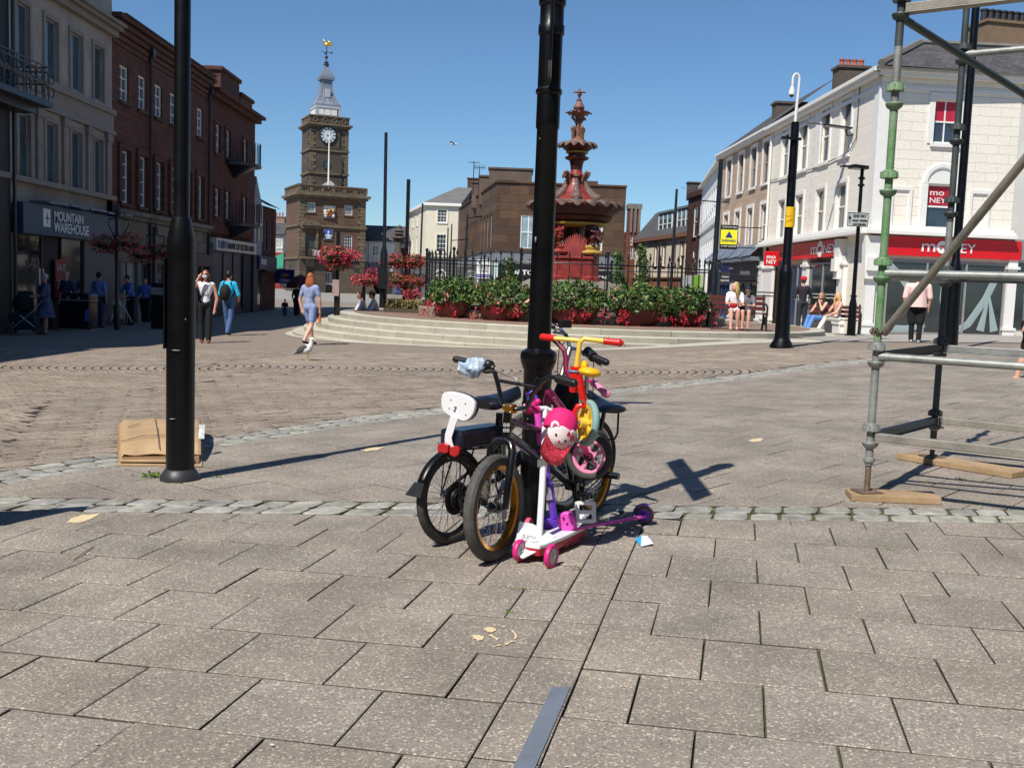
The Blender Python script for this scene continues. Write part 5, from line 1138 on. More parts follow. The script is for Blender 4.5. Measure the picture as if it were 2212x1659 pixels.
m=MB();m.tube([WL_,WL_+Vector((-.25,-.05,-.05)),WL_+Vector((-.3,-.05,.2))],.035,6);build(m,'bracket',black_iron,TL)
m=MB();m.beam(WL_+Vector((-.1,0,.24)),WL_+Vector((-1.15,-.1,.32)),.3,.07);m.beam(WL_+Vector((-1.1,-.1,.33)),WL_+Vector((-1.9,-.15,.36)),.14,.03);build(m,'lamp_head',black_iron,TL,smooth=0)
T=thing('building','grey-white neighbouring house at the right edge behind the scaffold','building',(K[0]+9,39,0))
F=Fac(tuple(FWr.p(uR+.003,0))[:2],tuple(FWr.p(uR+8,0))[:2]);m=MB();F.box(m,0,8,-1,v_e,-6,-.02);build(m,'wall',mat('pale_neighbour',srgb('cfccc4'),.8,.1,1),T,smooth=0)
m=MB();F.box(m,.1,4,vr0,vsh,-.019,.1);build(m,'fascia',greyframe,T,smooth=0);m=MB();F.box(m,.3,4,.3,vr0-.1,-.019,.02);build(m,'shop_window',shopglass,T,smooth=0)
b1=[rect(FWl,*q)for q in((1648,315,1662,392),(1623,322,1634,403),(1596,336,1606,413),(1570,349,1580,424))]
b2=[rect(FWl,*q)for q in((1643,443,1655,523),(1613,451,1625,531),(1588,462,1596,540),(1563,467,1572,545))]
b1,b2=avg(b1,1.1),avg(b2,1.1);veb=FWl.uv(1640,298)[1];vsb=FWl.uv(1640,555)[1]
T=row_house('beige stone fronted house with white framed windows above the black opticians',u50+.002,u61,beige,b1,b2,veb,vsb,slate_m)
for r in b1+b2:window(FWl,r,T,glass_d,MATS['grey_frame']if r in b1 else white_p,sill=white_p,nx=1,ny=2,fw=.08,surround=white_p,sw=.2,dg=-.14)
m=MB();FWl.box(m,u50,u61+.1,veb-.12,veb+.05,0,.3);FWl.box(m,u50,u61+.1,veb+.05,veb+.16,0,.4);build(m,'eaves_moulding',white_p,T,smooth=0)
m=MB();m.add([FWl.p(u50,veb+.15,.35),FWl.p(u61,veb+.15,.35),FWl.p(u61,veb+2.9,-3.3),FWl.p(u50,veb+2.9,-3.3)],[(0,1,2,3)]);build(m,'roof',slate_m,T,smooth=0)
va=FWl.uv(1640,536)[1];vb_=FWl.uv(1640,552)[1]
um=FWl.uv(1587,600)[0]
m=MB();n_=14
for i in range(n_):
 a_,b_=u50+.1+(u61-u50-.2)*i/n_,u50+.1+(u61-u50-.2)*(i+1)/n_-.03;m.add([FWl.p(a_,va+.25,.02),FWl.p(b_,va+.25,.02),FWl.p(b_,vb_-.05-.02*(i%3),.75),FWl.p(a_,vb_-.05-.02*(i%3),.75)],[(0,1,2,3)])
FWl.box(m,u50+.1,u61-.1,vb_-.3,vb_-.1,0,.7);build(m,'lead_pentice',lead_m,T,smooth=0)
vo=FWl.uv(1615,607)[1]
f3=fascia(FWl,u50+.5,um-.1,vo,vb_-.3,mat('charcoal_sign',srgb('2b2c2e'),.5,.1,2),T)
FWl.txt('vision express',1607.5,583,1630,594,lw,f3,d=.02,off=.22,bold=.02)
blu=mat('shop_blue',srgb('26408f'),.45,.15,2);f4=fascia(FWl,um+.1,u61,vo-.1,vb_-.35,blu,T)
o,a,b=shopL(FWl,1590,1641,-.25,vo-.05,T,n=3,fr=darkst,m_=mat('green_reflection',srgb('1c231c'),.08,.6,.8,col2=srgb('2b3d22')))
o,a,b=shopL(FWl,1553,1580,-.25,vo-.15,T,n=3,fr=blu)
m=MB();FWl.box(m,u50+.4,u61,-1.3,-.25,0,.12);build(m,'stall_riser',white_p,T,smooth=0)
pilaster(FWl,1642,1652,T,top=vb_-.3,z=-1.2);pilaster(FWl,1582,1589,T,top=vb_-.3,z=-1.2)
def hang(label,x0,y0,x1,y1,Y,m_,group='signs hung out from the right-hand shops',nm='hanging_sign',th=.1):
 a,b=at(x0,y1,Y),at(x1,y0,Y);T=thing(nm,label,'sign',((a.x+b.x)/2,Y,a.z),group);m=MB();m.bx(a.x,b.x,Y-th/2,Y+th/2,a.z,b.z);P=build(m,'panel',m_,T,smooth=0,bevel=.015)
 m=MB();xw=FWl.o.x+FWl.e.x*(Y-K[1]);m.tube([(b.x-.02,Y,b.z-.1),(max(xw,b.x+.1),Y,b.z-.1)],.03,6);m.tube([(b.x-.02,Y,a.z+.1),(max(xw,b.x+.1),Y,a.z+.1)],.03,6);build(m,'bracket',black_iron,T);return T,P,a,b
T,P,a,b=hang('square red projecting sign with white letters beside the yellow-tagged pole',1650,544,1683,574,47.5,bank_red);w_,h_=b.x-a.x,b.z-a.z
txt('mo',(a.x+w_*.14,47.45,a.z+h_*.5),(1,0,0),(0,-1,0),h_*.28,wsg,P,width=w_*.62,ext=.01,bold=.02);txt('NEY',(a.x+w_*.14,47.45,a.z+h_*.14),(1,0,0),(0,-1,0),h_*.28,wsg,P,width=w_*.7,ext=.01,bold=.02)
T,P,a,b=hang('black projecting optician sign with two lines of white letters',1551,589,1578,612,52.5,MATS['charcoal_sign']);w_,h_=b.x-a.x,b.z-a.z
txt('vision',(a.x+w_*.25,52.45,a.z+h_*.52),(1,0,0),(0,-1,0),h_*.2,lw,P,width=w_*.6,ext=.01);txt('express',(a.x+w_*.1,52.45,a.z+h_*.2),(1,0,0),(0,-1,0),h_*.2,lw,P,width=w_*.8,ext=.01)
T,P,a,b=hang('yellow and black letting board with a blue triangle on the beige house',1554,487,1594,538,53,mat('board_black',srgb('141414'),.5));w_,h_=b.x-a.x,b.z-a.z
m=MB();m.bx(a.x+.02,b.x-.02,52.92,52.945,a.z+h_*.2,a.z+h_*.8);Yp=build(m,'yellow_panel',mat('yellow_board',srgb('e9e62a'),.5,.03),P,smooth=0)
m=MB();cx_=(a.x+b.x)/2;m.prism([(cx_-w_*.22,52.915,a.z+h_*.47),(cx_+w_*.22,52.915,a.z+h_*.47),(cx_,52.915,a.z+h_*.74)],(0,-1,0),.01);build(m,'triangle',mat('triangle_blue',srgb('1f2f7c'),.5),P,smooth=0)
for s_,y,hh,ww,c in(('TO LET (MAY SELL)',.87,.07,.86,lw),('SHEPHERD',.31,.09,.8,MATS['triangle_blue']),('01387 264333',.09,.07,.86,lw)):
 txt(s_,(a.x+w_*(1-ww)/2,52.91,a.z+h_*y),(1,0,0),(0,-1,0),h_*hh,c,P,width=w_*ww,ext=.01)
T,P,a,b=hang('small picture sign hung on the black pole before the blue shop',1531,623,1548,640,44.5,mat('food_photo',srgb('7a5a3a'),.5,.6,9,col2=srgb('c9a25a')));
p=at(1512,645,50);T=thing('a_board','white pavement board with a dark oval badge beside the fuchsia tubs','sign board',(p.x,50,at(1512,700,50).z));a,b=at(1503,668,50),at(1523,633,50)
m=MB();m.bx(a.x,b.x,49.98,50.02,a.z,b.z);P=build(m,'panel',lw,T,smooth=0);m=MB();m.ell(((a.x+b.x)/2,49.97,(a.z+b.z)/2),((b.x-a.x)*.36,.02,(b.z-a.z)*.18),14,6);build(m,'badge',MATS['board_black'],P)
T=MB();p0,p1,p2=at(1471,405,88),at(1552,365,60),at(1600,440,55);T.tube([p0.lerp(p1,i/12)-Vector((0,0,math.sin(math.pi*i/12)*.5))for i in range(13)],.02,4);build(T,'overhead_cable',black_iron,origin=p0,label='thin overhead cable strung from a thin mast to the white terrace',cat='cable')
FC=Vector((1.68,30.8,.335));fr_m=mat('fountain_red',srgb('7a2622'),.5,.35,4,bump=.006,coat=.1,col2=srgb('a33c34'),fine=22)
fdk=mat('fountain_maroon',srgb('451718'),.5,.3,3,bump=.006,fine=20);fgold=mat('fountain_gold',srgb('b08f3c'),.45,.25,8,bump=.004)
fcream=mat('fountain_cream',srgb('9a8a7e'),.7,.4,6,bump=.01,col2=srgb('55302c'),fine=18);fbrz=mat('fountain_bronze',srgb('6b4b41'),.55,.35,9,bump=.006,col2=srgb('9a6a58'))
def fy(y):return at(1230,y,30.8).z
FT_=thing('fountain','ornate red painted cast iron fountain with scalloped bowls and cherubs','fountain',tuple(FC))
def lat(prof,name,m_,parent=FT_,n=40,wob=None):mb=MB();mb.lathe([(r,z)for r,z in prof],n,(FC.x,FC.y,0),wob=wob);return build(mb,name,m_,parent)
rk=mat('rockwork',srgb('a29a8b'),.95,.3,2.2,bump=.05,col2=srgb('5e5a50'),fine=9,bscale=6)
from mathutils import noise as N_
mb=MB();zb0=FC.z;ztop=fy(606)
prof=[(3.0,zb0),(3.0,zb0+.25),(2.75,zb0+.45),(2.35,zb0+.62),(1.95,zb0+.85),(1.55,ztop-.1),(1.2,ztop),(.01,ztop)]
mb.lathe([(prof[0][0],prof[0][1])]+[(prof[i][0]+(prof[i+1][0]-prof[i][0])*t/5,prof[i][1]+(prof[i+1][1]-prof[i][1])*t/5)for i in range(len(prof)-1)for t in range(1,6)],90,(FC.x,FC.y,0))
mb.v=[tuple(Vector(v)+Vector((v[0]-FC.x,v[1]-FC.y,.5)).normalized()*(N_.noise(Vector(v)*2.6)*.17+N_.noise(Vector(v)*7)*.07 if v[2]>zb0+.05 else 0))for v in mb.v]
build(mb,'rock_base',rk,FT_,smooth=60)
zp=ztop;zc=fy(520)
lat([(.95,zp-.05),(.95,zp+.1),(.8,zp+.15),(.72,zp+.75),(.8,zp+.8),(.4,zp+.85),(.32,zp+.9),(.32,fy(486)),(.5,fy(480)),(.75,fy(474))],'central_column',fdk)
for k,an in enumerate((-2.18,-.96,.96,2.18)):
 d=Vector((math.cos(an),math.sin(an),0));c=FC+d*.78
 mb=MB();mb.lathe([(.36,zp-.06),(.36,zp+.1),(.3,zp+.14),(.3,zp+.72),(.36,zp+.78)],8,(c.x,c.y,0));P_=build(mb,'pedestal',fr_m,FT_,smooth=20)
 mb=MB();mb.lathe([(.36,zp+.78),(.38,zp+.82),(.3,zp+.9),(.32,zp+.98),(.28,zp+1.02),(.01,zp+1.02)],20,(c.x,c.y,0));build(mb,'collar',[fr_m,fgold][k%2],P_)
def voxel(mb,name,mats,parent,vox=.02,labels=None,sm=4,**kw):
 """join everything in mb to one continuous skin"""
 o=build(mb,name,mats[0]if labels is not None else mats,parent,smooth=0,**kw)
 rm=o.modifiers.new('r','REMESH');rm.mode='VOXEL';rm.voxel_size=vox
 s_=o.modifiers.new('s','SMOOTH');s_.iterations=sm;s_.factor=.5
 dg=bpy.context.evaluated_depsgraph_get();me=bpy.data.meshes.new_from_object(o.evaluated_get(dg));o.modifiers.clear();old=o.data;o.data=me;bpy.data.meshes.remove(old)
 me.name=name
 if labels is not None:
  me.materials.clear()
  for m_ in mats:me.materials.append(m_)
  org=ORG[o];idx=[]
  for p in me.polygons:
   c_=p.center+org;idx.append(labels(c_))
  me.polygons.foreach_set('material_index',idx)
 me.polygons.foreach_set('use_smooth',[True]*len(me.polygons));me.update();return o
for k,an in enumerate((-2.18,-.96,.96,2.18)):
 d=Vector((math.cos(an),math.sin(an),0));c=FC+d*.8;c.z=zp+1.02;s_=Vector((-d.y,d.x,0));mb=MB()
 H=.95
 def q(f,s,z):return c+d*f*H+s_*s*H+Vector((0,0,z*H))
 mb.ell(q(.0,0,.28),(.17*H,.17*H,.16*H),12,8);mb.tube([q(0,0,.25),q(.04,0,.45),q(.06,0,.68)],[.15*H,.14*H,.11*H],10)
 mb.ell(q(.1,0,.88),(.13*H,.12*H,.14*H),12,9);mb.ell(q(.04,0,.93),(.13*H,.135*H,.12*H),10,8);mb.ell(q(.22,0,.86),(.03,.03,.03),6,5)
 for sg in(-1,1):
  mb.tube([q(.02,sg*.14,.64),q(.12,sg*.22,.48),q(.3,sg*.14,.42)],[.06*H,.052*H,.04*H],8);mb.ell(q(.33,sg*.12,.42),(.05,.04,.04),8,6)
  mb.tube([q(.02,sg*.09,.25),q(.26,sg*.12,.22),q(.24,sg*.1,.04)],[.1*H,.085*H,.05*H],8);mb.ell(q(.3,sg*.1,.02),(.08,.05,.03),8,6)
 mb.ell(q(.3,0,.36),(.14,.1,.12),10,8);mb.tube([q(.3,0,.3),q(.46,.06,.12),q(.4,.12,.32),q(.46,.12,.45)],[.09,.07,.05,.03],8)
 voxel(mb,'cherub',fr_m if k%2==0 else fdk,FT_,.022)
mb=MB()
for i in range(22):
 t=(i-10.5)/10.5;x0=FC.x+t*.42;h=.75*(1-.6*abs(t))+.12*rnd.random();mb.tube([(x0*.5+FC.x*.5,FC.y-.85,zp+.62),(x0,FC.y-.9,zp+.62+h*.6),(x0+t*.16,FC.y-.84,zp+.62+h)],[.045,.035,.012],5)
build(mb,'reed_relief',mat('salmon_red',srgb('963a34'),.6,.25,5,bump=.004),FT_)
mb=MB();mb.box((FC.x,FC.y-.78,zp+.32),(1.05,.3,.62));mb.box((FC.x,FC.y-.8,zp+.66),(1.15,.36,.08));build(mb,'front_trough',fr_m,FT_,smooth=0,bevel=.02)
zl=fy(441);zr=fy(470)
def scal(n,amp):return lambda i,a:amp*math.cos(n*a)*(1 if i>=5 else .2)
lat([(.55,fy(488)),(.75,fy(484)),(1.05,fy(478)),(1.15,fy(470))],'bowl_neck',fdk)
lat([(.7,fy(492)),(1.0,fy(487)),(1.02,fy(483)),(.8,fy(482))],'gold_band',fgold)
lat([(.9,fy(484)),(1.0,fy(479)),(1.1,fy(470)),(1.2,fy(463)),(1.3,fy(455)),(1.37,fy(448)),(1.33,fy(446)),(1.2,fy(449)),(.3,fy(455))],'great_bowl',fdk,n=72,wob=lambda i,a:.03*math.cos(18*a)*(1 if i>=4 else 0))
def rim(R,z,n,dr,hh,m_,name):
 mb=MB();k=n*8;vs=[];fs=[]
 for i in range(k):
  a=2*math.pi*i/k;w_=math.cos(n*a);ro=R+dr*(.5+.5*w_);zd=z-hh*(.55+.45*w_)
  for r_,z_ in((R-.14,z-.02),(R-.02,z+.03),(ro,z-.02+.02*w_),(ro+.015,zd),(R-.06,zd+.04)):vs.append((FC.x+r_*math.cos(a),FC.y+r_*math.sin(a),z_))
 for i in range(k):
  for j in range(5):fs.append((i*5+j,((i+1)%k)*5+j,((i+1)%k)*5+(j+1)%5,i*5+(j+1)%5))
 mb.add(vs,fs);return build(mb,name,m_,FT_,smooth=50)
rim(1.36,fy(440),20,.1,.16,fcream,'scalloped_rim')
lat([(.75,fy(441)),(.72,fy(434)),(.45,fy(420)),(.28,fy(400)),(.22,fy(385)),(.3,fy(379)),(.2,fy(376)),(.17,fy(368))],'bell_stem',fr_m,n=24)
for k in range(6):
 an=-math.pi/2+k*math.pi/3;d=Vector((math.cos(an),math.sin(an),0));mb=MB()
 P=lambda f,z:(FC.x+d.x*f,FC.y+d.y*f,fy(z))
 mb.tube([P(.3,384),P(.32,396),P(.4,410),P(.56,424),P(.66,431)],[.04,.07,.1,.14,.12],10);mb.ell(P(.7,430),(.17,.17,.14),10,8);mb.ell(P(.84,434),(.08,.08,.05),8,6);mb.ell(P(.3,382),(.1,.1,.05),8,5)
 build(mb,'dolphin',fcream,FT_)
for k in range(4):
 an=-math.pi/2+math.pi/4+k*math.pi/2;d=Vector((math.cos(an),math.sin(an),0));P=lambda f,z:(FC.x+d.x*f,FC.y+d.y*f,fy(z));mb=MB()
 mb.tube([P(.22,400),P(.3,384),P(.42,374),P(.52,376),P(.54,384)],[.05,.06,.06,.045,.015],8);build(mb,'leaf_scroll',fbrz,FT_)
lat([(.17,fy(368)),(.19,fy(356)),(.22,fy(348)),(.34,fy(344)),(.36,fy(340)),(.26,fy(338)),(.26,fy(333)),(.3,fy(331))],'upper_stem',fdk,n=24)
lat([(.3,fy(332)),(.33,fy(331)),(.33,fy(328)),(.28,fy(327))],'gold_band',fgold,n=24)
lat([(.3,fy(328)),(.42,fy(322)),(.52,fy(315)),(.5,fy(313)),(.2,fy(316))],'middle_bowl',fdk,n=48)
rim(.52,fy(311),14,.07,.12,fcream,'scalloped_rim')
lat([(.3,fy(313)),(.26,fy(305)),(.18,fy(300)),(.09,fy(296)),(.08,fy(270)),(.1,fy(262)),(.07,fy(258)),(.1,fy(254)),(.12,fy(252)),(.3,fy(246)),(.3,fy(244)),(.08,fy(246))],'top_stem',fbrz,n=20)
for k in range(4):
 an=.6+k*math.pi/2;d=Vector((math.cos(an),math.sin(an),0));P=lambda f,z:(FC.x+d.x*f,FC.y+d.y*f,fy(z));mb=MB()
 mb.tube([P(.18,304),P(.17,290),P(.19,278),P(.17,273)],[.045,.05,.075,.03],8);build(mb,'heron',mat('bird_bronze',srgb('8d6a4c'),.4,.3,6,metal=.4),FT_)
 mb=MB();mb.tube([P(.07,268),P(.16,258),P(.24,254),P(.27,258)],[.03,.035,.04,.02],6);build(mb,'leaf_scroll',fbrz,FT_)
rim(.3,fy(243),8,.08,.05,fdk,'small_dish')
lat([(.06,fy(244)),(.15,fy(238)),(.17,fy(232)),(.12,fy(225)),(.07,fy(219)),(.09,fy(216)),(.03,fy(214)),(.04,fy(208)),(.07,fy(205)),(.07,fy(202)),(.02,fy(200)),(.02,fy(191))],'finial',fbrz,n=16)
mb=MB();z_=fy(199);mb.tube([(FC.x-.18,FC.y,z_),(FC.x+.18,FC.y,z_)],.03,6);mb.tube([(FC.x,FC.y-.18,z_),(FC.x,FC.y+.18,z_)],.03,6);mb.torus((FC.x,FC.y,fy(196)),(0,1,0),.08,.015,14,5,0,math.pi,ref=(1,0,0));build(mb,'jet_cross',fbrz,FT_)
RK=4.42
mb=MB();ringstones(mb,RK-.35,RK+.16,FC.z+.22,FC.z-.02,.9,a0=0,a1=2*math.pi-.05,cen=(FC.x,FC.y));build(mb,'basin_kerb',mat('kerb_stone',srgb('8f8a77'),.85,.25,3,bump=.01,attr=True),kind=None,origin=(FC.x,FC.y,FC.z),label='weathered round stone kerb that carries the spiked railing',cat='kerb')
mb=MB();mb.lathe([(3.9,FC.z+.02),(3.9,FC.z+.3),(3.1,FC.z+.3)],60,(FC.x,FC.y,0));build(mb,'basin',mat('basin_stone',srgb('5f5a4f'),.9,.2,2),origin=(FC.x,FC.y,FC.z),label='low round stone basin at the foot of the fountain rocks',cat='basin')
RL=thing('railing','black iron railing with spear tops ringing the fountain','railing',tuple(FC));zk=FC.z+.22
mb=MB()
for z,t in((.12,.022),(.62,.02),(1.32,.02)):mb.torus((FC.x,FC.y,zk+z),(0,0,1),RK-.05,t,96,6)
build(mb,'rail',black_iron,RL)
mb=MB();nb=88
for i in range(nb):
 a=2*math.pi*i/nb;c=Vector((FC.x+(RK-.05)*math.cos(a),FC.y+(RK-.05)*math.sin(a),zk));mb.tube([c+Vector((0,0,.12)),c+Vector((0,0,1.48))],.013,5);mb.lathe([(.01,0),(.032,.03),(.03,.06),(.001,.17)],6,c+Vector((0,0,1.48)))
 a+=math.pi/nb;c=Vector((FC.x+(RK-.05)*math.cos(a),FC.y+(RK-.05)*math.sin(a),zk));mb.tube([c+Vector((0,0,.12)),c+Vector((0,0,.62))],.011,5)
o=build(mb,'bars',black_iron,RL);o['kind']='stuff'
for i in range(12):
 a=2*math.pi*(i+.3)/12;c=Vector((FC.x+(RK-.05)*math.cos(a),FC.y+(RK-.05)*math.sin(a),zk-.02));mb=MB();mb.tube([c,c+Vector((0,0,1.62))],.028,8);mb.ell(c+Vector((0,0,1.66)),(.05,.05,.06),8,6);build(mb,'post',black_iron,RL)
leaf_m=mat('fuchsia_leaf',srgb('33582a'),.5,.5,3,fine=30,col2=srgb('65873c'),attr=True);leafd_m=mat('basket_leaf',srgb('41512b'),.6,.5,3,col2=srgb('7d8440'),attr=True)
pet_r=mat('petal_red',srgb('c22e42'),.5,.2,6,attr=True);pet_p=mat('petal_pink',srgb('dc2a62'),.45,.2,6,attr=True);pet_s=mat('petal_salmon',srgb('e08a78'),.5,.15,6,attr=True);pet_o=mat('petal_orange',srgb('d24a2c'),.5,.2,6,attr=True)
def leaf(mb,c,s,n=None,asp=1.6):
 n=n or Vector((rnd.gauss(0,1),rnd.gauss(0,1),rnd.gauss(.4,1))).normalized();x=n.orthogonal().normalized();x=(Matrix.Rotation(rnd.uniform(0,6.28),3,n)@x);y=n.cross(x)
 g=rnd.uniform(.55,1.35);mb.tint=(g,g*rnd.uniform(.92,1.05),g)
 mb.add([c-x*s*asp/2,c+y*s*.4+n*s*.12,c+x*s*asp/2,c-y*s*.4+n*s*.12],[(0,1,2),(0,2,3)])
SD=0.
def blob(c,d):
 while True:
  p=Vector((rnd.uniform(-1,1),rnd.uniform(-1,1),rnd.uniform(-1,1)))
  if .25<p.length<1:break
 q=p.normalized()*(p.length**.4);k=1+.45*N_.noise(Vector((q.x*2.3+SD,q.y*2.3+c[1],q.z*2.3)))
 return Vector((c[0]+q.x*d[0]*k,c[1]+q.y*d[1]*k,c[2]+q.z*d[2]*k)),q
def tub(c,label,along):
 global SD;SD=c[0]*3.1
 T=thing('fuchsia_tub',label,'planter',tuple(c),'fuchsia tubs hung along the fountain railing');a=Vector(along).normalized();Rt=Matrix((a,Vector((-a.y,a.x,0)),Vector((0,0,1)))).transposed()
 mb=MB();mb.lathe([(.01,-.30),(.4,-.27),(.7,-.12),(.82,.08),(.84,.14),(.78,.14),(.74,.06),(.01,.05)],28)
 mb.v=[tuple(Rt@Vector((v[0]*.84,v[1]*.4,v[2]*1.1))+Vector(c))for v in mb.v];build(mb,'tub',mat('tub_red',srgb('561a1a'),.5,.25,2),T)
 mb=MB()
 for i in range(2100):
  p,q=blob((0,0,.34),(.9,.46,.43));
  if p.z<.02 and rnd.random()<.6:continue
  leaf(mb,Vector(c)+Rt@p,rnd.uniform(.05,.1))
 build(mb,'foliage',leaf_m,T,smooth=0)
 mb=MB()
 clus=[(rnd.uniform(-.8,.8),rnd.uniform(-.1,.12))for _ in range(7)]
 for i in range(95):
  hang_=rnd.random()<.5
  if hang_:k_=rnd.choice(clus);p=Vector((k_[0]+rnd.gauss(0,.07),rnd.uniform(-.5,-.36),k_[1]+rnd.gauss(0,.07)));p.z-=.1*abs(p.x)
  else:p,q=blob((0,0,.34),(.92,.48,.46))
  if p.y>.1 and hang_:continue
  w_=Vector(c)+Rt@p;mb.mi=0 if hang_ else 1;s_=rnd.uniform(.022,.038)
  for k in range(3):leaf(mb,w_+Vector((rnd.uniform(-.02,.02),rnd.uniform(-.02,.02),-k*.03)),s_*1.5,asp=1.9)
 build(mb,'blossom',[pet_r,pet_s],T,smooth=0);return T
labs=['leftmost fuchsia tub on the railing, spilling towards the flower bed','fuchsia tub on the railing just left of the central black post','fuchsia tub beside the person in yellow, right of the central post','fuchsia tub on the railing below the young trees, second from the right','rightmost fuchsia tub on the railing, nearest the benches']
for i,(px,py)in enumerate(((975,672),(1083,680),(1236,679),(1381,680),(1484,680))):
 d=ray(px,py);d2=Vector((d.x,d.y));o2_=Vector((-FC.x,-FC.y));A_,B_,C_=d2.dot(d2),2*d2.dot(o2_),o2_.dot(o2_)-(RK+.25)**2;disc=B_*B_-4*A_*C_
 t=(-B_-math.sqrt(max(disc,0)))/(2*A_);p=CAMP+d*t;tn=Vector((-(p.y-FC.y),p.x-FC.x,0))
 if tn.x<0:tn=-tn
 tub((p.x,p.y,zk+.07),labs[i],tn)
mb=MB()
for i in range(420):
 a=rnd.uniform(math.pi+.3,2*math.pi-.2);r_=RK+rnd.uniform(.2,1.0);leaf(mb,Vector((FC.x+r_*math.cos(a),FC.y+r_*math.sin(a),FC.z+.012)),.035,Vector((rnd.gauss(0,.2),rnd.gauss(0,.2),1)).normalized())
build(mb,'fallen_petals',pet_r,smooth=0,label='scattered fallen red petals on the paving below the tubs',cat='petals',kind='stuff',origin=(1.6,26,.34))
def sapling(px,ytop,ybase,Y,label,w_=.45,seed=0):
 top,bot=at(px,ytop,Y),at(px+(4 if px<1200 else 0),ybase,Y);zg_=gz(bot.x,Y)if abs(Y-FC.y)>6 else FC.z
 T=thing('young_tree',label,'tree',(bot.x,Y,zg_),'young trees behind the railing');mb=MB();tk=[Vector((bot.x,Y,zg_)),Vector((bot.x,Y,(zg_+top.z)/2)),Vector((top.x,Y,top.z-.1))]
 mb.tube(tk,[.04,.03,.008],6);H=top.z-bot.z
 br=[]
 for i in range(26):
  t=(i+.5)/26;z=bot.z+H*t;r_=w_*(1-t*.8)*(.55+.45*math.sin(i*2.4));a=i*2.4;e=Vector((bot.x+(top.x-bot.x)*t+r_*math.cos(a),Y+r_*math.sin(a),z+r_*.45));s0=Vector((bot.x+(top.x-bot.x)*t,Y,z-.05));mb.tube([s0,e],[.01,.004],4,cap=False);br.append((s0,e))
 build(mb,'trunk',mat('young_bark',srgb('5b4a38'),.9),T);mb=MB()
 for s0,e in br:
  for k in range(34):p=s0.lerp(e,rnd.uniform(.2,1.1));leaf(mb,p+Vector((rnd.gauss(0,.07),rnd.gauss(0,.07),rnd.gauss(0,.07))),rnd.uniform(.06,.1))
 build(mb,'crown',leaf_m,T,smooth=0)
sapling(1102,562,640,37,'bright green young tree in front of the letting board',.55);sapling(1336,548,640,37,'thin young tree nearest the fountain, beside the black shop sign',.45);sapling(1388,535,640,37.5,'taller thin young tree before the cream mansard house',.5)
def basket(T,c,R,h,cols,n=600,nf=260,hang_=.3,dark=False):
 mb=MB();mb.lathe([(.01,-h*.5),(R*.5,-h*.45),(R*.8,-h*.1),(R*.8,0)],18,c);build(mb,'basket',mat('basket_liner',srgb('2c2f20'),.9),T)
 mb=MB()
 for i in range(n):p,q=blob((0,0,0),(R,R,h));leaf(mb,Vector(c)+p*.93,rnd.uniform(.05,.1)*max(.6,R))
 build(mb,'foliage',leafd_m,T,smooth=0)
 mb=MB()
 for i in range(nf):
  p,q=blob((0,0,0),(R,R,h));p=p*1.06
  mb.mi=rnd.randrange(len(cols));w_=Vector(c)+p
  for k in range(2):leaf(mb,w_+Vector((rnd.gauss(0,.02),rnd.gauss(0,.02),rnd.gauss(0,.02))),rnd.uniform(.07,.12)*max(.6,R),asp=1.1)
 build(mb,'flowers',cols,T,smooth=0)
def post(T,x,Y,z0,z1,r=.045,name='post'):
 mb=MB();mb.tube([(x,Y,z0),(x,Y,z0+.8),(x,Y,z0+.81),(x,Y,z1)],[r*1.6,r*1.6,r,r],10);build(mb,name,black_iron,T)
p=at(728,650,30);zb_=at(728,692,30).z
T=thing('flower_post','black post crowded with pink petunia baskets in front of the clock tower','flower post',(p.x,30,zb_),'flower posts left of the fountain');post(T,p.x,30,zb_,at(730,500,30).z,.055)
basket(T,tuple(at(731,552,30)),.58,.26,[pet_p,pet_p,pet_r],900,420);basket(T,tuple(at(731,575,30)),.34,.14,[pet_o,pet_r],200,120)
mb=MB();a,b=at(719,613,29.9),at(734,590,29.9);mb.bx(a.x,b.x,29.82,29.9,at(719,639,30).z,at(719,604,30).z);build(mb,'poster',mat('poster_pale',srgb('c9c6c0'),.6,.35,7,col2=srgb('9a6a64')),T,smooth=0)
p=at(786,640,38);T=thing('flower_post','slim post with one flat pink basket between clock tower and tall mast','flower post',(p.x,38,at(786,668,38).z),'flower posts left of the fountain');post(T,p.x,38,at(786,668,38).z,at(786,590,38).z,.04)
basket(T,tuple(at(796,605,38)),.62,.22,[pet_p,pet_r],700,320);basket(T,tuple(at(801,589,38)),.2,.16,[pet_p],120,60)
p=at(876,640,40);T=thing('flower_tower','tall black stand carrying two tiers of red begonia baskets','flower stand',(p.x,40,at(876,660,40).z),'flower posts left of the fountain');post(T,p.x,40,at(876,660,40).z,at(880,388,40).z,.075)
for x,y,R in((849,566,.5),(875,564,.5),(897,566,.45),(856,607,.55),(880,610,.45),(897,607,.58)):basket(T,(at(x,y,40).x,40+rnd.uniform(-.4,.4),at(x,y,40).z),R,.3,[pet_r,pet_o,pet_r],420,200)
mb=MB()
for s_ in(-1,1):c=at(876+s_*13,548,40);mb.torus(c,(0,1,0),.26,.02,18,5,0,math.pi,ref=(1,0,0));mb.ell(c+Vector((s_*.26,0,-.12)),(.12,.12,.08),10,6)
build(mb,'swan_neck_lamps',black_iron,T)
mb=MB();c=at(873,545,40);mb.lathe([(.05,-.35),(.13,.1),(.16,.15),(.05,.28),(.02,.4)],8,c);build(mb,'lantern',black_iron,T)
p=at(889,650,34);T=thing('flower_post','low slim post with a round crimson basket by the bed','flower post',(p.x,34,at(889,664,34).z),'flower posts left of the fountain');post(T,p.x,34,at(889,664,34).z,at(889,640,34).z,.03);basket(T,tuple(at(889,637,34)),.28,.17,[pet_p,pet_r],300,160)
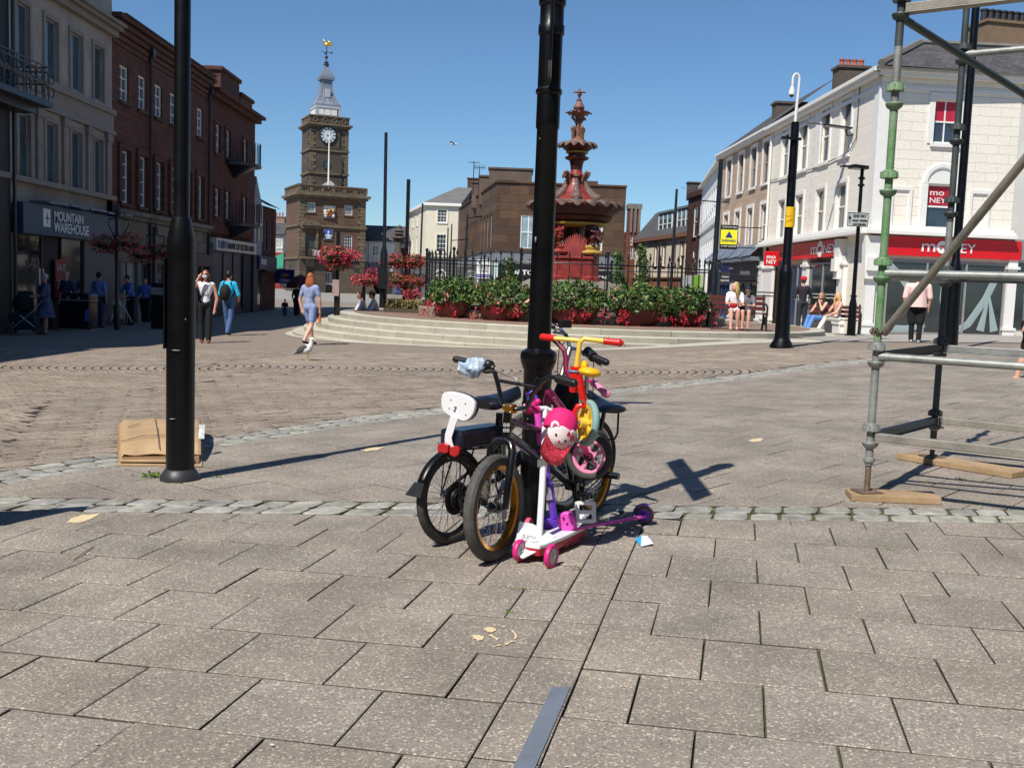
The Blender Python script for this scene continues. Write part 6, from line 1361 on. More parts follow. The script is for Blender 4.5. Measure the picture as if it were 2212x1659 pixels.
T=thing('flower_bed','long low timber edged bed of dry herbs beside the tall mast','flower bed',tuple(at(872,672,31)));a,b=at(829,673,30.2),at(924,679,30.2);zq=at(870,676,30.2).z
mb=MB();mb.bx(a.x,b.x,30.1,31.6,zq-.05,zq+.12);build(mb,'timber_edge',mat('old_timber',srgb('4d4436'),.8),T,smooth=0)
mb=MB();
for i in range(2600):leaf(mb,Vector((rnd.uniform(a.x+.05,b.x-.05),rnd.uniform(30.2,31.5),zq+.12+rnd.uniform(0,.28)*rnd.random()**.4)),rnd.uniform(.04,.08))
build(mb,'herbs',mat('dry_herb',srgb('6c6a3e'),.8,.4,3,col2=srgb('9a8a58'),attr=True),T,smooth=0)
p=at(861,560,60);zb_=gz(p.x,60);T=thing('stone_column','old stone market column with a carved urn finial','column',(p.x,60,zb_))
def cz(y):return at(861,y,60).z
mb=MB();mb.lathe([(.6,zb_),(.6,zb_+.3),(.33,zb_+.4),(.28,cz(522)),(.34,cz(521)),(.28,cz(519)),(.46,cz(515)),(.46,cz(513)),(.25,cz(510)),(.22,cz(507)),(.4,cz(506)),(.22,cz(503)),(.3,cz(499)),(.18,cz(496)),(.14,cz(494))],16,(p.x,60,0));build(mb,'shaft',mat('column_stone',srgb('57504a'),.9,.25,3),T);mb=MB();mb.ell((p.x,60,cz(492)),(.15,.15,.15),10,8);build(mb,'ball',MATS['column_stone'],T)
def mast(label,x0,y0,x1,y1,Y,r=.06,flare=0,arm=None,group='thin black masts round the square',top_r=None):
 t,b=at(x0,y0,Y),at(x1,y1,Y);T=thing('mast',label,'mast',(b.x,Y,b.z),group);mb=MB()
 if flare:mb.tube([(b.x,Y,b.z),(b.x,Y,b.z+.02),(b.x,Y,b.z+flare),(b.x,Y,b.z+flare+.25),(t.x,Y,t.z)],[r*2.4,r*2,r*2,r,top_r or r*.85],12)
 else:mb.tube([(b.x,Y,b.z),(b.x*.5+t.x*.5,Y,(b.z+t.z)/2),(t.x,Y,t.z)],[r,r,top_r or r*.8],10)
 build(mb,'pole',black_iron,T)
 if arm:
  s_,ln,yy=arm;z=at(x0,yy,Y).z;mb=MB();mb.beam((t.x,Y,z),(t.x+s_*ln,Y-.2,z+.12),.05,.06);mb.beam((t.x+s_*ln*.5,Y-.1,z+.08),(t.x+s_*ln,Y-.2,z+.15),.26,.06);build(mb,'lamp_arm',black_iron,T,smooth=0)
 return T,t,b
T,t,b=mast('tallest bare black mast left of the fountain, rising from the flower bed',834,287,827,665,30.5,.055,1.6)
mb=MB();c=at(829,598,30.3);mb.bx(c.x-.14,c.x+.14,30.05,30.4,c.z-.35,c.z+.3);build(mb,'control_box',black_iron,T,smooth=0)
for(lab,x0,y0,x1,y1,Y,r,fl_,arm)in(('thin mast in front of the corner of the cream house',913,440,905,655,70,.07,1.2,None),('thin mast before the brown block with a small side lamp',1010,463,1003,620,62,.07,0,(1,.9,472)),('left one of the close pair of thin masts beside the brown block',968,492,964,625,75,.06,0,None),('right one of the close pair of thin masts beside the brown block',976,484,971,625,77,.06,0,(1,1.3,520)),('thin mast in front of the mansard house with a cable from its top',1462,409,1448,640,60,.09,0,None),('short mast with a flat lamp before the cream wall',1425,531,1420,640,62,.07,0,(-1,.9,532)),('tall black mast standing among the tables before the beige house',1558,345,1536,712,28,.075,1.5,None)):
 mast(lab,x0,y0,x1,y1,Y,r,fl_,arm)
T,t,b=mast('small lamp mast reaching out from the white terrace',1548,437,1552,437.5,60,.03,0,None)if False else(None,None,None)
c=at(1540,437,56);T=thing('wall_lamp','flat lamp arm reaching left from the white terrace','lamp',tuple(c));mb=MB();mb.beam(c+Vector((.9,0,0)),c+Vector((-.6,0,.05)),.2,.05);mb.beam(c+Vector((.3,0,0)),c+Vector((.35,0,-.25)),.05,.05);build(mb,'lamp_head',black_iron,T,smooth=0);mb=MB();mb.tube([c+Vector((.9,0,0)),c+Vector((1.3,3,-.1))],.03,5);build(mb,'bracket',black_iron,T)
for(lab,x,yb,yt,Y,by,cols)in(('nearer shaded lamp post with a bulging flower basket by the outdoor shop',253,718,452,30.0,525,[pet_r,pet_p,pet_o]),('farther shaded lamp post with red flowers beside the thick front pole',333,716,490,32.5,548,[pet_r,pet_p])):
 t,b=at(x+3,yt,Y),at(x,yb,Y);T=thing('flower_post',lab,'flower post',(b.x,Y,b.z),'flower posts in the shaded street');post(T,b.x,Y,b.z,t.z,.06)
 for dx in(-.35,.32):c=at(x,by,Y)+Vector((dx,0,rnd.uniform(-.05,.1)));basket(T,tuple(c),.4,.28,cols,420,150)
 mb=MB();c=t+Vector((0,0,-.35))
 for s_ in(-1,1):mb.tube([c+Vector((0,0,.1)),c+Vector((s_*.28,0,.05)),c+Vector((s_*.3,0,-.1)),c+Vector((s_*.12,0,-.45)),c+Vector((0,0,-.6))],.02,5)
 mb.lathe([(.05,.1),(.09,.25),(.04,.35),(.02,.5)],8,c);build(mb,'scroll_arms',black_iron,T)
b0,b1=at(133,718,29.2),at(199,718,29.2);zt_=at(160,633,29.2).z;zb_=gz(b0.x,29)
T=thing('litter_bin','black litter bin with two slots and a blue sticker in the shade','bin',((b0.x+b1.x)/2,29.2,zb_));cx_,w_=(b0.x+b1.x)/2,b1.x-b0.x
bnm=mat('bin_black',srgb('101114'),.35,.2,3,coat=.3)
mb=MB();mb.box((cx_,29.4,zb_+.45),(w_*.94,.6,.82));build(mb,'body',bnm,T,smooth=0,bevel=.04);mb=MB();mb.box((cx_,29.4,zb_+.03),(w_,.66,.06));build(mb,'base',mat('bin_trim',srgb('8b877e'),.5),T,smooth=0)
mb=MB();mb.box((cx_,29.4,zt_-.16),(w_*.96,.62,.32));build(mb,'hood',bnm,T,smooth=0,bevel=.06);mb=MB();mb.box((cx_,29.4,zb_+.88),(w_*.97,.63,.03));build(mb,'trim',MATS['bin_trim'],T,smooth=0)
for dx in(-.2,.1):mb=MB();mb.box((cx_+dx,29.085,zt_-.16),(.07,.01,.12));build(mb,'sticker',mat('sticker_grey',srgb('777a78'),.5),T,smooth=0)
mb=MB();mb.box((cx_+w_*.38,29.095,zb_+.45),(.1,.01,.34));build(mb,'blue_sticker',mat('sticker_blue',srgb('3f66a8'),.5),T,smooth=0)
b0,b1=at(327,712,31),at(355,712,31);T=thing('notice_stand','dark information stand with a pale panel beside the thick front pole','sign',((b0.x+b1.x)/2,31,b0.z));cx_=(b0.x+b1.x)/2
mb=MB();mb.box((cx_,31.1,(b0.z+at(340,612,31).z)/2),(b1.x-b0.x,.3,at(340,612,31).z-b0.z));build(mb,'cabinet',bnm,T,smooth=0,bevel=.02);mb=MB();z_=at(340,622,31).z;mb.box((cx_,30.94,z_-.1),(b1.x-b0.x,.02,.22));build(mb,'panel',mat('panel_grey',srgb('8b8e90'),.5),T,smooth=0)
gloss_black=mat('gloss_black_paint',srgb('0a0b0e'),.33,.3,9,spec=.35,fine=160,bump=.0006)
steel=mat('steel',srgb('b9bcc0'),.25,.1,8,metal=.9);chrome=mat('chrome',srgb('d8dade'),.12,.05,8,metal=1.0)
rubber=mat('tyre_rubber',srgb('2b2b2a'),.75,.25,20,fine=120,col2=srgb('4a4944'));bkpl=mat('black_plastic',srgb('131416'),.45,.2,15,coat=.1)
gold=mat('gold_anodised',srgb('a8731e'),.28,.15,10,metal=.85)
b=G(389,1036);T=thing('lamp_post','thick black lamp post in front of the flattened cardboard','lamp post',tuple(b),'black lamp posts standing in the square')
Y1=b.y;hz=lambda y:at(390,y,Y1).z
r1=31.0/2200*Y1*.97;r2=17/2200*Y1
mb=MB();z0_=b.z;zt_=hz(535);zs_=hz(505)
mb.lathe([(r1*1.0,z0_),(r1,zt_),(r1*.98,zt_+.05),(r2*1.15,hz(472)),(r2*1.02,hz(470)),(r2,hz(468)),(r2*.96,5.5),(r2*.8,8.0),(.001,8.02)],32,(b.x,b.y,0));build(mb,'column',gloss_black,T)
mb=MB();mb.lathe([(r1*1.42,z0_),(r1*1.42,z0_+.02),(r1*1.08,z0_+.07),(r1*1.0,z0_+.075)],32,(b.x,b.y,0));build(mb,'base_ring',mat('base_grey_steel',srgb('3a3c3f'),.45,.2,10,metal=.3),T)
mb=MB();zd=hz(753);mb.box((b.x-r1*.98,b.y-.02,(zd+hz(560))/2),(.012,.09,hz(560)-zd));build(mb,'door_edge',gloss_black,T,smooth=0)
mb=MB();mb.box((b.x,b.y,7.9),(.5,.12,.08));build(mb,'lamp_head',gloss_black,T,smooth=0)
PX,PY=.135,5.38;zg0=gz(PX,PY);T=thing('finger_post','moulded black post in the middle that the bikes and scooters lean on','signpost',(PX,PY,zg0),'black lamp posts standing in the square')
pz=lambda y:at(1150,y,PY).z
ax=lambda y:(at(1150+(750-y)*.0,y,PY))
mb=MB()
px2r=PY/2200
prof=[(31,1175),(31,1120),(30,1110),(30,900),(31,880),(33,872),(30.5,864),(30,830),(31,826),(31,800),(34,793),(38,782),(40,770),(38,760),(32,756),(25.5,752),(25.5,740),(24.5,600),(22.5,280)]
mb.lathe([(a*px2r,pz(y))for a,y in prof]+[(25*px2r,pz(276)),(25.3*px2r,pz(265)),(25*px2r,pz(240)),(25*px2r,pz(205)),(28*px2r,pz(202)),(28*px2r,pz(195)),(24.5*px2r,pz(190)),(24.5*px2r,pz(77)),(27.5*px2r,pz(74)),(27.5*px2r,pz(56)),(25*px2r,pz(52)),(25*px2r,pz(14)),(28.5*px2r,pz(10)),(28.5*px2r,pz(-2)),(25*px2r,pz(-6)),(23*px2r,3.02),(16*px2r,3.04)],36,(PX,PY,0));build(mb,'column',gloss_black,T)
mb=MB();mb.lathe([(.04,3.03),(.065,3.08),(.075,3.16),(.07,3.28),(.04,3.36),(.001,3.39)],20,(PX,PY,0));build(mb,'finial',gloss_black,T)
for(zc_,an,ln)in((2.45,-91.44,.62),(2.45,88.56,.66)):
 a=math.radians(an);mb=MB();d=Vector((math.cos(a),math.sin(a),0));c=Vector((PX,PY,zc_))+d*(.06+ln/2);mb.box(c,(ln,.016,.34),a);build(mb,'finger_board',gloss_black,T,smooth=0,bevel=.01)
b=G(1688,751);Y3=b.y;T=thing('lamp_post','black camera pole with a yellow tag in front of the red shop sign','camera pole',tuple(b),'black lamp posts standing in the square')
z=lambda y:at(1700,y,Y3).z;p_=Y3/2200
mb=MB();mb.lathe([(26*p_,b.z),(26*p_,b.z+.02),(17*p_,z(733)),(16*p_,z(728)),(14.5*p_,z(590)),(14*p_,z(586)),(10*p_,z(574)),(9.5*p_,z(572)),(9*p_,z(400)),(8.5*p_,z(264)),(.001,z(263))],24,(b.x,b.y,0));build(mb,'column',gloss_black,T)
tp_=Vector((b.x,b.y,z(264)));mb=MB();s_=p_
pts=[tp_+Vector((0,0,-.05)),tp_+Vector((0,0,22*s_*1.0))]+[tp_+Vector((2*s_,0,60*s_))]+[tp_+Vector((-4*s_+7*s_*math.cos(t),0,88*s_+12*s_*math.sin(t)))for t in(0,.6,1.2,1.8,2.4,3.0)]+[tp_+Vector((-11*s_,0,72*s_))]
mb.tube(pts,[3.4*s_,3.2*s_]+[2.6*s_]*8,10);build(mb,'white_gooseneck',white_p,T)
mb=MB();c=tp_+Vector((-11.5*s_,0,62*s_));mb.lathe([(.001,.11),(3.5*s_,.1),(6*s_,.02),(6.4*s_,-.05),(5.2*s_,-.06),(.001,-.06)],18,c);hd=build(mb,'camera_housing',white_p,T);mb=MB();mb.ell(c+Vector((0,0,-.06)),(4.8*s_,4.8*s_,5*s_),14,10);build(mb,'camera_dome',glass_d,T)
a,q=at(1688,490,Y3-.13),at(1713,447,Y3-.13);mb=MB();n_=8;vs=[]
for j in(0,1):
 for i in range(n_+1):
  an=math.radians(-150+120*i/n_);vs.append((b.x+math.cos(an)*11.6*p_,b.y+math.sin(an)*11.6*p_,(a.z,q.z)[j]))
mb.add(vs,[(i,i+1,i+n_+2,i+n_+1)for i in range(n_)]);yt=build(mb,'yellow_tag',mat('tag_yellow',srgb('e9b915'),.5,.05,4),T,smooth=0);md=yt.modifiers.new('s','SOLIDIFY');md.thickness=.01
mb=MB();c=at(1693,467,Y3-.16);mb.tube([c+Vector((.02+.03*i,-.0,.02*math.sin(i*1.9)))for i in range(6)],.005,4);build(mb,'scribble',mat('ink',srgb('5d4310'),.6),yt)
mb=MB();mb.beam((b.x,b.y-.1,z(301)),(b.x-.3,b.y-.15,z(301)),.06,.05);mb.beam((b.x,b.y,z(300)),(b.x+.14,b.y,z(300)),.06,.05);build(mb,'spur_bracket',black_iron,T,smooth=0)
b=at(1838,725,23.6);T=thing('lamp_post','slim dark lamp post carrying the grey one way plate beside the bench','lamp post',tuple(b),'black lamp posts standing in the square')
t=at(1856,365,23.6);z=lambda y:at(1845,y,23.6).z
mb=MB();mb.tube([(b.x,23.6,b.z),(b.x,23.6,b.z+.03),(b.x,23.6,z(660)),(b.x,23.6,z(640)),(b.x,23.6,z(500)),(b.x,23.6,z(395)),(b.x,23.6,t.z)],[.16,.1,.09,.05,.042,.04,.04],12)
for y in(640,655,400,385):mb.lathe([(.055,-.03),(.085,0),(.055,.03)],12,(b.x,23.6,z(y)))
build(mb,'column',gloss_black,T);mb=MB();mb.beam((b.x+.08,23.6,z(363)),(b.x-.28,23.55,z(361)),.3,.08);mb.beam((b.x-.25,23.55,z(361)),(b.x-.52,23.5,z(362)),.12,.04);build(mb,'lamp_head',black_iron,T,smooth=0)
a,q=at(1829,489,23.5),at(1877,460,23.5);T2=thing('traffic_sign','pale rectangular one way plate fixed to the slim lamp post','road sign',((a.x+q.x)/2,23.5,a.z));mb=MB();mb.bx(a.x,q.x,23.49,23.505,a.z,q.z);P=build(mb,'plate',mat('plate_grey',srgb('b6bcbb'),.5,.05,4),T2,smooth=0,bevel=.006)
w_,h_=q.x-a.x,q.z-a.z;ik=mat('plate_ink',srgb('15181a'),.6);mb=MB()
for x in(a.x+.008,q.x-.016):mb.bx(x,x+.008,23.482,23.488,a.z+.01,q.z-.01)
for zz in(a.z+.008,q.z-.016):mb.bx(a.x+.02,q.x-.02,23.482,23.488,zz,zz+.008)
build(mb,'border',ik,P,smooth=0);mb=MB();mb.bx(a.x+w_*.1,a.x+w_*.13,23.48,23.488,a.z+h_*.25,a.z+h_*.62);mb.prism([(a.x+w_*.05,23.48,a.z+h_*.55),(a.x+w_*.18,23.48,a.z+h_*.55),(a.x+w_*.115,23.48,a.z+h_*.82)],(0,-1,0),.008);build(mb,'arrow',ik,P,smooth=0)
for s_,yy,hh,ww,xx in(('ONE WAY',.66,.2,.62,.26),('motor vehicles',.38,.15,.7,.23),('and bicycles',.12,.15,.6,.28)):txt(s_,(a.x+w_*xx,23.487,a.z+h_*yy),(1,0,0),(0,-1,0),h_*hh,ik,P,width=w_*ww,ext=.006,bold=.02)
b=G(2050,757);T=thing('lamp_post','black lamp post rising behind the scaffold frame','lamp post',tuple(b),'black lamp posts standing in the square');Y5=b.y;p_=Y5/2200;z=lambda y:at(2070,y,Y5).z
mb=MB();mb.lathe([(17*p_,b.z),(15*p_,z(600)),(14*p_,z(585)),(9*p_,z(565)),(6.5*p_,z(540)),(9*p_,z(538)),(9*p_,z(532)),(8.6*p_,z(525)),(8.4*p_,z(300)),(8*p_,z(15))],24,(b.x,b.y,0));build(mb,'column',gloss_black,T)
card=mat('cardboard',srgb('a88c68'),.8,.12,3,fine=50,bump=.001,col2=srgb('bb9e78'));cardd=mat('cardboard_edge',srgb('7d5f40'),.9,.2,30)
g0,g1,g2,g3=G(252,1003),G(432,1008),G(432,945),G(262,950)
c=(g0+g1+g2+g3)/4;T=thing('cardboard','folded flattened cardboard box lying behind the thick front pole','cardboard',tuple(c))
def sheetc(pts,th,m_,nm='flap'):
 mb=MB();k=len(pts);up=Vector((0,0,th));a=[Vector(p)for p in pts];mb.add([p+up for p in a]+a,[tuple(range(k)),tuple(range(2*k-1,k-1,-1))]+[(i,i+k,(i+1)%k+k,(i+1)%k)for i in range(k)]);return build(mb,nm,m_,T,smooth=0)
def gp(x,y,dz):p=G(x,y);p.z+=dz;return p
c0,c1,c2,c3=gp(254,1008,.004),gp(436,1010,.004),gp(440,962,.004),gp(262,958,.004)
sheetc([c0,c1,c2,c3],.006,card,'lower_flap')
mb=MB();n=14;ft,bk=[],[]
def cs(x,yf,dz):return gp(x,yf,dz)
rows=[]
for(yy,dzl,dzr)in((1001,.034,.034),(1000,.055,.06),(985,.10,.11),(968,.15,.16),(950,.165,.17),(940,.12,.12),(938,.02,.02)):
 rows.append([gp(254+(434-254)*i/n,yy-2*math.sin(i/n*3.14),dzl+(dzr-dzl)*i/n+.012*math.sin(i*1.1+yy)*.4-(.06 if i==0 else 0)*(dzl>.05))for i in range(n+1)])
vs=[p for r in rows for p in r];mb.add(vs,[(j*(n+1)+i,j*(n+1)+i+1,(j+1)*(n+1)+i+1,(j+1)*(n+1)+i)for j in range(1,len(rows)-1)for i in range(n)]);o=build(mb,'upper_flap',card,T,smooth=50);md=o.modifiers.new('s','SOLIDIFY');md.thickness=.006
mb=MB();mb.add([gp(264,1004,.015),gp(430,1006,.015),gp(430,1000,.05),gp(266,1000,.045)],[(0,1,2,3)]);build(mb,'inner_fold',cardd,T,smooth=0)
sheetc([gp(258,1005,.022),gp(420,1006,.024),gp(422,975,.05),gp(262,975,.05)],.005,card,'middle_flap')
for(xa,ya,da),(xb,yb,db),w_ in(((262,985,.112),(310,979,.135),.009),((310,979,.135),(356,978,.135),.009),((335,951,.178),(339,970,.16),.005),((339,970,.16),(344,996,.085),.005),((277,968,.165),(302,961,.172),.006)):
 mb=MB();a,q=gp(xa,ya,da),gp(xb,yb,db);mb.beam(a,q,w_,.003);build(mb,'tape_crease_line',mat('tape_crease_brown',srgb('5a4650'),.5),T,smooth=0)  # tape strips; the crease and slot are also drawn as dark strips
mb=MB();a=gp(428,985,.13);mb.add([a,a+Vector((.045,.0,.0)),a+Vector((.035,.05,.1)),a+Vector((-.01,.05,.1))],[(0,1,2,3)]);o=build(mb,'shipping_label',mat('label_white',srgb('d7dbe0'),.5,.1,30,col2=srgb('8c9096')),T,smooth=0);md=o.modifiers.new('s','SOLIDIFY');md.thickness=.002
paint=mat('cream_paint_mark',srgb('d8c39a'),.7,.15,25,bump=.002)
def mark(pts,m_=paint,dz=.004):
 p3=[gp(x,y,dz)for x,y in pts];mb=MB();mb.add(p3,[tuple(range(len(p3)))]);return mb,p3
def pmark(polys,label,nm='paint_mark',m_=paint,cat_='paint mark',ragged=3):
 mb=MB();org=None
 for q in polys:
  out=[]
  for i in range(len(q)):
   a,b_=q[i],q[(i+1)%len(q)]
   for t in range(ragged):f=t/ragged;out.append((a[0]+(b_[0]-a[0])*f+rnd.uniform(-.8,.8),a[1]+(b_[1]-a[1])*f+rnd.uniform(-.5,.5)))
  p3=[gp(x,y,.0035)for x,y in out];org=org or p3[0];mb.add(p3,[tuple(range(len(p3)))])
 return build(mb,nm,m_,origin=org,smooth=0,label=label,cat=cat_,group='worn cream paint marks on the paving')
pmark([[(144,1131),(154,1122),(178,1114),(218,1110),(200,1121),(170,1132)]],'long pointed cream paint patch near the left edge of the paving')
pmark([[(778,974),(800,968),(832,967),(815,973),(792,976)]],'thin cream paint patch under the long pole shadow')
pmark([[(1616,953),(1625,949),(1648,948),(1644,954),(1628,956)]],'small star shaped cream paint patch in the open paving to the right')
pmark([[(1288,1066),(1305,1058),(1322,1062),(1312,1070)],[(1240,1068),(1255,1063),(1262,1069),(1248,1073)]],'cream paint splash seen through the gold rear wheel')
def c2(x,y):return(986.7+x*.1034,1322.7+y*.1034)
pmark([[c2(*q)for q in((290,510),(420,490),(560,520),(540,610),(440,625),(360,570))],[c2(*q)for q in((560,380),(640,340),(780,345),(820,420),(700,440),(620,420))],[c2(*q)for q in((610,490),(720,485),(880,580),(840,600),(720,540))]],'worn round cream logo mark on the near paving, with the face like blots')
pts=[c2(1110,380),c2(1170,395),c2(1240,470),c2(1260,530),c2(1230,580),c2(1190,575),c2(1210,520),c2(1190,460),c2(1130,410)]
pmark([pts,[c2(780,715),c2(900,700),c2(1080,650),c2(1170,610),c2(1175,632),c2(1060,685),c2(900,725),c2(790,738)],[c2(750,265),c2(880,280),c2(875,300),c2(755,285)],[c2(915,300),c2(1020,320),c2(1010,340),c2(915,318)]],'broken cream ring around the round logo mark on the near paving')
tapeg=mat('grey_line',srgb('6c7480'),.6,.15,6,bump=.001);mb=MB();q=[]
for(u,v)in((-.525,.8),(-.468,.8),(-.468,3.15),(-.525,3.13)):p=uvp(u,v);q.append((p[0],p[1],gz(*p)+.004))
mb.add(q,[(0,1,2,3)]);build(mb,'painted_line',tapeg,origin=q[0],smooth=0,label='blue grey painted line along the joint at the bottom of the picture',cat='painted line')
mb=MB();a,b_=gp(157,1213,.006),gp(201,1185,.008);mb.tube([a,a.lerp(b_,.5)+Vector((0,0,.003)),b_],.0035,6);build(mb,'stick',mat('wood_pale',srgb('b9a98a'),.7),origin=a,label='thin pale wooden stick lying on the slabs at the left',cat='stick')
T=thing('wrapper','crumpled blue and white wrapper beside the scooter shadow','litter',tuple(gp(1388,1176,0)));blw=mat('wrapper_blue',srgb('3aa0d8'),.4,.1,20);whw=mat('wrapper_white',srgb('e3ecef'),.5,.1,20)
mb=MB();a,b_,c_,d_,e_=gp(1371,1168,.01),gp(1384,1183,.006),gp(1411,1179,.012),gp(1398,1170,.03),gp(1386,1166,.022);mb.add([a,b_,e_],[(0,1,2)]);o=build(mb,'blue_end',blw,T,smooth=0);md=o.modifiers.new('s','SOLIDIFY');md.thickness=.001
mb=MB();mb.add([b_,c_,d_,e_],[(0,1,2,3)]);o=build(mb,'white_body',whw,T,smooth=0);md=o.modifiers.new('s','SOLIDIFY');md.thickness=.001
weed=mat('weed',srgb('4f7a23'),.6,.4,9,attr=True,col2=srgb('86a83c'));mb=MB()
for(x,y,n_,s_)in((328,1031,60,.035),(468,1033,16,.018),(1100,1325,16,.012),(1130,1276,14,.012),(1246,1231,14,.014),(1325,1060,10,.012),(1586,1098,14,.012),(1540,1104,10,.014),(1860,1061,10,.012),(2075,1038,20,.02),(2100,1090,14,.014),(1632,1490,10,.006),(1990,1028,10,.012),(2000,1045,10,.012),(1350,1385,10,.006),(1925,1190,10,.01),(2170,1125,14,.014),(905,1098,8,.01),(1640,1450,8,.006),(1018,1345,8,.008),(950,1262,8,.008)):
 for i in range(n_):p=gp(x,y,.004);leaf(mb,p+Vector((rnd.gauss(0,s_*1.3),rnd.gauss(0,s_*.8),abs(rnd.gauss(0,s_*.25)))),rnd.uniform(.4,.8)*s_)
build(mb,'weeds',weed,smooth=0,kind='stuff',label='small green weeds growing in the paving joints',cat='weeds',origin=(0,4,0))
mb=MB();gum=mat('gum_spot',srgb('c9c4ba'),.7,.2,30)
for i in range(70):
 y=rnd.uniform(1.9,5.6)if i%2 else rnd.uniform(6,15);x=rnd.uniform(-.55,.55)*y;r_=rnd.uniform(.003,.009)*(1 if y<6 else 2);k=7;a0=rnd.random()*6
 mb.add([(x+r_*rnd.uniform(.6,1.3)*math.cos(a0+j*6.283/k),y+r_*.8*math.sin(a0+j*6.283/k),gz(x,y)+.0035)for j in range(k)],[tuple(range(k))])
build(mb,'litter_specks',gum,smooth=0,kind='stuff',label='tiny pale specks of gum and grit on the paving',cat='specks',origin=(0,4,0))
class BP_:
 """upright plane through a bike, given by two ground points"""
 def __init__(s,p,q):
  s.o=Vector((p[0],p[1],0));s.e=Vector((q[0]-p[0],q[1]-p[1],0)).normalized();s.n=Vector((s.e.y,-s.e.x,0))
 def at(s,x,y,off=0):
  d=ray(x,y);o=s.o+s.n*off;t=(o-CAMP).dot(s.n)/d.dot(s.n);return CAMP+d*t
def wheel(T,c,ax,R,tr,tyre_m,rim_m,hub_m=None,spokes=28,rimw=.018,knob=0,name='wheel',spoke_m=None,solid=None,sw=1.0,rimr=None):
 ax=Vector(ax).normalized();c=Vector(c);mb=MB();bf=None
 if knob:bf=lambda i,j:knob*(1 if(i+(j%2))%2 and j in(10,11,0,1,2)else 0)
 mb.torus(c,ax,R-tr,tr,112 if knob else 64,12,sq=sw,bumpf=bf);W_=build(mb,name,tyre_m,T,smooth=40 if not knob else 25)
 rr=rimr or(R-2*tr+.004);mb=MB();x=ax.orthogonal().normalized();y=ax.cross(x);n=56;vs=[];prof_=((rr+.006,rimw),(rr-.012,rimw*.85),(rr-.017,0),(rr-.012,-rimw*.85),(rr+.006,-rimw))
 for i in range(n):
  a=2*math.pi*i/n;d=x*math.cos(a)+y*math.sin(a)
  for r_,h in prof_:vs.append(c+d*r_+ax*h)
 mb.add(vs,[(i*5+j,((i+1)%n)*5+j,((i+1)%n)*5+(j+1)%5,i*5+(j+1)%5)for i in range(n)for j in range(5)]);build(mb,'rim',rim_m,W_,smooth=30)
 if spokes:
  mb=MB()
  for i in range(spokes):
   a=2*math.pi*i/spokes;s_=1 if i%2 else-1;b_=a+(.45 if i%4<2 else-.45);mb.tube([c+(x*math.cos(b_)+y*math.sin(b_))*.022+ax*.026*s_,c+(x*math.cos(a)+y*math.sin(a))*(rr-.01)],.0014,4,cap=False)
  o=build(mb,'spokes',spoke_m or steel,W_)
 mb=MB();mb.tube([c-ax*.05,c-ax*.03,c-ax*.028,c+ax*.028,c+ax*.03,c+ax*.05],[.008,.009,.024,.024,.009,.008],14);build(mb,'hub',hub_m or bkpl,W_);return W_
def tubes(T,name,m_,segs,n=10):
 mb=MB()
 for pts,r in segs:mb.tube(pts,r,n)
 return build(mb,name,m_,T)
def grip(T,a,b_,r,m_,name='grip',flange=0,ribs=0):
 a,b_=Vector(a),Vector(b_);mb=MB();n=12 if ribs else 3;pts=[];rs=[]
 for i in range(n+1):pts.append(a.lerp(b_,i/n));rs.append(r*(1+(.1 if ribs and i%2 else 0)))
 if flange:pts[-1:]=[a.lerp(b_,.94),a.lerp(b_,.95),b_];rs[-1:]=[r,r*1.35,r*1.3];pts.insert(0,a-(b_-a)*.03);rs.insert(0,r*1.3)
 mb.tube(pts,rs,14);mb.ell(b_,(r*.95,r*.95,r*.95),10,8);return build(mb,name,m_,T)
frame_b=mat('frame_black',srgb('0e0f12'),.25,.2,12,coat=.6)
decal=mat('decal_white',srgb('cfd0d2'),.4,.1,30)
B1=BP_((-.068,4.73),(.50,5.76));fw=Vector((-.065,4.73,0));R1_=.252
T=thing('bicycle','black stunt bike with gold rims and a fat grey treaded front tyre','bicycle',(fw.x,fw.y,gz(fw.x,fw.y)))
nst=Vector((B1.n.x,B1.n.y,.03));fc=Vector((fw.x+.004,fw.y,gz(fw.x,fw.y)+R1_))
grey_t=mat('tyre_grey',srgb('3f3f3d'),.75,.25,15,fine=100,col2=srgb('5b5a56'))
wheel(T,fc,nst,R1_,.03,grey_t,gold,spokes=36,rimw=.02,knob=.0035,name='front_wheel')
rw=B1.at(1281,1016);rw.z=gz(rw.x,rw.y)+R1_-.005
wheel(T,rw,B1.n,R1_-.005,.026,rubber,gold,spokes=36,rimw=.02,name='rear_wheel')
P=B1.at
hd_t,hd_b=P(1097,896),P(1092,946)
n_=B1.n
fk=[([hd_b,P(1090,955)],.02)]
for s_ in(-.058,.058):fk.append(([P(1090,950),P(1088,957)+n_*s_*.7,P(1084,972)+n_*s_,fc.lerp(P(1084,972),.12)+n_*s_,fc+n_*s_],[.02,.022,.021,.018,.016]))
tubes(T,'fork',frame_b,fk,12)
mb=MB();q0,q1=fc.lerp(P(1084,972),.14)+n_*-.058,fc.lerp(P(1084,972),.45)+n_*-.058;mb.tube([q0,q1],.0205,12);build(mb,'fork_sticker',mat('sticker_pale',srgb('8d8c84'),.4,.6,60,col2=srgb('141414')),T)
tubes(T,'head_tube',frame_b,[([hd_t+Vector((0,0,.01)),hd_b],.022)])
for i,s_ in enumerate(('8','8')):pass
bb=P(1236,1050);sc_t=P(1218,946)
tubes(T,'frame',frame_b,[([P(1096,908),P(1150,925),sc_t],.017),([P(1094,935),P(1165,990),bb],.021),([bb,sc_t],.016),([bb,rw+n_*.05],.011),([bb,rw-n_*.05],.011),([sc_t,rw+n_*.05],.009),([sc_t,rw-n_*.05],.009),([bb-n_*.035,bb+n_*.035],.024)])
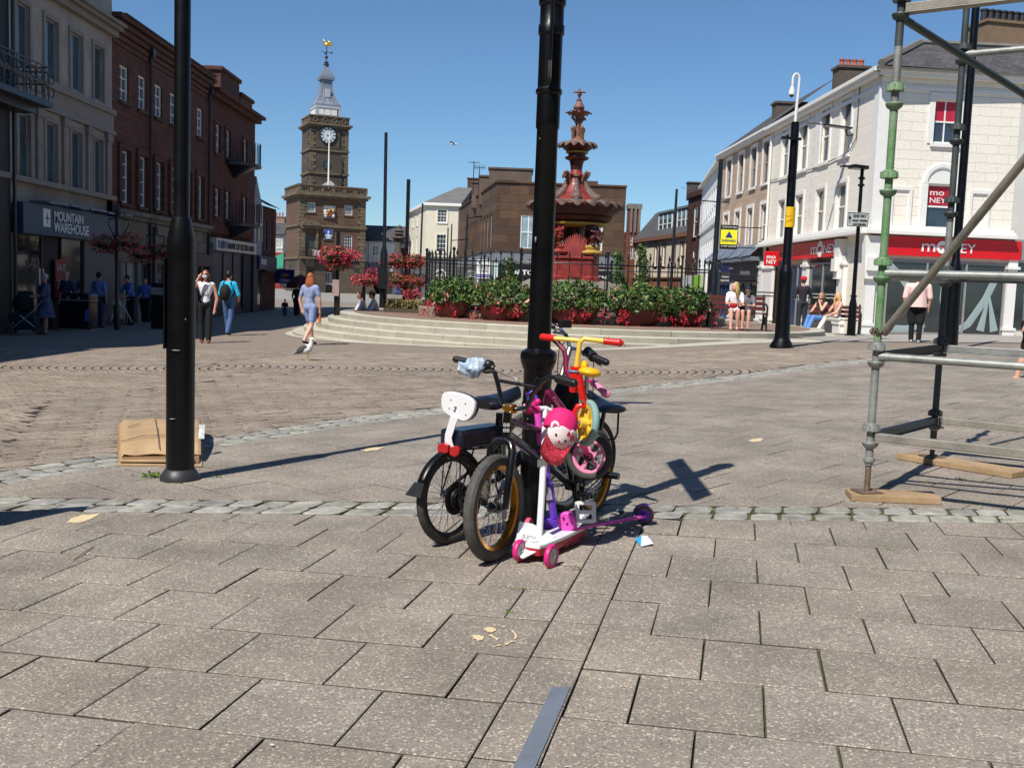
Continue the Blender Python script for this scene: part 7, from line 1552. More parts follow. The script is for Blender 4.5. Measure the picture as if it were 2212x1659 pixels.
def decal_t(s_,a,b_,h,par,m_=decal):
 a,b_=Vector(a),Vector(b_);ex=(b_-a).normalized();vw=(CAMP-(a+b_)/2).normalized();nn=(vw-ex*vw.dot(ex)).normalized();up=nn.cross(ex);
 if up.z<0:up=-up
 txt(s_,a-up*h*.5,ex,nn,h,m_,par,width=(b_-a).length,ext=.0015,off=.0,up=up)
fr_=T
for(s_,a,b_,h,off)in(('VOODOO',(1112,917),(1142,925),.016,.0185),('VOODOO',(1146,976),(1170,994),.024,.0225),('VOODOO',(1180,1004),(1206,1027),.02,.0225)):
 p,q=P(*a),P(*b_);v=(CAMP-p).normalized()*off;decal_t(s_,p+v,q+v,h,T)
p=P(1094,928)+(CAMP-P(1094,928)).normalized()*.023;txt('88',p+Vector((-.016,0,-.012)),(1,0,0),(0,-1,0),.018,decal,T,width=.03,ext=.001);txt('88',p+Vector((-.016,0,.014)),(1,0,0),(0,-1,0),.018,decal,T,width=.03,ext=.001)
stc=P(1110,881)-B1.e*.04;mb=MB();mb.box(stc,(.055,.05,.045),math.atan2(n_.y,n_.x));S_=build(mb,'stem',gold,T,smooth=0,bevel=.006);mb=MB()
for dx in(-.018,.018):
 for dz in(-.014,.014):mb.ell(stc-B1.e*.026+n_*dx+Vector((0,0,dz)),(.0055,.0055,.0055),8,6)
build(mb,'bolts',steel,S_)
def bar(px,py,s):
 o=Vector((stc.x,stc.y,0))+n_*s;d=ray(px,py);return CAMP+d*((o.y)/d.y)
L1=[stc-n_*.03,bar(1098,886,-.06),bar(1084,868,-.1),bar(1075,828,-.12),bar(1069,806,-.14),bar(1062,797,-.16),bar(1045,793,-.2),bar(988,776,-.34)]
R1L=[stc+n_*.03,bar(1140,880,.05),bar(1152,850,.09),bar(1168,828,.11),bar(1184,815,.14),bar(1200,815,.17),bar(1238,826,.3)]
tubes(T,'handlebar',frame_b,[(L1,.0115),(R1L,.0115),([bar(1077,822,-.12),bar(1168,838,.1)],.009)],12)
grip(T,bar(1010,782,-.29),bar(984,776,-.36),.017,bkpl);grip(T,bar(1203,817,.17),bar(1240,828,.31),.021,bkpl)
mb=MB()
mb.ell(bar(1056,787,-.17),(.028,.024,.022),12,8);mb.tube([bar(1066,800,-.15),bar(1050,803,-.17),bar(1040,800,-.2),bar(1026,799,-.25),bar(1014,800,-.28)],[.012,.011,.008,.006,.006],8);mb.tube([bar(1066,795,-.15),bar(1050,779,-.18)],[.016,.008],8);build(mb,'brake_lever',bkpl,T)
mb=MB();mb.tube([bar(1068,800,-.14),bar(1088,808,-.08),bar(1115,818,.0),bar(1132,835,.04),bar(1140,870,.05),P(1135,930),P(1110,950)],.0028,5,cap=False);mb.tube([bar(1176,822,.12),bar(1160,815,.1),bar(1140,850,.03),P(1130,900)],.0028,5,cap=False);build(mb,'cable',bkpl,T)
mb=MB();q=P(1262,1065)+n_*.06;mb.beam(bb+n_*.05,at(1262,1100,5.2),.014,.022);build(mb,'crank',frame_b,T,smooth=0)
pc=at(1265,1106,5.02);mb=MB();Rm=Matrix.Rotation(.2,3,'Z')@Matrix.Rotation(math.radians(74),3,'X')
for dx in(-.043,.043):mb.box(pc+Rm@Vector((dx,0,0)),(.019,.104,.02),R=Rm)
for dy in(-.045,0,.045):mb.box(pc+Rm@Vector((0,dy,0)),(.082,.02,.018),R=Rm)
build(mb,'pedal',mat('white_plastic',srgb('e4e4e2'),.4,.05,12),T,smooth=0,bevel=.003)
mb=MB();mb.tube([rw+n_*.05,rw+n_*.16],.019,14);build(mb,'peg',frame_b,T)
mb=MB();mb.tube([rw-n_*.05,rw-n_*.14],.019,14);build(mb,'peg',frame_b,T)
mb=MB();c_=bb+n_*.045;mb.torus(c_,n_,.055,.006,40,6);mb.torus(rw+n_*.04,n_,.03,.006,24,6)
for s_ in(-1,1):mb.beam(c_+Vector((0,0,s_*.055)),rw+n_*.04+Vector((0,0,s_*.03)),.006,.006)
build(mb,'chain',mat('dark_chain',srgb('2a2826'),.4,metal=.6),T)
mb=MB();c_=P(1089,962)-B1.e*.0;mb.tube([c_+n_*-.045+Vector((0,0,.01)),c_+Vector((0,0,.035)),c_+n_*.05+Vector((0,0,.0)),c_+n_*.055+Vector((0,0,-.05))],.006,6);build(mb,'brake_caliper',mat('dark_steel',srgb('54565a'),.35,metal=.7),T)
mb=MB();c_=fc+Vector((0,0,0))+B1.e*.11+Vector((0,0,-.05));mb.box(c_-n_*.01,(.012,.03,.1));build(mb,'spoke_reflector',mat('reflector_clear',srgb('aab0b4'),.3,.1,40),T,smooth=0)
mb=MB();a,b_=bar(1050,787,-.18),bar(990,785,-.34);n=22;k=18;vs=[]
for i in range(n+1):
 t=i/n;c_=a.lerp(b_,t)+Vector((0,0,-.012*math.sin(t*3.1)-.014*t));r_=.014+.05*math.sin(min(1,t*1.35)*2.6)**.7
 for j in range(k):an=2*math.pi*j/k;q=r_*(1+.3*N_.noise(Vector((t*9,math.cos(an)*2+t*4,math.sin(an)*2)))+.16*math.sin(an*5+t*9));vs.append(c_+Vector((.0,q*math.cos(an)*.8,q*math.sin(an)*.75)))
mb.add(vs,[(i*k+j,i*k+(j+1)%k,(i+1)*k+(j+1)%k,(i+1)*k+j)for i in range(n)for j in range(k)]+[tuple(range(k)),tuple(range(n*k+k-1,n*k-1,-1))])
build(mb,'plastic_bag',mat('thin_plastic',srgb('dbe7ef'),.35,.25,14,col2=srgb('7fa0c4'),bump=.006,bscale=30),origin=a,label='crumpled white and blue plastic bag wrapped round the left bike grip',cat='plastic bag',smooth=70)
B2=BP_((-.315,5.02),(.31,5.83));T=thing('bicycle','black utility bike with a padded pillion seat and white backrest','bicycle',(-.315,5.02,gz(-.315,5.02)));P=B2.at;n_=B2.n
rwc=B2.at(972,1080);rwc.z=gz(rwc.x,rwc.y)+.235
wheel(T,rwc,n_+Vector((0,0,.05)),.235,.022,rubber,bkpl,spokes=32,rimw=.014,knob=.003,name='rear_wheel',hub_m=steel)
fwc=Vector((.33,5.86,gz(.33,5.86)+.235));wheel(T,fwc,n_,.235,.02,rubber,steel,spokes=28,rimw=.014,name='front_wheel')
mb=MB();x_=-B2.e
n=26;vs=[]
for i in range(n+1):
 a=math.radians(24+(122)*i/n);d=x_*math.cos(a)+Vector((0,0,math.sin(a)))
 for j in range(5):b_=(j-2)/2;vs.append(rwc+d*(.252-.009*abs(b_)**2*1.6)+n_*.03*b_)
mb.add(vs,[(i*5+j,i*5+j+1,(i+1)*5+j+1,(i+1)*5+j)for i in range(n)for j in range(4)]);vs=[]
a=math.radians(24);d=x_*math.cos(a)+Vector((0,0,math.sin(a)))
o=build(mb,'mudguard',gloss_black,T,smooth=60);md=o.modifiers.new('s','SOLIDIFY');md.thickness=.003
tip=rwc+d*.252;mb=MB();mb.add([tip+n_*.032,tip-n_*.032,tip-n_*.05+x_*.045+Vector((0,0,-.06)),tip+n_*.05+x_*.045+Vector((0,0,-.06))],[(0,1,2,3)]);o=build(mb,'mud_flap',bkpl,T,smooth=0);md=o.modifiers.new('s','SOLIDIFY');md.thickness=.003
bbx=P(1075,1105)+Vector((0,0,.06));bbx=B2.o+B2.e*.42+Vector((0,0,gz(0,5.3)+.27));stp=P(1077,960)
tubes(T,'frame',frame_b,[([bbx,P(1077,940)],.017),([bbx,rwc+n_*.06],.011),([bbx,rwc-n_*.06],.011),([P(1078,965),rwc+n_*.06],.009),([P(1078,965),rwc-n_*.06],.009),([bbx,fwc.lerp(P(1222,880),.75)],.02),([bbx+Vector((0,0,.05)),bbx+B2.e*.2+Vector((0,0,.12)),fwc.lerp(P(1222,880),.85)],.017)])
hd2=P(1218,880);tubes(T,'fork',frame_b,[([fwc+n_*.05,fwc+n_*.05+Vector((-.0,0,.24)),hd2],.013),([fwc-n_*.05,fwc-n_*.05+Vector((0,0,.24)),hd2],.013)])
tubes(T,'handlebar_mast',mat('satin_alloy',srgb('8a8680'),.3,.1,8,metal=.8),[([hd2,P(1208,830),P(1231,752)],.017)])
tubes(T,'seat_post',steel,[([P(1076,955),P(1078,905)],.0135)]);tubes(T,'seat_clamp',frame_b,[([P(1077,925),P(1079,892)],.019)])
def saddle(T,tail,nose,wd,m_,h=.05,up=Vector((0,0,1)),name='saddle'):
 tail,nose=Vector(tail),Vector(nose);e=(nose-tail);L=e.length;e.normalize();s_=e.cross(up).normalized();u=s_.cross(e);n=14;k=12;mb=MB();vs=[]
 for i in range(n+1):
  t=i/n;w_=wd*(.5*(1-t)**1.2*min(1,.45+t*5)+.13);hh=h*(.85 if t>.15 else .55+t*2)
  dip=-.012*math.sin(t*3.14)
  for j in range(k):a=2*math.pi*j/k;vs.append(tail+e*L*t+s_*w_*math.cos(a)*(1 if math.sin(a)>0 else 1.0)+u*(hh*.5*math.sin(a)*(1 if math.sin(a)>0 else .8)+dip))
 mb.add(vs,[(i*k+j,i*k+(j+1)%k,(i+1)*k+(j+1)%k,(i+1)*k+j)for i in range(n)for j in range(k)]+[tuple(range(k)),tuple(range(n*k+k-1,n*k-1,-1))]);return build(mb,name,m_,T,smooth=60)
vin=mat('saddle_vinyl',srgb('12151c'),.35,.15,20,coat=.2)
saddle(T,P(1046,873)-B2.e*.03,P(1118,850),.2,vin,.1)
rk1,rk2=P(978,968),P(1062,962);zr_=(rk1.z+rk2.z)/2
mb=MB()
for s_ in(-.055,0,.055):mb.tube([rk1+n_*s_-B2.e*.03,rk2+n_*s_],.005,6)
for t in(0,.3,.6,1):q=rk1.lerp(rk2,t);mb.tube([q-n_*.055,q+n_*.055],.004,6)
for s_ in(-.06,.06):mb.tube([rk1.lerp(rk2,.3)+n_*s_,rwc+n_*s_],.005,6);mb.tube([rk1+n_*s_*.9,rwc+n_*s_],.004,6)
build(mb,'carrier',bkpl,T)
padc=P(1021,947);zp0=rk1.z+.01;e2=B2.e;qs=[]
mb=MB();a0,a1=P(978,945),P(1072,950);a0.z=a1.z=0
vs=[]
for z_ in(zp0,zp0+.055):
 for(t,s_)in((-.05,-.075),(-.05,.075),(1.05,.055),(1.05,-.055)):q=a0.lerp(a1,t)+n_*s_;vs.append((q.x,q.y,z_+(.03 if z_>zp0 else-.01)))
mb.add(vs,[(3,2,1,0),(4,5,6,7),(0,1,5,4),(1,2,6,5),(2,3,7,6),(3,0,4,7)]);build(mb,'pillion_pad',mat('pad_vinyl',srgb('101b2e'),.3,.2,8,coat=.3,bump=.003),T,smooth=0,bevel=.018)
bkc=P(968,950)-B2.e*.03;mb=MB()
br_=[P(968,962)-B2.e*.02,P(963,945)-B2.e*.025,P(970,925)-B2.e*.03,P(978,900)-B2.e*.03]
def strap(mb,pts,w_,th,wv):
 vs=[];k=len(pts)
 for i,p in enumerate(pts):
  t=(pts[min(i+1,k-1)]-pts[max(i-1,0)]).normalized();dn=t.cross(wv).normalized()
  for a,b_ in((-1,-1),(1,-1),(1,1),(-1,1)):vs.append(p+wv*w_*a/2+dn*th*b_/2)
 mb.add(vs,[(i*4+j,i*4+(j+1)%4,(i+1)*4+(j+1)%4,(i+1)*4+j)for i in range(k-1)for j in range(4)]+[(0,1,2,3),(4*k-1,4*k-2,4*k-3,4*k-4)])
whp=mat('white_moulding',srgb('e6e6ea'),.35,.03,6);bd=Vector((.86,-.4,0)).normalized()
bd=(Vector((1,0,0))*.92+Vector((0,-.38,0))).normalized();bd_=bd.cross(Vector((0,0,1))).normalized();bd_=bd_ if bd_.y<0 else-bd_;cpt=br_[-1]
for _p in():
 pass
mb.prism([CAMP+ray(x,y)*((cpt+bd_*.012-CAMP).dot(bd_)/ray(x,y).dot(bd_))for x,y in((973,898),(990,903),(984,918),(979,934),(975,946),(977,957),(980,966),(963,964),(960,952),(961,938),(966,922),(970,908))],bd_,.008);build(mb,'backrest_bracket',whp,T,smooth=0,bevel=.002)
cpt=br_[-1]+Vector((0,.0,0));Yb=cpt.y;pnl=[(955,852),(965,847),(985,848),(1010,856),(1024,868),(1026,880),(1022,895),(1012,907),(1000,911),(985,906),(968,898),(956,888),(952,872)]
def onp(x,y,off=0):
 nn=bd.cross(Vector((0,0,1))).normalized();d=ray(x,y);t=(cpt-nn*0+nn*off-CAMP).dot(nn)/d.dot(nn);return CAMP+d*t
nb_=bd.cross(Vector((0,0,1))).normalized();nb_=nb_ if nb_.y<0 else-nb_
pp=[]
for i in range(len(pnl)):
 p0,p1_,p2_,p3_=(pnl[(i+k)%len(pnl)]for k in(-1,0,1,2))
 for t in(0,.5):pp.append(tuple(.5*(2*p1_[k]+(p2_[k]-p0[k])*t+(2*p0[k]-5*p1_[k]+4*p2_[k]-p3_[k])*t*t+(3*p1_[k]-p0[k]-3*p2_[k]+p3_[k])*t**3)for k in(0,1)))
mb=MB();mb.prism([onp(*p)for p in pp],nb_,.03);bk_=build(mb,'backrest',whp,T,smooth=30,bevel=.006)
mb=MB();mb.prism([onp(*p)-nb_*.0301 for p in pp],nb_,.02);build(mb,'backrest_pad',vin,T,smooth=30)
mb=MB()
for x,y in((974,863),(1005,871),(970,881),(1006,895)):mb.ell(onp(x,y)+nb_*.002,(.004,.004,.004),8,6)
for x,y in((984,879),(982,885)):mb.ell(onp(x,y)+nb_*.003,(.008,.006,.006),8,6)
build(mb,'screws',steel,bk_)
rd_l=mat('red_lens',srgb('b00d14'),.15,.1,8,coat=.8)
for pol in([(944,962),(954,957),(968,962),(968,977),(957,983),(945,977)],[(970,967),(983,963),(992,969),(991,981),(981,988),(970,983)]):
 mb=MB();mb.prism([onp(x,y,.05)for x,y in pol],nb_,.03);build(mb,'rear_lamp',rd_l,T,smooth=0,bevel=.005)
mb=MB();mb.tube([onp(952,955)-B2.e*.02,onp(965,980)-B2.e*.02,onp(975,990)-B2.e*.02],.004,6);mb.box(onp(970,972)-B2.e*.03,(.012,.02,.035));build(mb,'lamp_bracket',steel,T)
mb=MB();c_=rwc+n_*.05;mb.torus(c_,n_,.045,.008,30,6);mb.torus(c_,n_,.03,.01,24,6);mb.lathe([(.05,0),(.085,.002),(.085,.005),(.05,.005)],30,c_-n_*.012,Vector((0,0,1)).rotation_difference(n_).to_matrix());build(mb,'gear_cluster',mat('dark_gear',srgb('26241f'),.4,.2,20,metal=.5),T)
mb=MB();d_=rwc+n_*.06;mb.tube([d_,d_+Vector((.02,0,-.06)),d_+Vector((.045,.02,-.13))],[.012,.01,.016],8);mb.torus(d_+Vector((.045,.02,-.13)),n_,.016,.005,16,5);mb.torus(d_+Vector((.02,0,-.07)),n_,.016,.005,16,5);build(mb,'rear_gear',bkpl,T)
mb=MB();pc=P(1052,1090)+n_*.05;mb.beam(bbx+n_*.05,pc-n_*.0+Vector((0,0,.0)),.016,.024);build(mb,'crank',steel,T,smooth=0);mb=MB();q=P(1040,1086)+n_*.10;mb.box(q,(.09,.06,.014),.5);mb.box(q+Vector((.03,0,-.035)),(.035,.05,.06),.5);build(mb,'folding_pedal',steel,T,smooth=0,bevel=.004)
mb=MB();c_=bbx+n_*.045;mb.torus(c_,n_,.07,.006,40,6)
for s_ in(-1,1):mb.beam(c_+Vector((0,0,s_*.07)),rwc+n_*.05+Vector((0,0,s_*.04)),.006,.006)
build(mb,'chain',MATS['dark_chain'],T)
hc=P(1231,752);m0=at(1204,732,5.95);tubes(T,'handlebar',chrome,[([at(1170,694,6.0),at(1190,702,5.98),at(1211,712,5.95),at(1225,728,5.9),hc],.0115),([hc,at(1250,756,5.8),at(1262,764,5.76),at(1300,790,5.66)],.0115)],12)
grip(T,at(1163,691,6.01),at(1198,706,5.97),.018,bkpl);grip(T,at(1276,768,5.7),at(1310,783,5.62),.019,bkpl)
mb=MB();mb.tube([at(1268,757,5.74),at(1282,772,5.68)],[.026,.03],12);mb.tube([at(1262,762,5.75),at(1270,764,5.73)],.02,10);build(mb,'twist_shifter',bkpl,T);mb=MB();c_=at(1220,700,5.9);mb.box(c_,(.07,.04,.045),.4);mb.tube([at(1206,708,5.93),at(1196,718,5.92),at(1226,722,5.88)],[.012,.01,.006],8);build(mb,'brake_lever',bkpl,T,bevel=.006)
mb=MB();mb.tube([at(1282,780,5.68),at(1281,850,5.7),at(1278,900,5.72)],.003,5,cap=False);mb.tube([at(1226,735,5.88),at(1208,750,5.88),at(1204,800,5.86),hd2],.003,5,cap=False);build(mb,'cable',bkpl,T)
B3=BP_((.72,6.45),(-.2,6.25));T=thing('bicycle','dark bike mostly hidden behind, with a wire rack behind its saddle','bicycle',(.72,6.45,gz(.72,6.45)))
YQ=6.15
def W3(x,y,Y=YQ):return at(x,y,Y)
saddle(T,W3(1330,888,6.05),W3(1272,852,6.3),.2,vin,.07)
tubes(T,'seat_post',frame_b,[([W3(1306,885),W3(1290,960)],.013)])
rz3=gz(.62,6.2);rwc3=Vector((.50,6.2,rz3+.25));wheel(T,rwc3,(.75,-.66,0),.25,.022,rubber,steel,spokes=24,rimw=.012,name='rear_wheel');fwc3=Vector((-.0+.16,6.5,rz3+.25));wheel(T,fwc3,(.35,-.93,0),.25,.022,rubber,steel,spokes=24,rimw=.012,name='front_wheel')
mb=MB();a=W3(1299,888,6.1);b_=W3(1336,890,6.1)
mb.tube([W3(1285,889),W3(1335,889),W3(1336,893),W3(1334,935),W3(1328,948),W3(1312,950),W3(1300,945)],.0065,8);mb.tube([W3(1306,897),W3(1296,945)],.007,8);mb.tube([W3(1293,897),W3(1300,945)],.007,8);mb.tube([W3(1290,886,6.3),W3(1337,886,6.3)],.0065,8);mb.tube([W3(1300,945),rwc3],.006,6);build(mb,'rack',bkpl,T)
tubes(T,'frame',frame_b,[([W3(1290,950),rwc3],.011),([W3(1290,940),W3(1200,960,6.35)],.017),([W3(1290,960),W3(1255,1040)],.017),([W3(1255,1040),W3(1200,965,6.35)],.019),([W3(1255,1040),rwc3],.012),([W3(1198,930,6.4),fwc3],.014)])
tubes(T,'handlebar',frame_b,[([W3(1198,940,6.4),W3(1200,850,6.4)],.014),([W3(1180,850,6.2),W3(1200,846,6.4),W3(1225,850,6.55)],.012)])
mb=MB();mb.ell(at(1218,850,5.62),(.055,.06,.075),14,10);mb.ell(at(1236,870,5.64),(.04,.05,.09),12,10);build(mb,'bar_bag',mat('black_cloth',srgb('0f1013'),.8,.3,12,bump=.006),origin=at(1218,850,5.6),label='small black cloth bag bundled among the handlebars',cat='bag')
T=thing('childs_bicycle','small pink and maroon child bike hooked up among the others','bicycle',tuple(at(1272,1040,5.32)))
pkm=mat('pink_metal',srgb('d4246e'),.3,.1,8,coat=.4);mar=mat('maroon_metal',srgb('6b1238'),.3,.15,8,coat=.4);lpk=mat('light_pink',srgb('e58bb0'),.4,.08,8)
wc=at(1273,986,5.30);wax=Vector((-.28,-.95,.12));mb=MB();W_=wheel(T,wc,wax,.124,.02,rubber,lpk,hub_m=bkpl,spokes=0,rimw=.012,knob=.002)
mb=MB();wax.normalize();x=wax.orthogonal().normalized();y=wax.cross(x)
for i in range(5):
 a=2*math.pi*i/5+.3;d=x*math.cos(a)+y*math.sin(a);d1=x*math.cos(a+.5)+y*math.sin(a+.5)
 strap(mb,[wc+d*.015,wc+d*.05,wc+d*.087],.02,.012,d.cross(wax).normalized())
mb.lathe([(.03,-.01),(.03,.01),(.001,.012)],16,wc,Vector((0,0,1)).rotation_difference(wax).to_matrix());mb.torus(wc,wax,.083,.011,40,6,sq=1.2);build(mb,'moulded_spokes',lpk,W_)
tubes(T,'fork',pkm,[([at(1243,915,5.2),at(1250,945,5.22),wc-Vector((0,.03,0))+Vector((0,0,0))],[.015,.016,.012]),([at(1238,905,5.25),at(1256,940,5.34),wc+Vector((0,.03,0))],[.015,.015,.011])])
tubes(T,'frame',mar,[([at(1184,846,5.12),at(1210,880,5.14),at(1230,910,5.18),at(1243,918,5.22)],[.024,.024,.022,.018]),([at(1183,846,5.12),at(1178,866,5.16),at(1182,890,5.2),at(1172,915,5.25)],.014),([at(1190,729,5.45),at(1206,742,5.45),at(1219,757,5.42),at(1223,778,5.38),at(1222,797,5.34),at(1232,818,5.3)],[.015,.015,.014,.014,.015,.018])])
decal_t('Princess',at(1196,858,5.08),at(1222,895,5.12),.018,T,mat('decal_pink',srgb('b77a92'),.5))
mb=MB();a,b_=at(1198,733,5.41),at(1214,752,5.39);strap(mb,[a,b_],.03,.003,Vector((.55,-.2,-.6)).normalized());build(mb,'safety_label',mat('label_pink',srgb('d58aa4'),.5,.25,60),T,smooth=0)
tubes(T,'handlebar',pkm,[([at(1243,835,5.25),at(1256,825,5.25),at(1272,822,5.22),at(1284,827,5.18),at(1290,834,5.15)],.0105)])
grip(T,at(1284,828,5.17),at(1308,850,5.05),.017,lpk,flange=1);mb=MB();mb.ell(at(1310,851,5.03),(.021,.012,.021),14,10);build(mb,'grip_end',lpk,T)
mb=MB();mb.tube([at(1244,897,5.1),at(1238,914,5.12)],.012,8);build(mb,'crank',pkm,T)
T=thing('balance_bike','red and yellow toddler balance bike with a turquoise tyre hung on the pile','balance bike',tuple(at(1255,960,5.0)))
yel=mat('yellow_metal',srgb('e8c545'),.4,.06,6,coat=.3);redm=mat('bright_red',srgb('d81a14'),.35,.08,6,coat=.4);yp=mat('yellow_plastic',srgb('f0b414'),.4,.05,6)
YB=5.02
tubes(T,'handlebar',yel,[([at(1245,795,YB),at(1251,752,YB),at(1252,740,YB),at(1262,732,YB),at(1310,738,YB-.02)],.0125),([at(1252,736,YB),at(1196,731,YB+.04)],.012)],14)
grip(T,at(1306,737,YB-.02),at(1341,741,YB-.04),.0165,redm,flange=1,ribs=1);grip(T,at(1199,731,YB+.04),at(1172,728,YB+.08),.0175,redm)
tubes(T,'steering_tube',redm,[([at(1243,792,YB),at(1241,812,YB),at(1239,845,YB+.02)],[.026,.025,.022])],16)
tubes(T,'frame',redm,[([at(1250,810,YB-.02),at(1256,845,YB-.02),at(1264,878,YB-.02)],[.018,.018,.017]),([at(1263,874,YB-.02),at(1248,878,YB-.02),at(1241,892,YB-.02),at(1245,912,YB-.02),at(1247,926,YB-.02)],[.014,.015,.015,.012,.01])],12)
mb=MB();mb.torus(at(1241,802,YB),(0.05,0,1),.027,.005,24,6);build(mb,'blue_tie',mat('tie_blue',srgb('3f92c0'),.5),T)
mb=MB();mb.ell(at(1274,804,YB-.04),(.057,.055,.024),18,12,R=Matrix.Rotation(.12,3,'Y'));build(mb,'saddle',yp,T);mb=MB();mb.ell(at(1262,791,YB+.02),(.022,.05,.03),14,10);build(mb,'saddle_nose',yp,T)
tubes(T,'seat_post',steel,[([at(1268,812,YB),at(1266,850,YB)],.011)]);mb=MB();mb.tube([at(1255,866,YB-.04),at(1268,868,YB-.02)],.007,8);build(mb,'clamp',steel,T)
tur=mat('turquoise_foam',srgb('74bcbc'),.8,.2,12,bump=.002,col2=srgb('8d948e'));bwc=at(1269,914,4.98);bax=Vector((-.93,-.33,.1))
W_=wheel(T,bwc,bax,.117,.018,tur,yel,hub_m=yel,spokes=0,rimw=.016);mb=MB();bax.normalize();x=bax.orthogonal().normalized();y=bax.cross(x)
for i in range(6):a=2*math.pi*i/6;d=x*math.cos(a)+y*math.sin(a);strap(mb,[bwc+d*.02,bwc+d*.082],.022,.016,d.cross(bax).normalized())
mb.tube([bwc-bax*.0,bwc+bax*.04],.026,16);build(mb,'moulded_spokes',yel,W_);mb=MB();mb.tube([bwc+bax*.03,bwc+bax*.085],[.01,.008],10);mb.ell(bwc+bax*.08,(.012,.012,.012),8,6);build(mb,'axle_bolt',steel,T)
T=thing('scooter','white folding scooter with pink grips and pink front wheels','scooter',tuple(G(1188,1220)))
hub1=G(1190,1226);hub1.z+=.052;wsc=mat('white_enamel',srgb('e9eaee'),.3,.04,6,coat=.3);hp=mat('hot_pink',srgb('d4207a'),.45,.08,8);wx=Vector((.86,-.5,0)).normalized()
def swheel(T,c,ax,R,m_out,m_in,w_=.024):
 Rm=Vector((0,0,1)).rotation_difference(Vector(ax).normalized()).to_matrix();mb=MB();mb.lathe([(R*.68,-w_/2),(R*.93,-w_/2),(R,-w_*.25),(R,w_*.25),(R*.93,w_/2),(R*.68,w_/2),(R*.68,-w_/2)],36,c,Rm,caps=False);W_=build(mb,'wheel',m_out,T)
 mb=MB();mb.lathe([(.001,-w_*.42),(R*.69,-w_*.42),(R*.69,w_*.42),(.001,w_*.42)],30,c,Rm);build(mb,'wheel_core',m_in,W_,smooth=20);mb=MB();mb.lathe([(.001,-w_*.75),(R*.14,-w_*.7),(R*.14,w_*.7),(.001,w_*.75)],12,c,Rm);build(mb,'axle',steel,W_);return W_
core=mat('wheel_core_grey',srgb('b9b6b4'),.5,.15,40)
swheel(T,hub1,wx,.056,hp,core);hub2=hub1-wx*.17;hub2.z=gz(hub2.x,hub2.y)+.056;swheel(T,hub2+Vector((0,.0,0)),wx,.052,hp,core)
da=Vector((.5,.86,0)).normalized();c0=hub1-wx*.085+Vector((0,0,.035));
mb=MB();nose=[at(1108,1195,4.72),at(1122,1125,4.80),at(1150,1130,4.84),at(1200,1158,4.84),at(1168,1186,4.70),at(1130,1205,4.66)];mb.prism(nose[::-1],(0,-.6,.8),.012);build(mb,'front_plate',wsc,T,smooth=0,bevel=.004)
mb=MB();lgm=mat('logo_dark',srgb('3a3e48'),.5);pcs=[at(1126,1152,4.745),at(1160,1168,4.72)];decal_t('JUMP',at(1128,1157,4.735),at(1158,1163,4.725),.022,T,lgm)
mb=MB();dk=[at(1150,1160,4.82),at(1290,1122,5.25),at(1304,1128,5.26),at(1303,1140,5.2),at(1185,1185,4.76),at(1160,1180,4.74)]
zk_=.07;f_=lambda p:Vector((p.x,p.y,gz(p.x,p.y)+.085));a,b_=hub1-wx*.13+da*.03,hub1-wx*.13+da*.58;vs=[]
mb=MB();out=[]
for t,w_ in((0,.05),(.1,.06),(.5,.062),(.85,.055),(.97,.035),(1,.01)):out.append((t,w_))
top=[f_(a.lerp(b_,t)+wx*w_)for t,w_ in out]+[f_(a.lerp(b_,t)-wx*w_)for t,w_ in out[::-1]];mb.prism(top,(0,0,1),.022);build(mb,'deck',wsc,T,smooth=0,bevel=.006)
mb=MB();mb.prism([p-Vector((0,0,.0225))for p in top],(0,0,1),.03);build(mb,'deck_skirt',mat('skirt_red',srgb('b3122a'),.35,.1,6),T,smooth=0)
pw=f_(a.lerp(b_,.1)+wx*.062)+Vector((0,0,-.048))+wx*.002;decal_t('SPEEDY',pw+da*.17,pw+da*.4,.02,T,mat('decal_dark',srgb('5a1020'),.5))
mb=MB();e1=f_(b_)+da*.02;swheel(T,Vector((e1.x-da.x*.06,e1.y-da.y*.06,gz(e1.x,e1.y)+.042)),wx,.042,hp,core)
mb.tube([f_(b_)-da*.05+Vector((0,0,.01)),f_(b_)+Vector((0,0,.03)),f_(b_)+da*.06+Vector((0,0,.03))],[.03,.02,.012],8);build(mb,'rear_fender',wsc,T)
s0,s1=at(1165,1160,4.8),at(1174,1000,4.9);s2=at(1178,882,4.96)
tubes(T,'stem',wsc,[([s0,at(1171,1060,4.86),s1],.0165),([s1,s2],.014)],14)
mb=MB();mb.tube([s1-Vector((0,0,.02)),s1+Vector((0,0,.025))],.021,14);mb.box(s1+Vector((-.02,-.01,0)),(.02,.02,.035));build(mb,'clamp',steel,T)
tubes(T,'crossbar',wsc,[([at(1150,883,4.93),s2,at(1215,900,5.0)],.0125)],12);grip(T,at(1163,886,4.94),at(1134,882,4.91),.019,hp);mb=MB();mb.ell(at(1133,881,4.905),(.01,.02,.021),12,8);build(mb,'grip_end',lpk,T)
mb=MB()
for y in(1007,1029,1051,1073):c_=s1.lerp(s0,(y-1000)/160);mb.ell(c_+Vector((-.004,-.0165,0)),(.003,.002,.003),8,6)
build(mb,'stem_holes',bkpl,T)
T=thing('scooter','purple and pink folding scooter with a long deck pointing right','scooter',tuple(G(1205,1150)))
pur=mat('purple_enamel',srgb('6a3fc4'),.35,.08,6,coat=.3);mg=mat('magenta_plastic',srgb('dd4bb8'),.4,.06,8)
tubes(T,'stem',pur,[([at(1196,1118,5.12),at(1188,1050,5.12),at(1183,1035,5.12),at(1178,960,5.12)],[.02,.02,.015,.014])],8)
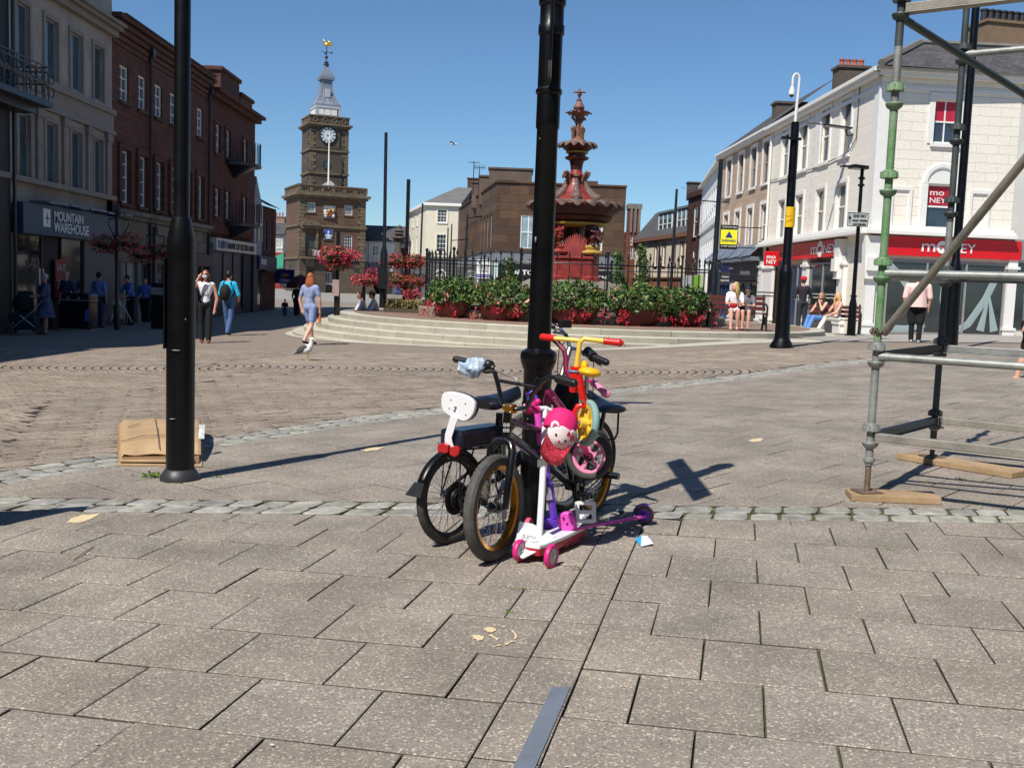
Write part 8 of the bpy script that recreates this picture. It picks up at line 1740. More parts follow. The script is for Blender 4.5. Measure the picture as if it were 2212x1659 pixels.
mb=MB();a,b_=at(1183,1052,5.095),at(1187,1080,5.093);strap(mb,[a,b_],.032,.002,Vector((1,.05,.08)).normalized());build(mb,'label',mat('label_print',srgb('d6d3e2'),.5,.35,70,col2=srgb('6b6b74')),T,smooth=0)
tubes(T,'upper_stem',mg,[([at(1168,960,5.12),at(1163,905,5.12),at(1160,880,5.13)],.019)],10)
tubes(T,'bar_loop',pur,[([at(1142,868,5.12),at(1138,852,5.12),at(1150,845,5.12),at(1158,858,5.12),at(1160,876,5.12),at(1140,880,5.12)],.008)],8)
grip(T,at(1140,890,5.14),at(1162,868,5.1),.018,MATS['hot_pink'])
mb=MB();mb.box(at(1190,1128,5.15),(.12,.1,.06),.3);mb.box(at(1225,1130,5.1),(.1,.06,.07),-.3);build(mb,'fork_housing',pur,T,smooth=0,bevel=.01)
Rh=Matrix.Rotation(math.radians(90),3,'X');mb=MB();hj=at(1225,1126,5.0);mb.lathe([(.045,-.02),(.05,-.015),(.05,.015),(.045,.02)],28,hj,Matrix.Rotation(-.2,3,'Z')@Rh);mb.box(hj+Vector((.01,.02,-.045)),(.075,.05,.05),.1);build(mb,'folding_joint',mg,T,smooth=25,bevel=.004)
mb=MB()
for dx,dz in((0,-.008),(-.02,.02),(.025,.0)):mb.ell(hj+Vector((dx,-.022,dz)),(.006,.004,.006),8,6)
build(mb,'joint_bolts',bkpl,T)
w1=at(1392,1119,5.52);w1.z=gz(w1.x,w1.y)+.052;swheel(T,w1,(-.25,-.97,0),.052,mat('smoky_wheel',srgb('6b4a4c'),.4,.2,8),pur)
f0=at(1248,1142,5.0);f1=w1+Vector((-.06,-.03,-.005));mb=MB();wv=Vector((.25,.97,0)).normalized();
strap(mb,[f0+wv*.05+Vector((0,0,.0)),f1+wv*.03+Vector((0,0,.01))],.1,.012,wv);build(mb,'deck',mat('deck_grip',srgb('77726f'),.8,.2,30),T,smooth=0)
tubes(T,'deck_rail',mg,[([f0-wv*.0,f0.lerp(f1,.5)-wv*.02],.008),([f0.lerp(f1,.5)-wv*.02,w1+Vector((.0,-.035,.0))],.0095)],6)
mb=MB();mb.torus(w1,(-.25,-.97,0),.06,.006,16,6,1.2,3.0,ref=(1,0,0));
vs=[]
for i in range(9):a=math.radians(75+i*11);d=Vector((math.cos(a)*.97,-math.cos(a)*.25,math.sin(a)));
build(mb,'rear_fender',pur,T)
for dx in(.0,.13):q=at(1150,1135,5.2)+Vector((dx-.02,.05*dx,0));q.z=gz(q.x,q.y)+.05;swheel(T,q,(.95,-.3,0),.05,mat('rose_wheel',srgb('d4536c'),.4,.15,8),MATS['hot_pink'])
T=thing('cap','pink child cap with a white kitten face and sequin peak hung on the scooter','cap',tuple(at(1205,940,4.72)))
capm=mat('cap_pink',srgb('d8186e'),.75,.1,6,bump=.003);wh=mat('cap_white',srgb('e4d4d6'),.8,.06,8);seq=mat('sequin_red',srgb('c4102f'),.25,.5,90,col2=srgb('f0566a'),fine=220,metal=.3)
cc=at(1210,922,4.80);rx,ry,rz_=.08,.05,.112;Rc=Matrix.Rotation(math.radians(22),3,'Y')@Matrix.Rotation(math.radians(-24),3,'X')
mb=MB();prof=[(1e-3,1.0)]+[(math.sin(math.radians(a))**.72,max(0,math.cos(math.radians(a)))**.8)for a in range(12,92,8)]+[(.98,-.25),(.92,-.3)]
mb.lathe([(r_,z_)for r_,z_ in prof],28);mb.v=[tuple(cc+Rc@Vector((v[0]*rx*(1+.05*math.sin(5*math.atan2(v[1],v[0]))),v[1]*ry,v[2]*rz_*.82)))for v in mb.v];build(mb,'crown',capm,T,smooth=60)
def oncap(x,y,off=0.):
 """front of the cap: ray hit with the crown ellipsoid"""
 d=ray(x,y).normalized();Ri=Rc.transposed();o=Ri@(CAMP-cc);dd=Ri@d;s_=(1/(rx*1.04),1/(ry*1.02),1/(rz_*.9));o2=Vector((o[i]*s_[i]for i in range(3)));d2=Vector((dd[i]*s_[i]for i in range(3)))
 A_,B_,C_=d2.dot(d2),2*o2.dot(d2),o2.dot(o2)-1;D_=B_*B_-4*A_*C_
 t=(-B_-math.sqrt(D_))/(2*A_)if D_>0 else-B_/(2*A_);return CAMP+d*(t-off)
def patch(pts,m_,nm,off,par,fan=True):
 cx_,cy_=sum(p[0]for p in pts)/len(pts),sum(p[1]for p in pts)/len(pts);mb=MB();rings=5;k=len(pts);vs=[oncap(cx_,cy_,off)]
 for r_ in range(1,rings+1):
  for p in pts:vs.append(oncap(cx_+(p[0]-cx_)*r_/rings,cy_+(p[1]-cy_)*r_/rings,off))
 fs=[(0,1+i,1+(i+1)%k)for i in range(k)]+[(1+(r_-1)*k+i,1+r_*k+i,1+r_*k+(i+1)%k,1+(r_-1)*k+(i+1)%k)for r_ in range(1,rings)for i in range(k)]
 mb.add(vs,fs);o=build(mb,nm,m_,par,smooth=60);md=o.modifiers.new('s','SOLIDIFY');md.thickness=.002;return o
face=patch([(1184,924),(1200,920),(1216,920),(1236,932),(1242,948),(1238,962),(1226,970),(1212,973),(1200,968),(1190,958),(1182,942)],wh,'kitten_face',.004,T)
for pts in([(1188,924),(1192,912),(1199,908),(1206,912),(1210,921)],[(1232,934),(1236,928),(1246,934),(1247,942),(1240,948)]):patch(pts,wh,'ear',.006,T)
patch([(1193,922),(1198,913),(1205,919)],capm,'ear_inner',.008,T)
ink_=mat('stitch_black',srgb('18181c'),.6)
def dot(x,y,rx_,ry_,m_,nm):
 patch([(x+rx_*math.cos(a*.785),y+ry_*math.sin(a*.785))for a in range(8)],m_,nm,.0075,face)
dot(1201,939,2.4,3.0,ink_,'eye');dot(1221,953,2.4,3.0,ink_,'eye');dot(1207,953,2.6,2.0,mat('nose_red',srgb('c4102f'),.5),'nose')
mb=MB()
for pl in(((1199,952),(1201,957),(1206,957),(1208,955)),((1208,955),(1212,960),(1217,961)),((1219,960),(1225,960),(1231,956)),((1221,963),(1226,962),(1231,959))):mb.tube([oncap(x,y,.008)for x,y in pl],.0009,4)
build(mb,'whiskers',ink_,face)
for pts in([(1230,930),(1224,940),(1234,944)],[(1230,944),(1238,938),(1242,952),(1232,954)]):patch(pts,seq,'bow',.009,T)
mb=MB();pk_=[(1182,940),(1176,950),(1171,962),(1168,976),(1171,988),(1180,998),(1192,1004),(1204,1006),(1214,1000),(1222,988),(1228,974),(1232,966)];inr=[oncap(x,y,.002)for x,y in((1182,936),(1185,944),(1188,951),(1192,957),(1196,963),(1202,967),(1208,970),(1213,972),(1218,971),(1224,969),(1229,966),(1234,963))]
outr=[at(x,y,4.735+.006*abs(i-6))for i,(x,y)in enumerate(pk_)];mid=[a.lerp(b_,.5)+Vector((0,-.02,.0))for a,b_ in zip(inr,outr)];k=len(inr);mb.add(inr+mid+outr,[(i,i+1,i+1+k,i+k)for i in range(k-1)]+[(i+k,i+1+k,i+1+2*k,i+2*k)for i in range(k-1)]);o=build(mb,'peak',seq,T,smooth=60);md=o.modifiers.new('s','SOLIDIFY');md.thickness=.004
T=thing('scaffold','galvanised scaffold frame with green painted uprights at the right edge','scaffold',tuple(G(1868,1095)))
galv=mat('galvanised',srgb('8a8e8c'),.5,.25,7,metal=.35,bump=.0015,col2=srgb('a9aca8'),fine=70);green=mat('green_paint_worn',srgb('4f9a44'),.55,.3,5,col2=srgb('8a9a86'),bump=.001,fine=40);grd=mat('dark_galv',srgb('4a5254'),.5,.3,5,metal=.3,bump=.001)
G1=G(1871,1078);S1=Vector((G1.x,G1.y,0));G2=G(2012,1000);S2=Vector((G2.x,G2.y,0));dS=(S2-S1).normalized();rt=Vector((dS.y,-dS.x,0))
def z1(y):return at(1895,y,S1.y).z
def z2(y):return at(2040,y,S2.y).z
def upright(S,zf,zz,cups,cols,ztop):
 zb_=gz(S.x,S.y)
 mb=MB()
 for a,b_,m_i in cols:mb.mi=m_i;mb.tube([(S.x,S.y,a),(S.x,S.y,b_)],.0242,18)
 o=build(mb,'upright',[galv,green,grd],T)
 for c_,m_ in cups:
  mb=MB();mb.lathe([(.026,c_-.035),(.045,c_-.02),(.052,c_),(.05,c_+.006),(.027,c_+.008)],20,(S.x,S.y,0));build(mb,'bottom_cup',m_,T)
  mb=MB();d_=c_+.085;mb.lathe([(.05,d_-.01),(.05,d_),(.042,d_+.02),(.04,d_+.035),(.026,d_+.04)],20,(S.x,S.y,0))
  for k in range(6):a=k*1.047;mb.box((S.x+.045*math.cos(a),S.y+.045*math.sin(a),d_+.01),(.02,.012,.035),a)
  build(mb,'top_cup',m_,T,smooth=30)
zb1=gz(S1.x,S1.y);zb2=gz(S2.x,S2.y)
upright(S1,0,z1,[(z1(957),galv),(z1(783),galv),(z1(600),green),(z1(412),green),(z1(224),green),(z1(31),grd)],[(z1(1005),z1(880),0),(z1(880),z1(735),0),(z1(735),z1(400),1),(z1(400),z1(345),1),(z1(345),z1(228),1),(z1(228),z1(100),0),(z1(100),3.3,2)],0)
upright(S2,0,z2,[(z2(920),grd),(z2(765),grd),(z2(610),grd),(z2(460),grd),(z2(303),grd),(z2(130),grd)],[(zb2+.1,z2(620),2),(z2(620),z2(480),0),(z2(480),3.6,2)],0)
rust=mat('rusty_steel',srgb('6b5446'),.7,.35,12,metal=.3,col2=srgb('8d7a6a'));wood=mat('sole_board',srgb('94795a'),.8,.2,2.5,bump=.003,col2=srgb('b59a78'),fine=40)
for S,zt_,name in((S1,z1(1000),'a'),(S2,z2(930),'b')):
 zb_=gz(S.x,S.y)+.045;mb=MB();prof=[(.017,zb_+.006)];z_=zb_+.01
 while z_<zt_-.005:prof+=[(.0165,z_),(.0195,z_+.004)];z_+=.008
 mb.lathe(prof,14,(S.x,S.y,0));build(mb,'screw_jack',rust,T,smooth=0)
 mb=MB();mb.lathe([(.03,zt_),(.036,zt_+.01),(.036,zt_+.03),(.028,zt_+.035)],16,(S.x,S.y,0));mb.box((S.x+.04,S.y,zt_+.02),(.06,.02,.012));build(mb,'jack_nut',galv,T,smooth=30)
 mb=MB();mb.box((S.x,S.y,zb_+.003),(.15,.15,.006),.15);build(mb,'base_plate',rust,T,smooth=0)
def board(pts,label,th=.04):
 p3=[gp(x,y,th)for x,y in pts];z_=max(p.z for p in p3);p3=[Vector((p.x,p.y,p.z))for p in p3];mb=MB();mb.prism(p3,(0,0,1),th-.002);return build(mb,'sole_board',wood,origin=p3[0],smooth=0,label=label,cat='timber board',group='timber boards under the scaffold feet',bevel=.003)
def brd(S,an,l0,l1,w_,label):
 e=Vector((math.cos(an),math.sin(an),0));n=Vector((-e.y,e.x,0));mb=MB();q=[S-e*l0-n*w_,S+e*l1-n*w_,S+e*l1+n*w_,S-e*l0+n*w_];zz=max(gz(p.x,p.y)for p in q);zz=gz(S.x,S.y)+.0425
 o=MB();o.prism([Vector((p.x,p.y,gz(p.x,p.y)+.0425))for p in q],(0,0,1),.041);return build(o,'sole_board',wood,origin=q[0],smooth=0,label=label,cat='timber board',group='timber boards under the scaffold feet',bevel=.003)
n0,n1=G(1836,1085),G(2020,1092);an1=math.atan2(n1.y-n0.y,n1.x-n0.x);brd(S1,an1,.11,.42,.11,'thick timber board under the nearest scaffold foot')
f0_,f1_=G(1950,1002),G(2200,1045);an2=math.atan2(f1_.y-f0_.y,f1_.x-f0_.x);brd(S2,an2,.23,.72,.115,'longer timber board under the rear scaffold foot')
def led(a,b_,r=.0242,m_=galv,name='ledger_tube'):mb=MB();mb.tube([a,b_],r,16);a,b_=Vector(a),Vector(b_);e=(b_-a).normalized();mb.tube([a-e*.01,a+e*.05],r*1.12,16);return build(mb,name,m_,T)
def ang(a,b_,m_=galv):
 mb=MB();mb.beam(a,b_,.05,.05);e=(Vector(b_)-Vector(a)).normalized();mb.beam(Vector(a)+Vector((0,0,-.03)),Vector(b_)+Vector((0,0,-.03)),.075,.008);return build(mb,'transom',m_,T,smooth=0,bevel=.004)
V1=lambda y:Vector((S1.x,S1.y,z1(y)));V2=lambda y:Vector((S2.x,S2.y,z2(y)));rt2=rt*2.2
galvb=mat('galv_brownish',srgb('86867f'),.55,.25,6,metal=.3,col2=srgb('a39c90'),bump=.001)
ang(V1(943)+rt*.03,V1(943)+rt2,galvb);led(V1(770)+rt*.03,V1(770)+rt2);led(V1(590)+rt*.03,V1(590)+rt2);ang(V1(18)+rt*.03,V1(18)+rt2,galvb)
ang(V2(908)+rt*.03,V2(908)+rt2,galvb);ang(V2(752)+rt*.03,V2(752)+rt2,galv);led(V2(602)+rt*.03,V2(602)+rt2,m_=grd);led(V2(117)+rt*.03,V2(117)+rt2,m_=galv);
ang(V1(943)+dS*.03,V2(908)-dS*.03,grd);ang(V1(770)+dS*.03,V2(752)-dS*.03,mat('rust_brown',srgb('4f4540'),.7,.3,6));led(V1(596)+dS*.03,V2(606)-dS*.03,m_=galv)
b0=V1(716)+rt*.04;b1=at(2214,345,(b0+rt*1.0).y-.35);led(b0,b0+(b1-b0)*1.15,m_=galvb,name='brace')
c0_=V1(36)+Vector((.03,0,0));c1_=at(2214,206,S2.y-.1);c0_=V1(36);led(c0_,c0_+(c1_-c0_)*1.1,m_=grd,name='brace')
mb=MB();
for i in range(9):a=i*.7;mb.torus((S1.x+.034*math.cos(a),S1.y+.034*math.sin(a),z1(716)+.008*math.sin(i*2.3)),(math.cos(a+1.2),math.sin(a+1.2),.5*(-1)**i),.014,.005,12,5)
build(mb,'chain',mat('rusty_chain',srgb('5a453a'),.8,.3,20),T)
p=Vector((-2.95,5.0,gz(-2.95,5.0)));T=thing('a_board','dark pavement board standing just outside the left edge','sign board',tuple(p));V=lambda u,d,z:p+Vector((u,d,z));mb=MB()  # unseen board, added and shaped only to cast the wedge shadow at left
tipG=G(186,1099);h_=1.0;sx,sy=math.sin(SAZ)/math.tan(SEL)*h_,math.cos(SAZ)/math.tan(SEL)*h_;tx,ty=tipG.x-sx,tipG.y-sy
mb.prism([Vector((tx,ty,tipG.z+h_)),Vector((tx-.75,ty-.3,tipG.z+h_*.98)),Vector((tx-.8,ty-.55,tipG.z+.02)),Vector((tx-.05,ty-.25,tipG.z+.02))],(.3,-.95,.1),.03);build(mb,'front_panel',MATS['black_plastic'],T,smooth=0);mb=MB();mb.prism([Vector((tx,ty+.03,tipG.z+h_)),Vector((tx-.75,ty-.27,tipG.z+h_*.98)),Vector((tx-.8,ty+.1,tipG.z+.02)),Vector((tx-.05,ty+.35,tipG.z+.02))],(.3,-.95,-.1),.03);build(mb,'rear_panel',MATS['black_plastic'],T,smooth=0)
chip=mat('paint_chip',srgb('8a8d90'),.6,.3,60)
for(x,y,Y,sx,sz,lab)in((1157,518,5.325,.006,.016,''),(1166,300,5.325,.003,.006,''),(1140,905,5.31,.004,.004,''),(380,757,Y1-r1,.028,.004,''),(372,905,Y1-r1,.02,.003,''),(401,690,Y1-r1,.004,.006,'')):
 own=[o for o in bpy.data.objects if o.get('category')in('signpost','lamp post')and abs(o.location.x-at(x,y,Y).x)<.25 and abs(o.location.y-Y)<.3]
 if own:mb=MB();mb.ell(at(x,y,Y-.004),(sx,.008,sz),9,6);build(mb,'paint_chip',chip,own[0])
skin=mat('skin',srgb('c98f78'),.5,.08,20);skin2=mat('skin_pale',srgb('dba893'),.5,.08,20)
def cm(h,n=None,pat=None):return mat('cloth_'+(n or h),srgb(h),.85,.12,9 if not pat else 26,bump=.003,col2=srgb(pat)if pat else None)
def sd(p,a,b):
 ab=b-a;t=max(0,min(1,(p-a).dot(ab)/max(1e-9,ab.length_squared)));return(p-a-ab*t).length
def person(label,foot,H,face,top,bot,shoe='1c1c20',hair='3a2a20',sk=None,legs=((.0,.0),(.0,.0)),arms=None,sleeve=.5,bleg=1.,bw=1.,lean=0,sit=None,hairlen=0,vox=.02,extra=None,headyaw=0,group=None,hat=None,skirt=None,female=False,headdown=0,nohead=False):
 """foot: ground point; face: heading in degrees (0 = +x, 90 = away from camera)"""
 a=math.radians(face);f=Vector((math.cos(a),math.sin(a),0));s=Vector((-f.y,f.x,0));foot=Vector(foot)
 hz_=(sit if sit else .52*H)
 def q(x,y,z):return foot+f*x+s*y+Vector((0,0,z))
 seg=[]
 def cap(p,r,lab):
  for i in range(len(p)-1):seg.append((p[i],p[i+1],r[i],r[i+1],lab))
 off=0
 hip=[q(off,sg*.05*H*bw,hz_)for sg in(1,-1)];L=lean*H
 for i,sg in enumerate((1,-1)):
  if sit:
   kf,kz=.25*H,hz_+.02*H;an=legs[i][0]*H;kn=q(kf,sg*(.055+legs[i][1])*H,kz+legs[i][0]*0);ank=q(kf-.02*H+an,sg*(.05+legs[i][1]*.4)*H,.045*H)
  else:
   kn=q(legs[i][0]*H,sg*.052*H,.285*H+abs(legs[i][0])*.05*H);ank=q(legs[i][1]*H,sg*.045*H,(.045+max(0,-legs[i][1]-.06)*.35)*H)
  pants=2 if bleg>=1 else 0
  kmid=hip[i].lerp(kn,min(1,bleg*2)if bleg<.5 else 1)
  cap([hip[i],kmid],[.052*H*bw,.044*H*bw],2)
  if bleg<.5:cap([kmid,kn],[.04*H*bw,.033*H],0)
  cap([kn,kn.lerp(ank,.35),ank],[.034*H,.036*H,.022*H]if bleg<1 else[.038*H,.04*H,.036*H],2 if bleg>=1 else 0)
  up_=Vector((0,0,(ank.z-foot.z-.045*H)));cap([ank+f*-.015*H-Vector((0,0,.02*H)),ank+f*.075*H-Vector((0,0,.028*H))-up_*.6],[.025*H,.018*H],3)
 w_=bw;cap([q(0,.02*H,hz_+.01*H),q(0,-.02*H,hz_+.01*H)],[.068*H*w_]*2,2)
 sh=hz_+.3*H;cap([q(0,0,hz_+.05*H),q(L*.4,0,hz_+.13*H),q(L*.9,0,hz_+.24*H)],[.066*H*w_,.06*H*w_ if female else .068*H*w_,.066*H*w_],1)
 for sg in(1,-1):cap([q(L*.8,sg*.03*H,hz_+.16*H),q(L*.95,sg*.055*H*w_,sh-.05*H)],[.052*H*w_]*2,1)
 cap([q(L,.085*H*w_,sh-.02*H),q(L,-.085*H*w_,sh-.02*H)],[.036*H]*2,1)
 cap([q(L,0,sh),q(L*1.05+.005*H,0,sh+.06*H)],[.03*H,.028*H],0)
 hc_=q(L*1.1+.012*H+headdown*.03*H,0,sh+.105*H-headdown*.012*H);ya=a+math.radians(headyaw);hf=Vector((math.cos(ya),math.sin(ya),-.3*headdown)).normalized();hs2=Vector((-math.sin(ya),math.cos(ya),0))
 arms=arms or(((-.01,.03,-.17),(.03,.02,-.32)),((-.01,.03,-.17),(.03,.02,-.32)))
 hands=[]
 for i,sg in enumerate((1,-1)):
  S0=q(L,sg*.105*H*w_,sh-.03*H);e_,w2=arms[i];E_=S0+f*e_[0]*H+s*sg*e_[1]*H+Vector((0,0,e_[2]*H));W2=S0+f*w2[0]*H+s*sg*w2[1]*H+Vector((0,0,w2[2]*H))
  m_=S0.lerp(E_,min(1,sleeve*2))if sleeve>0 else S0.lerp(E_,.02)
  cap([S0,m_],[.033*H*w_,.031*H*w_],1 if sleeve>0 else 0)
  if sleeve<.5:cap([m_,E_],[.027*H,.023*H],0)
  cap([E_,W2],[.0235*H,.016*H],1 if sleeve>=1 else 0);d=(W2-E_).normalized();side=d.cross(f).normalized()if d.cross(f).length>.1 else s
  cap([W2,W2+d*.035*H],[.016*H,.017*H],0);hands.append(W2+d*.05*H)
  for k in range(4):b0=W2+d*.035*H+side*(k-1.5)*.008*H;cap([b0,b0+d*(.036-.003*abs(k-1.2))*H+f*.008*H],[.0062*H,.0045*H],0)
  cap([W2+d*.012*H+side*-.012*H,W2+d*.034*H-side*.03*H+f*.01*H],[.007*H,.005*H],0)
 T=thing('person',label,'person',tuple(foot),group)
 mb=MB()
 for p0,p1,r0,r1,lab in seg:mb.tube([p0,p1],[r0,r1],10);mb.ell(p0,(r0,)*3,10,7);mb.ell(p1,(r1,)*3,10,7)
 Rh_=Matrix((hf,hs2,hf.cross(hs2))).transposed();
 mb.ell(hc_,(.052*H,.042*H,.062*H),16,12,R=Rh_);mb.ell(hc_+hf*.02*H-Vector((0,0,.03*H)),(.034*H,.033*H,.033*H),12,8);mb.tube([hc_+hf*.05*H+Vector((0,0,.004*H)),hc_+hf*.062*H-Vector((0,0,.012*H))],[.006*H,.009*H],8)
 for sg in(1,-1):mb.ell(hc_+hs2*sg*.043*H-Vector((0,0,.004*H)),(.012*H,.007*H,.016*H),8,6)
 seg2=seg+[(hc_,hc_+Vector((0,0,.001)),.055*H,.055*H,0)]
 def lab(c):
  best=9;r=0
  for p0,p1,r0,r1,l in seg2:
   d=sd(c,p0,p1)-max(r0,r1)*.98
   if d<best-1e-4:best=d;r=l
  return r
 mats_=[sk or skin,cm(*top)if isinstance(top,tuple)else cm(top),cm(*bot)if isinstance(bot,tuple)else cm(bot),cm(shoe)]
 B_=voxel(mb,'body',mats_,T,vox,lab,3)
 hm=mat('hair_'+hair,srgb(hair),.6,.3,40,fine=200,bump=.003,bscale=90)
 mb=MB();mb.ell(hc_-hf*.012*H+Vector((0,0,.012*H)),(.052*H,.049*H,.06*H),16,12,R=Rh_)
 mb.v=[v for v in mb.v]
 if hairlen:
  for i in range(26):
   an=math.radians(70+220*i/25);d=hf*math.cos(an)+hs2*math.sin(an);p=hc_+d*.04*H+Vector((0,0,.02*H));ln=hairlen*H*rnd.uniform(.8,1.1)
   mb.tube([p,p+d*.016*H-Vector((0,0,ln*.35)),p+d*.012*H+Vector((rnd.uniform(-.01,.01)*H,rnd.uniform(-.01,.01)*H,-ln*.7)),p+d*.002*H-Vector((0,0,ln))],[.014*H,.019*H,.017*H,.004*H],6)
 if not(hat=='full'):build(mb,'hair',hm,T,smooth=80)
 if hat:
  mb=MB();mb.lathe([(.057*H,0),(.058*H,.02*H),(.05*H,.045*H),(.03*H,.06*H),(.001,.064*H)],18,hc_-hf*.006*H+Vector((0,0,.018*H)));cr=hc_+hf*.05*H+Vector((0,0,.022*H));mb.prism([cr-hs2*.045*H-hf*.02*H,cr-hs2*.03*H+hf*.045*H,cr+hs2*.03*H+hf*.045*H,cr+hs2*.045*H-hf*.02*H],(0,0,1),.006*H);build(mb,'baseball_cap',cm(hat),T)
 mb=MB()
 for sg in(1,-1):mb.ell(hc_+hf*.048*H+hs2*sg*.018*H+Vector((0,0,.006*H)),(.005*H,.007*H,.004*H),8,5)
 build(mb,'eyes',mat('eye_dark',srgb('20160f'),.3),T);mb=MB();mb.ell(hc_+hf*.05*H-Vector((0,0,.028*H)),(.004*H,.013*H,.003*H),8,5,R=Rh_);build(mb,'mouth',mat('lip',srgb('9a5048'),.5),T)
 if skirt:
  z0_,z1_,r0,r1,c_=skirt;mb=MB();n=28;mb.lathe([(r0*H,z1_*H),((r0+r1)*.5*H,(z0_+z1_)/2*H),(r1*H,z0_*H),(r1*.97*H,z0_*H+.004),(r0*.9*H,z1_*H-.01)],n,foot,wob=lambda i,an:.06*math.sin(7*an)*(i in(2,3)));build(mb,'skirt',cm(*c_)if isinstance(c_,tuple)else cm(c_),T)
 return T,dict(q=q,H=H,hc=hc_,hf=hf,hs=hs2,f=f,s=s,hands=hands,sh=sh,L=L,hz=hz_)
def bag_strap(T,D,c,name='shoulder_strap'):
 q,H=D['q'],D['H'];mb=MB();mb.tube([q(.075*H,.06*H,D['sh']-.02*H),q(.08*H,0,D['sh']-.12*H),q(.03*H,-.085*H,D['hz']+.06*H),q(-.06*H,-.06*H,D['hz']+.08*H),q(-.08*H,0,D['sh']-.12*H),q(-.04*H,.06*H,D['sh']+.005*H),q(.075*H,.06*H,D['sh']-.02*H)],.009,6);build(mb,name,cm(c),T)
SH='people on the shaded pavement'
T,D=person('woman in white sleeveless blouse, face mask and black trousers shading her eyes',G(443,741),1.69,-75,('efeef2','blouse'),'15161a','8a3a30','5a3220',legs=((.02,.03),(-.04,-.05)),arms=(((.02,.05,-.18),(.05,.02,-.33)),((.13,.06,-.05),(.12,-.02,.09))),sleeve=0,bw=.98,hairlen=.13,vox=.014,female=True,headyaw=-12)
H=D['H'];mb=MB();mb.ell(D['hc']+D['hf']*.036*H-Vector((0,0,.024*H)),(.026*H,.036*H,.028*H),12,8,R=Matrix((D['hf'],D['hs'],D['hf'].cross(D['hs']))).transposed());build(mb,'face_mask',mat('mask_blue',srgb('c3d6dc'),.7),T)
mb=MB()
for sg in(1,-1):mb.ell(D['hc']+D['hf']*.05*H+D['hs']*sg*.019*H+Vector((0,0,.008*H)),(.006*H,.016*H,.011*H),10,6,R=Matrix((D['hf'],D['hs'],D['hf'].cross(D['hs']))).transposed())
mb.tube([D['hc']+D['hf']*.052*H+D['hs']*.03*H+Vector((0,0,.01*H)),D['hc']+D['hf']*.052*H-D['hs']*.03*H+Vector((0,0,.01*H))],.003,5);build(mb,'sunglasses',mat('lens_black',srgb('0a0a0c'),.1),T)
bag_strap(T,D,'18181c')
T,D=person('man in bright turquoise T shirt with a black rucksack walking away',G(493,725),1.74,80,('28b4dc','turq'),('4a6490','jean'),'2a2622','17120f',legs=((.05,.09),(-.03,-.12)),arms=(((.0,.04,-.16),(.09,.02,-.25)),((.02,.05,-.17),(.12,.0,-.24))),vox=.016,group=None)
q,H=D['q'],D['H'];mb=MB();mb.ell(q(-.12*H,0,D['hz']+.14*H),(.075*H,.085*H,.13*H),16,12,R=Matrix.Rotation(math.radians(80),3,'Z'));o=build(mb,'rucksack',mat('pack_black',srgb('141416'),.8,.2,20,bump=.004),T);mb=MB()
for sg in(1,-1):mb.tube([q(-.07*H,sg*.06*H,D['sh']-.03*H),q(0,sg*.062*H,D['sh']+.022*H),q(.07*H,sg*.062*H,D['sh']-.04*H),q(.03*H,sg*.08*H,D['hz']+.12*H),q(-.06*H,sg*.07*H,D['hz']+.06*H)],.014,6)
build(mb,'rucksack_strap',MATS['pack_black'],T)
T,D=person('woman with long ginger hair in a blue patterned playsuit striding past the gull',G(668,746),1.64,62,('b9c6e2','playsuit','5b6fa8'),('aebde0','playshort','6f86c0'),'1a1a1e','a05a30',sk=skin2,legs=((.07,.12),(-.02,-.16)),arms=(((-.02,.05,-.17),(-.01,.02,-.31)),((.02,.04,-.16),(.05,.02,-.31))),sleeve=.3,bleg=.36,bw=1.08,hairlen=.2,vox=.014,female=True)
h_=D['hands'][1];Bt=thing('bottle','orange drink bottle held by the ginger haired woman','bottle',tuple(h_));mb=MB();mb.lathe([(.001,-.2),(.03,-.2),(.032,-.08),(.014,-.03),(.014,0),(.001,0)],14,h_);build(mb,'bottle_body',mat('orange_drink',srgb('d86a2c'),.25,.15,10,coat=.5),Bt)
T,D=person('small child with long dark top far down the shaded street',at(615,691,47),.96,80,'1d1f26','38445e',hair='2c2018',vox=.02,bw=1.15);
for lab,x,y,Y in(('far pedestrian in grey, left of the pair beyond the shade',607,622,100),('far pedestrian in black, right of the pair beyond the shade',614,621,98)):person(lab,at(x,y,Y),1.7,-90,'8a8d94' if 'grey' in lab else '202024','2c3340',vox=.035)
T,D=person('person in black coat at the tower side of the far street, under a dark parasol',at(640,686,48),1.6,70,'131316','17171b',hair='201712',vox=.025)
pb_=at(648,690,52);PT=thing('parasol','dark maroon parasol canopy beside the clock tower','parasol',tuple(pb_));mb=MB();mb.lathe([(.75,0),(.7,.25),(.4,.55),(.02,.7)],8,(pb_.x,52,at(656,615,52).z-.2));build(mb,'canopy',cm('4a1a22'),PT,smooth=20);mb=MB();mb.tube([(pb_.x,52,pb_.z),(pb_.x,52,at(656,610,52).z)],.03,6);build(mb,'pole',black_iron,PT)
def PS(px,X):
 Y=X/((px-1106)/2200);Y=Y*1.0;p=at(px,705,Y);return Vector((p.x,Y,gz(p.x,Y)))
T,D=person('white haired woman in a dark spotted dress pushing the pushchair',PS(98,-12.2),1.6,-150,('262b44','dress1','666a86'),('262b44','dress1','666a86'),'101012','a8a29a',bw=1.35,arms=(((.06,.05,-.15),(.18,.02,-.17)),)*2,vox=.022,skirt=(.28,.56,.1,.15,('262b44','dress1','666a86')),female=True,group=SH,bleg=.3)
p_=D['q'](.42,0,0);PR=thing('pushchair','dark pushchair with a big hood in the shade of the outdoor shop','pushchair',tuple(p_));f,s=D['f'],D['s'];V=lambda x,y,z:p_+f*x+s*y+Vector((0,0,z));dk_=cm('10131f')
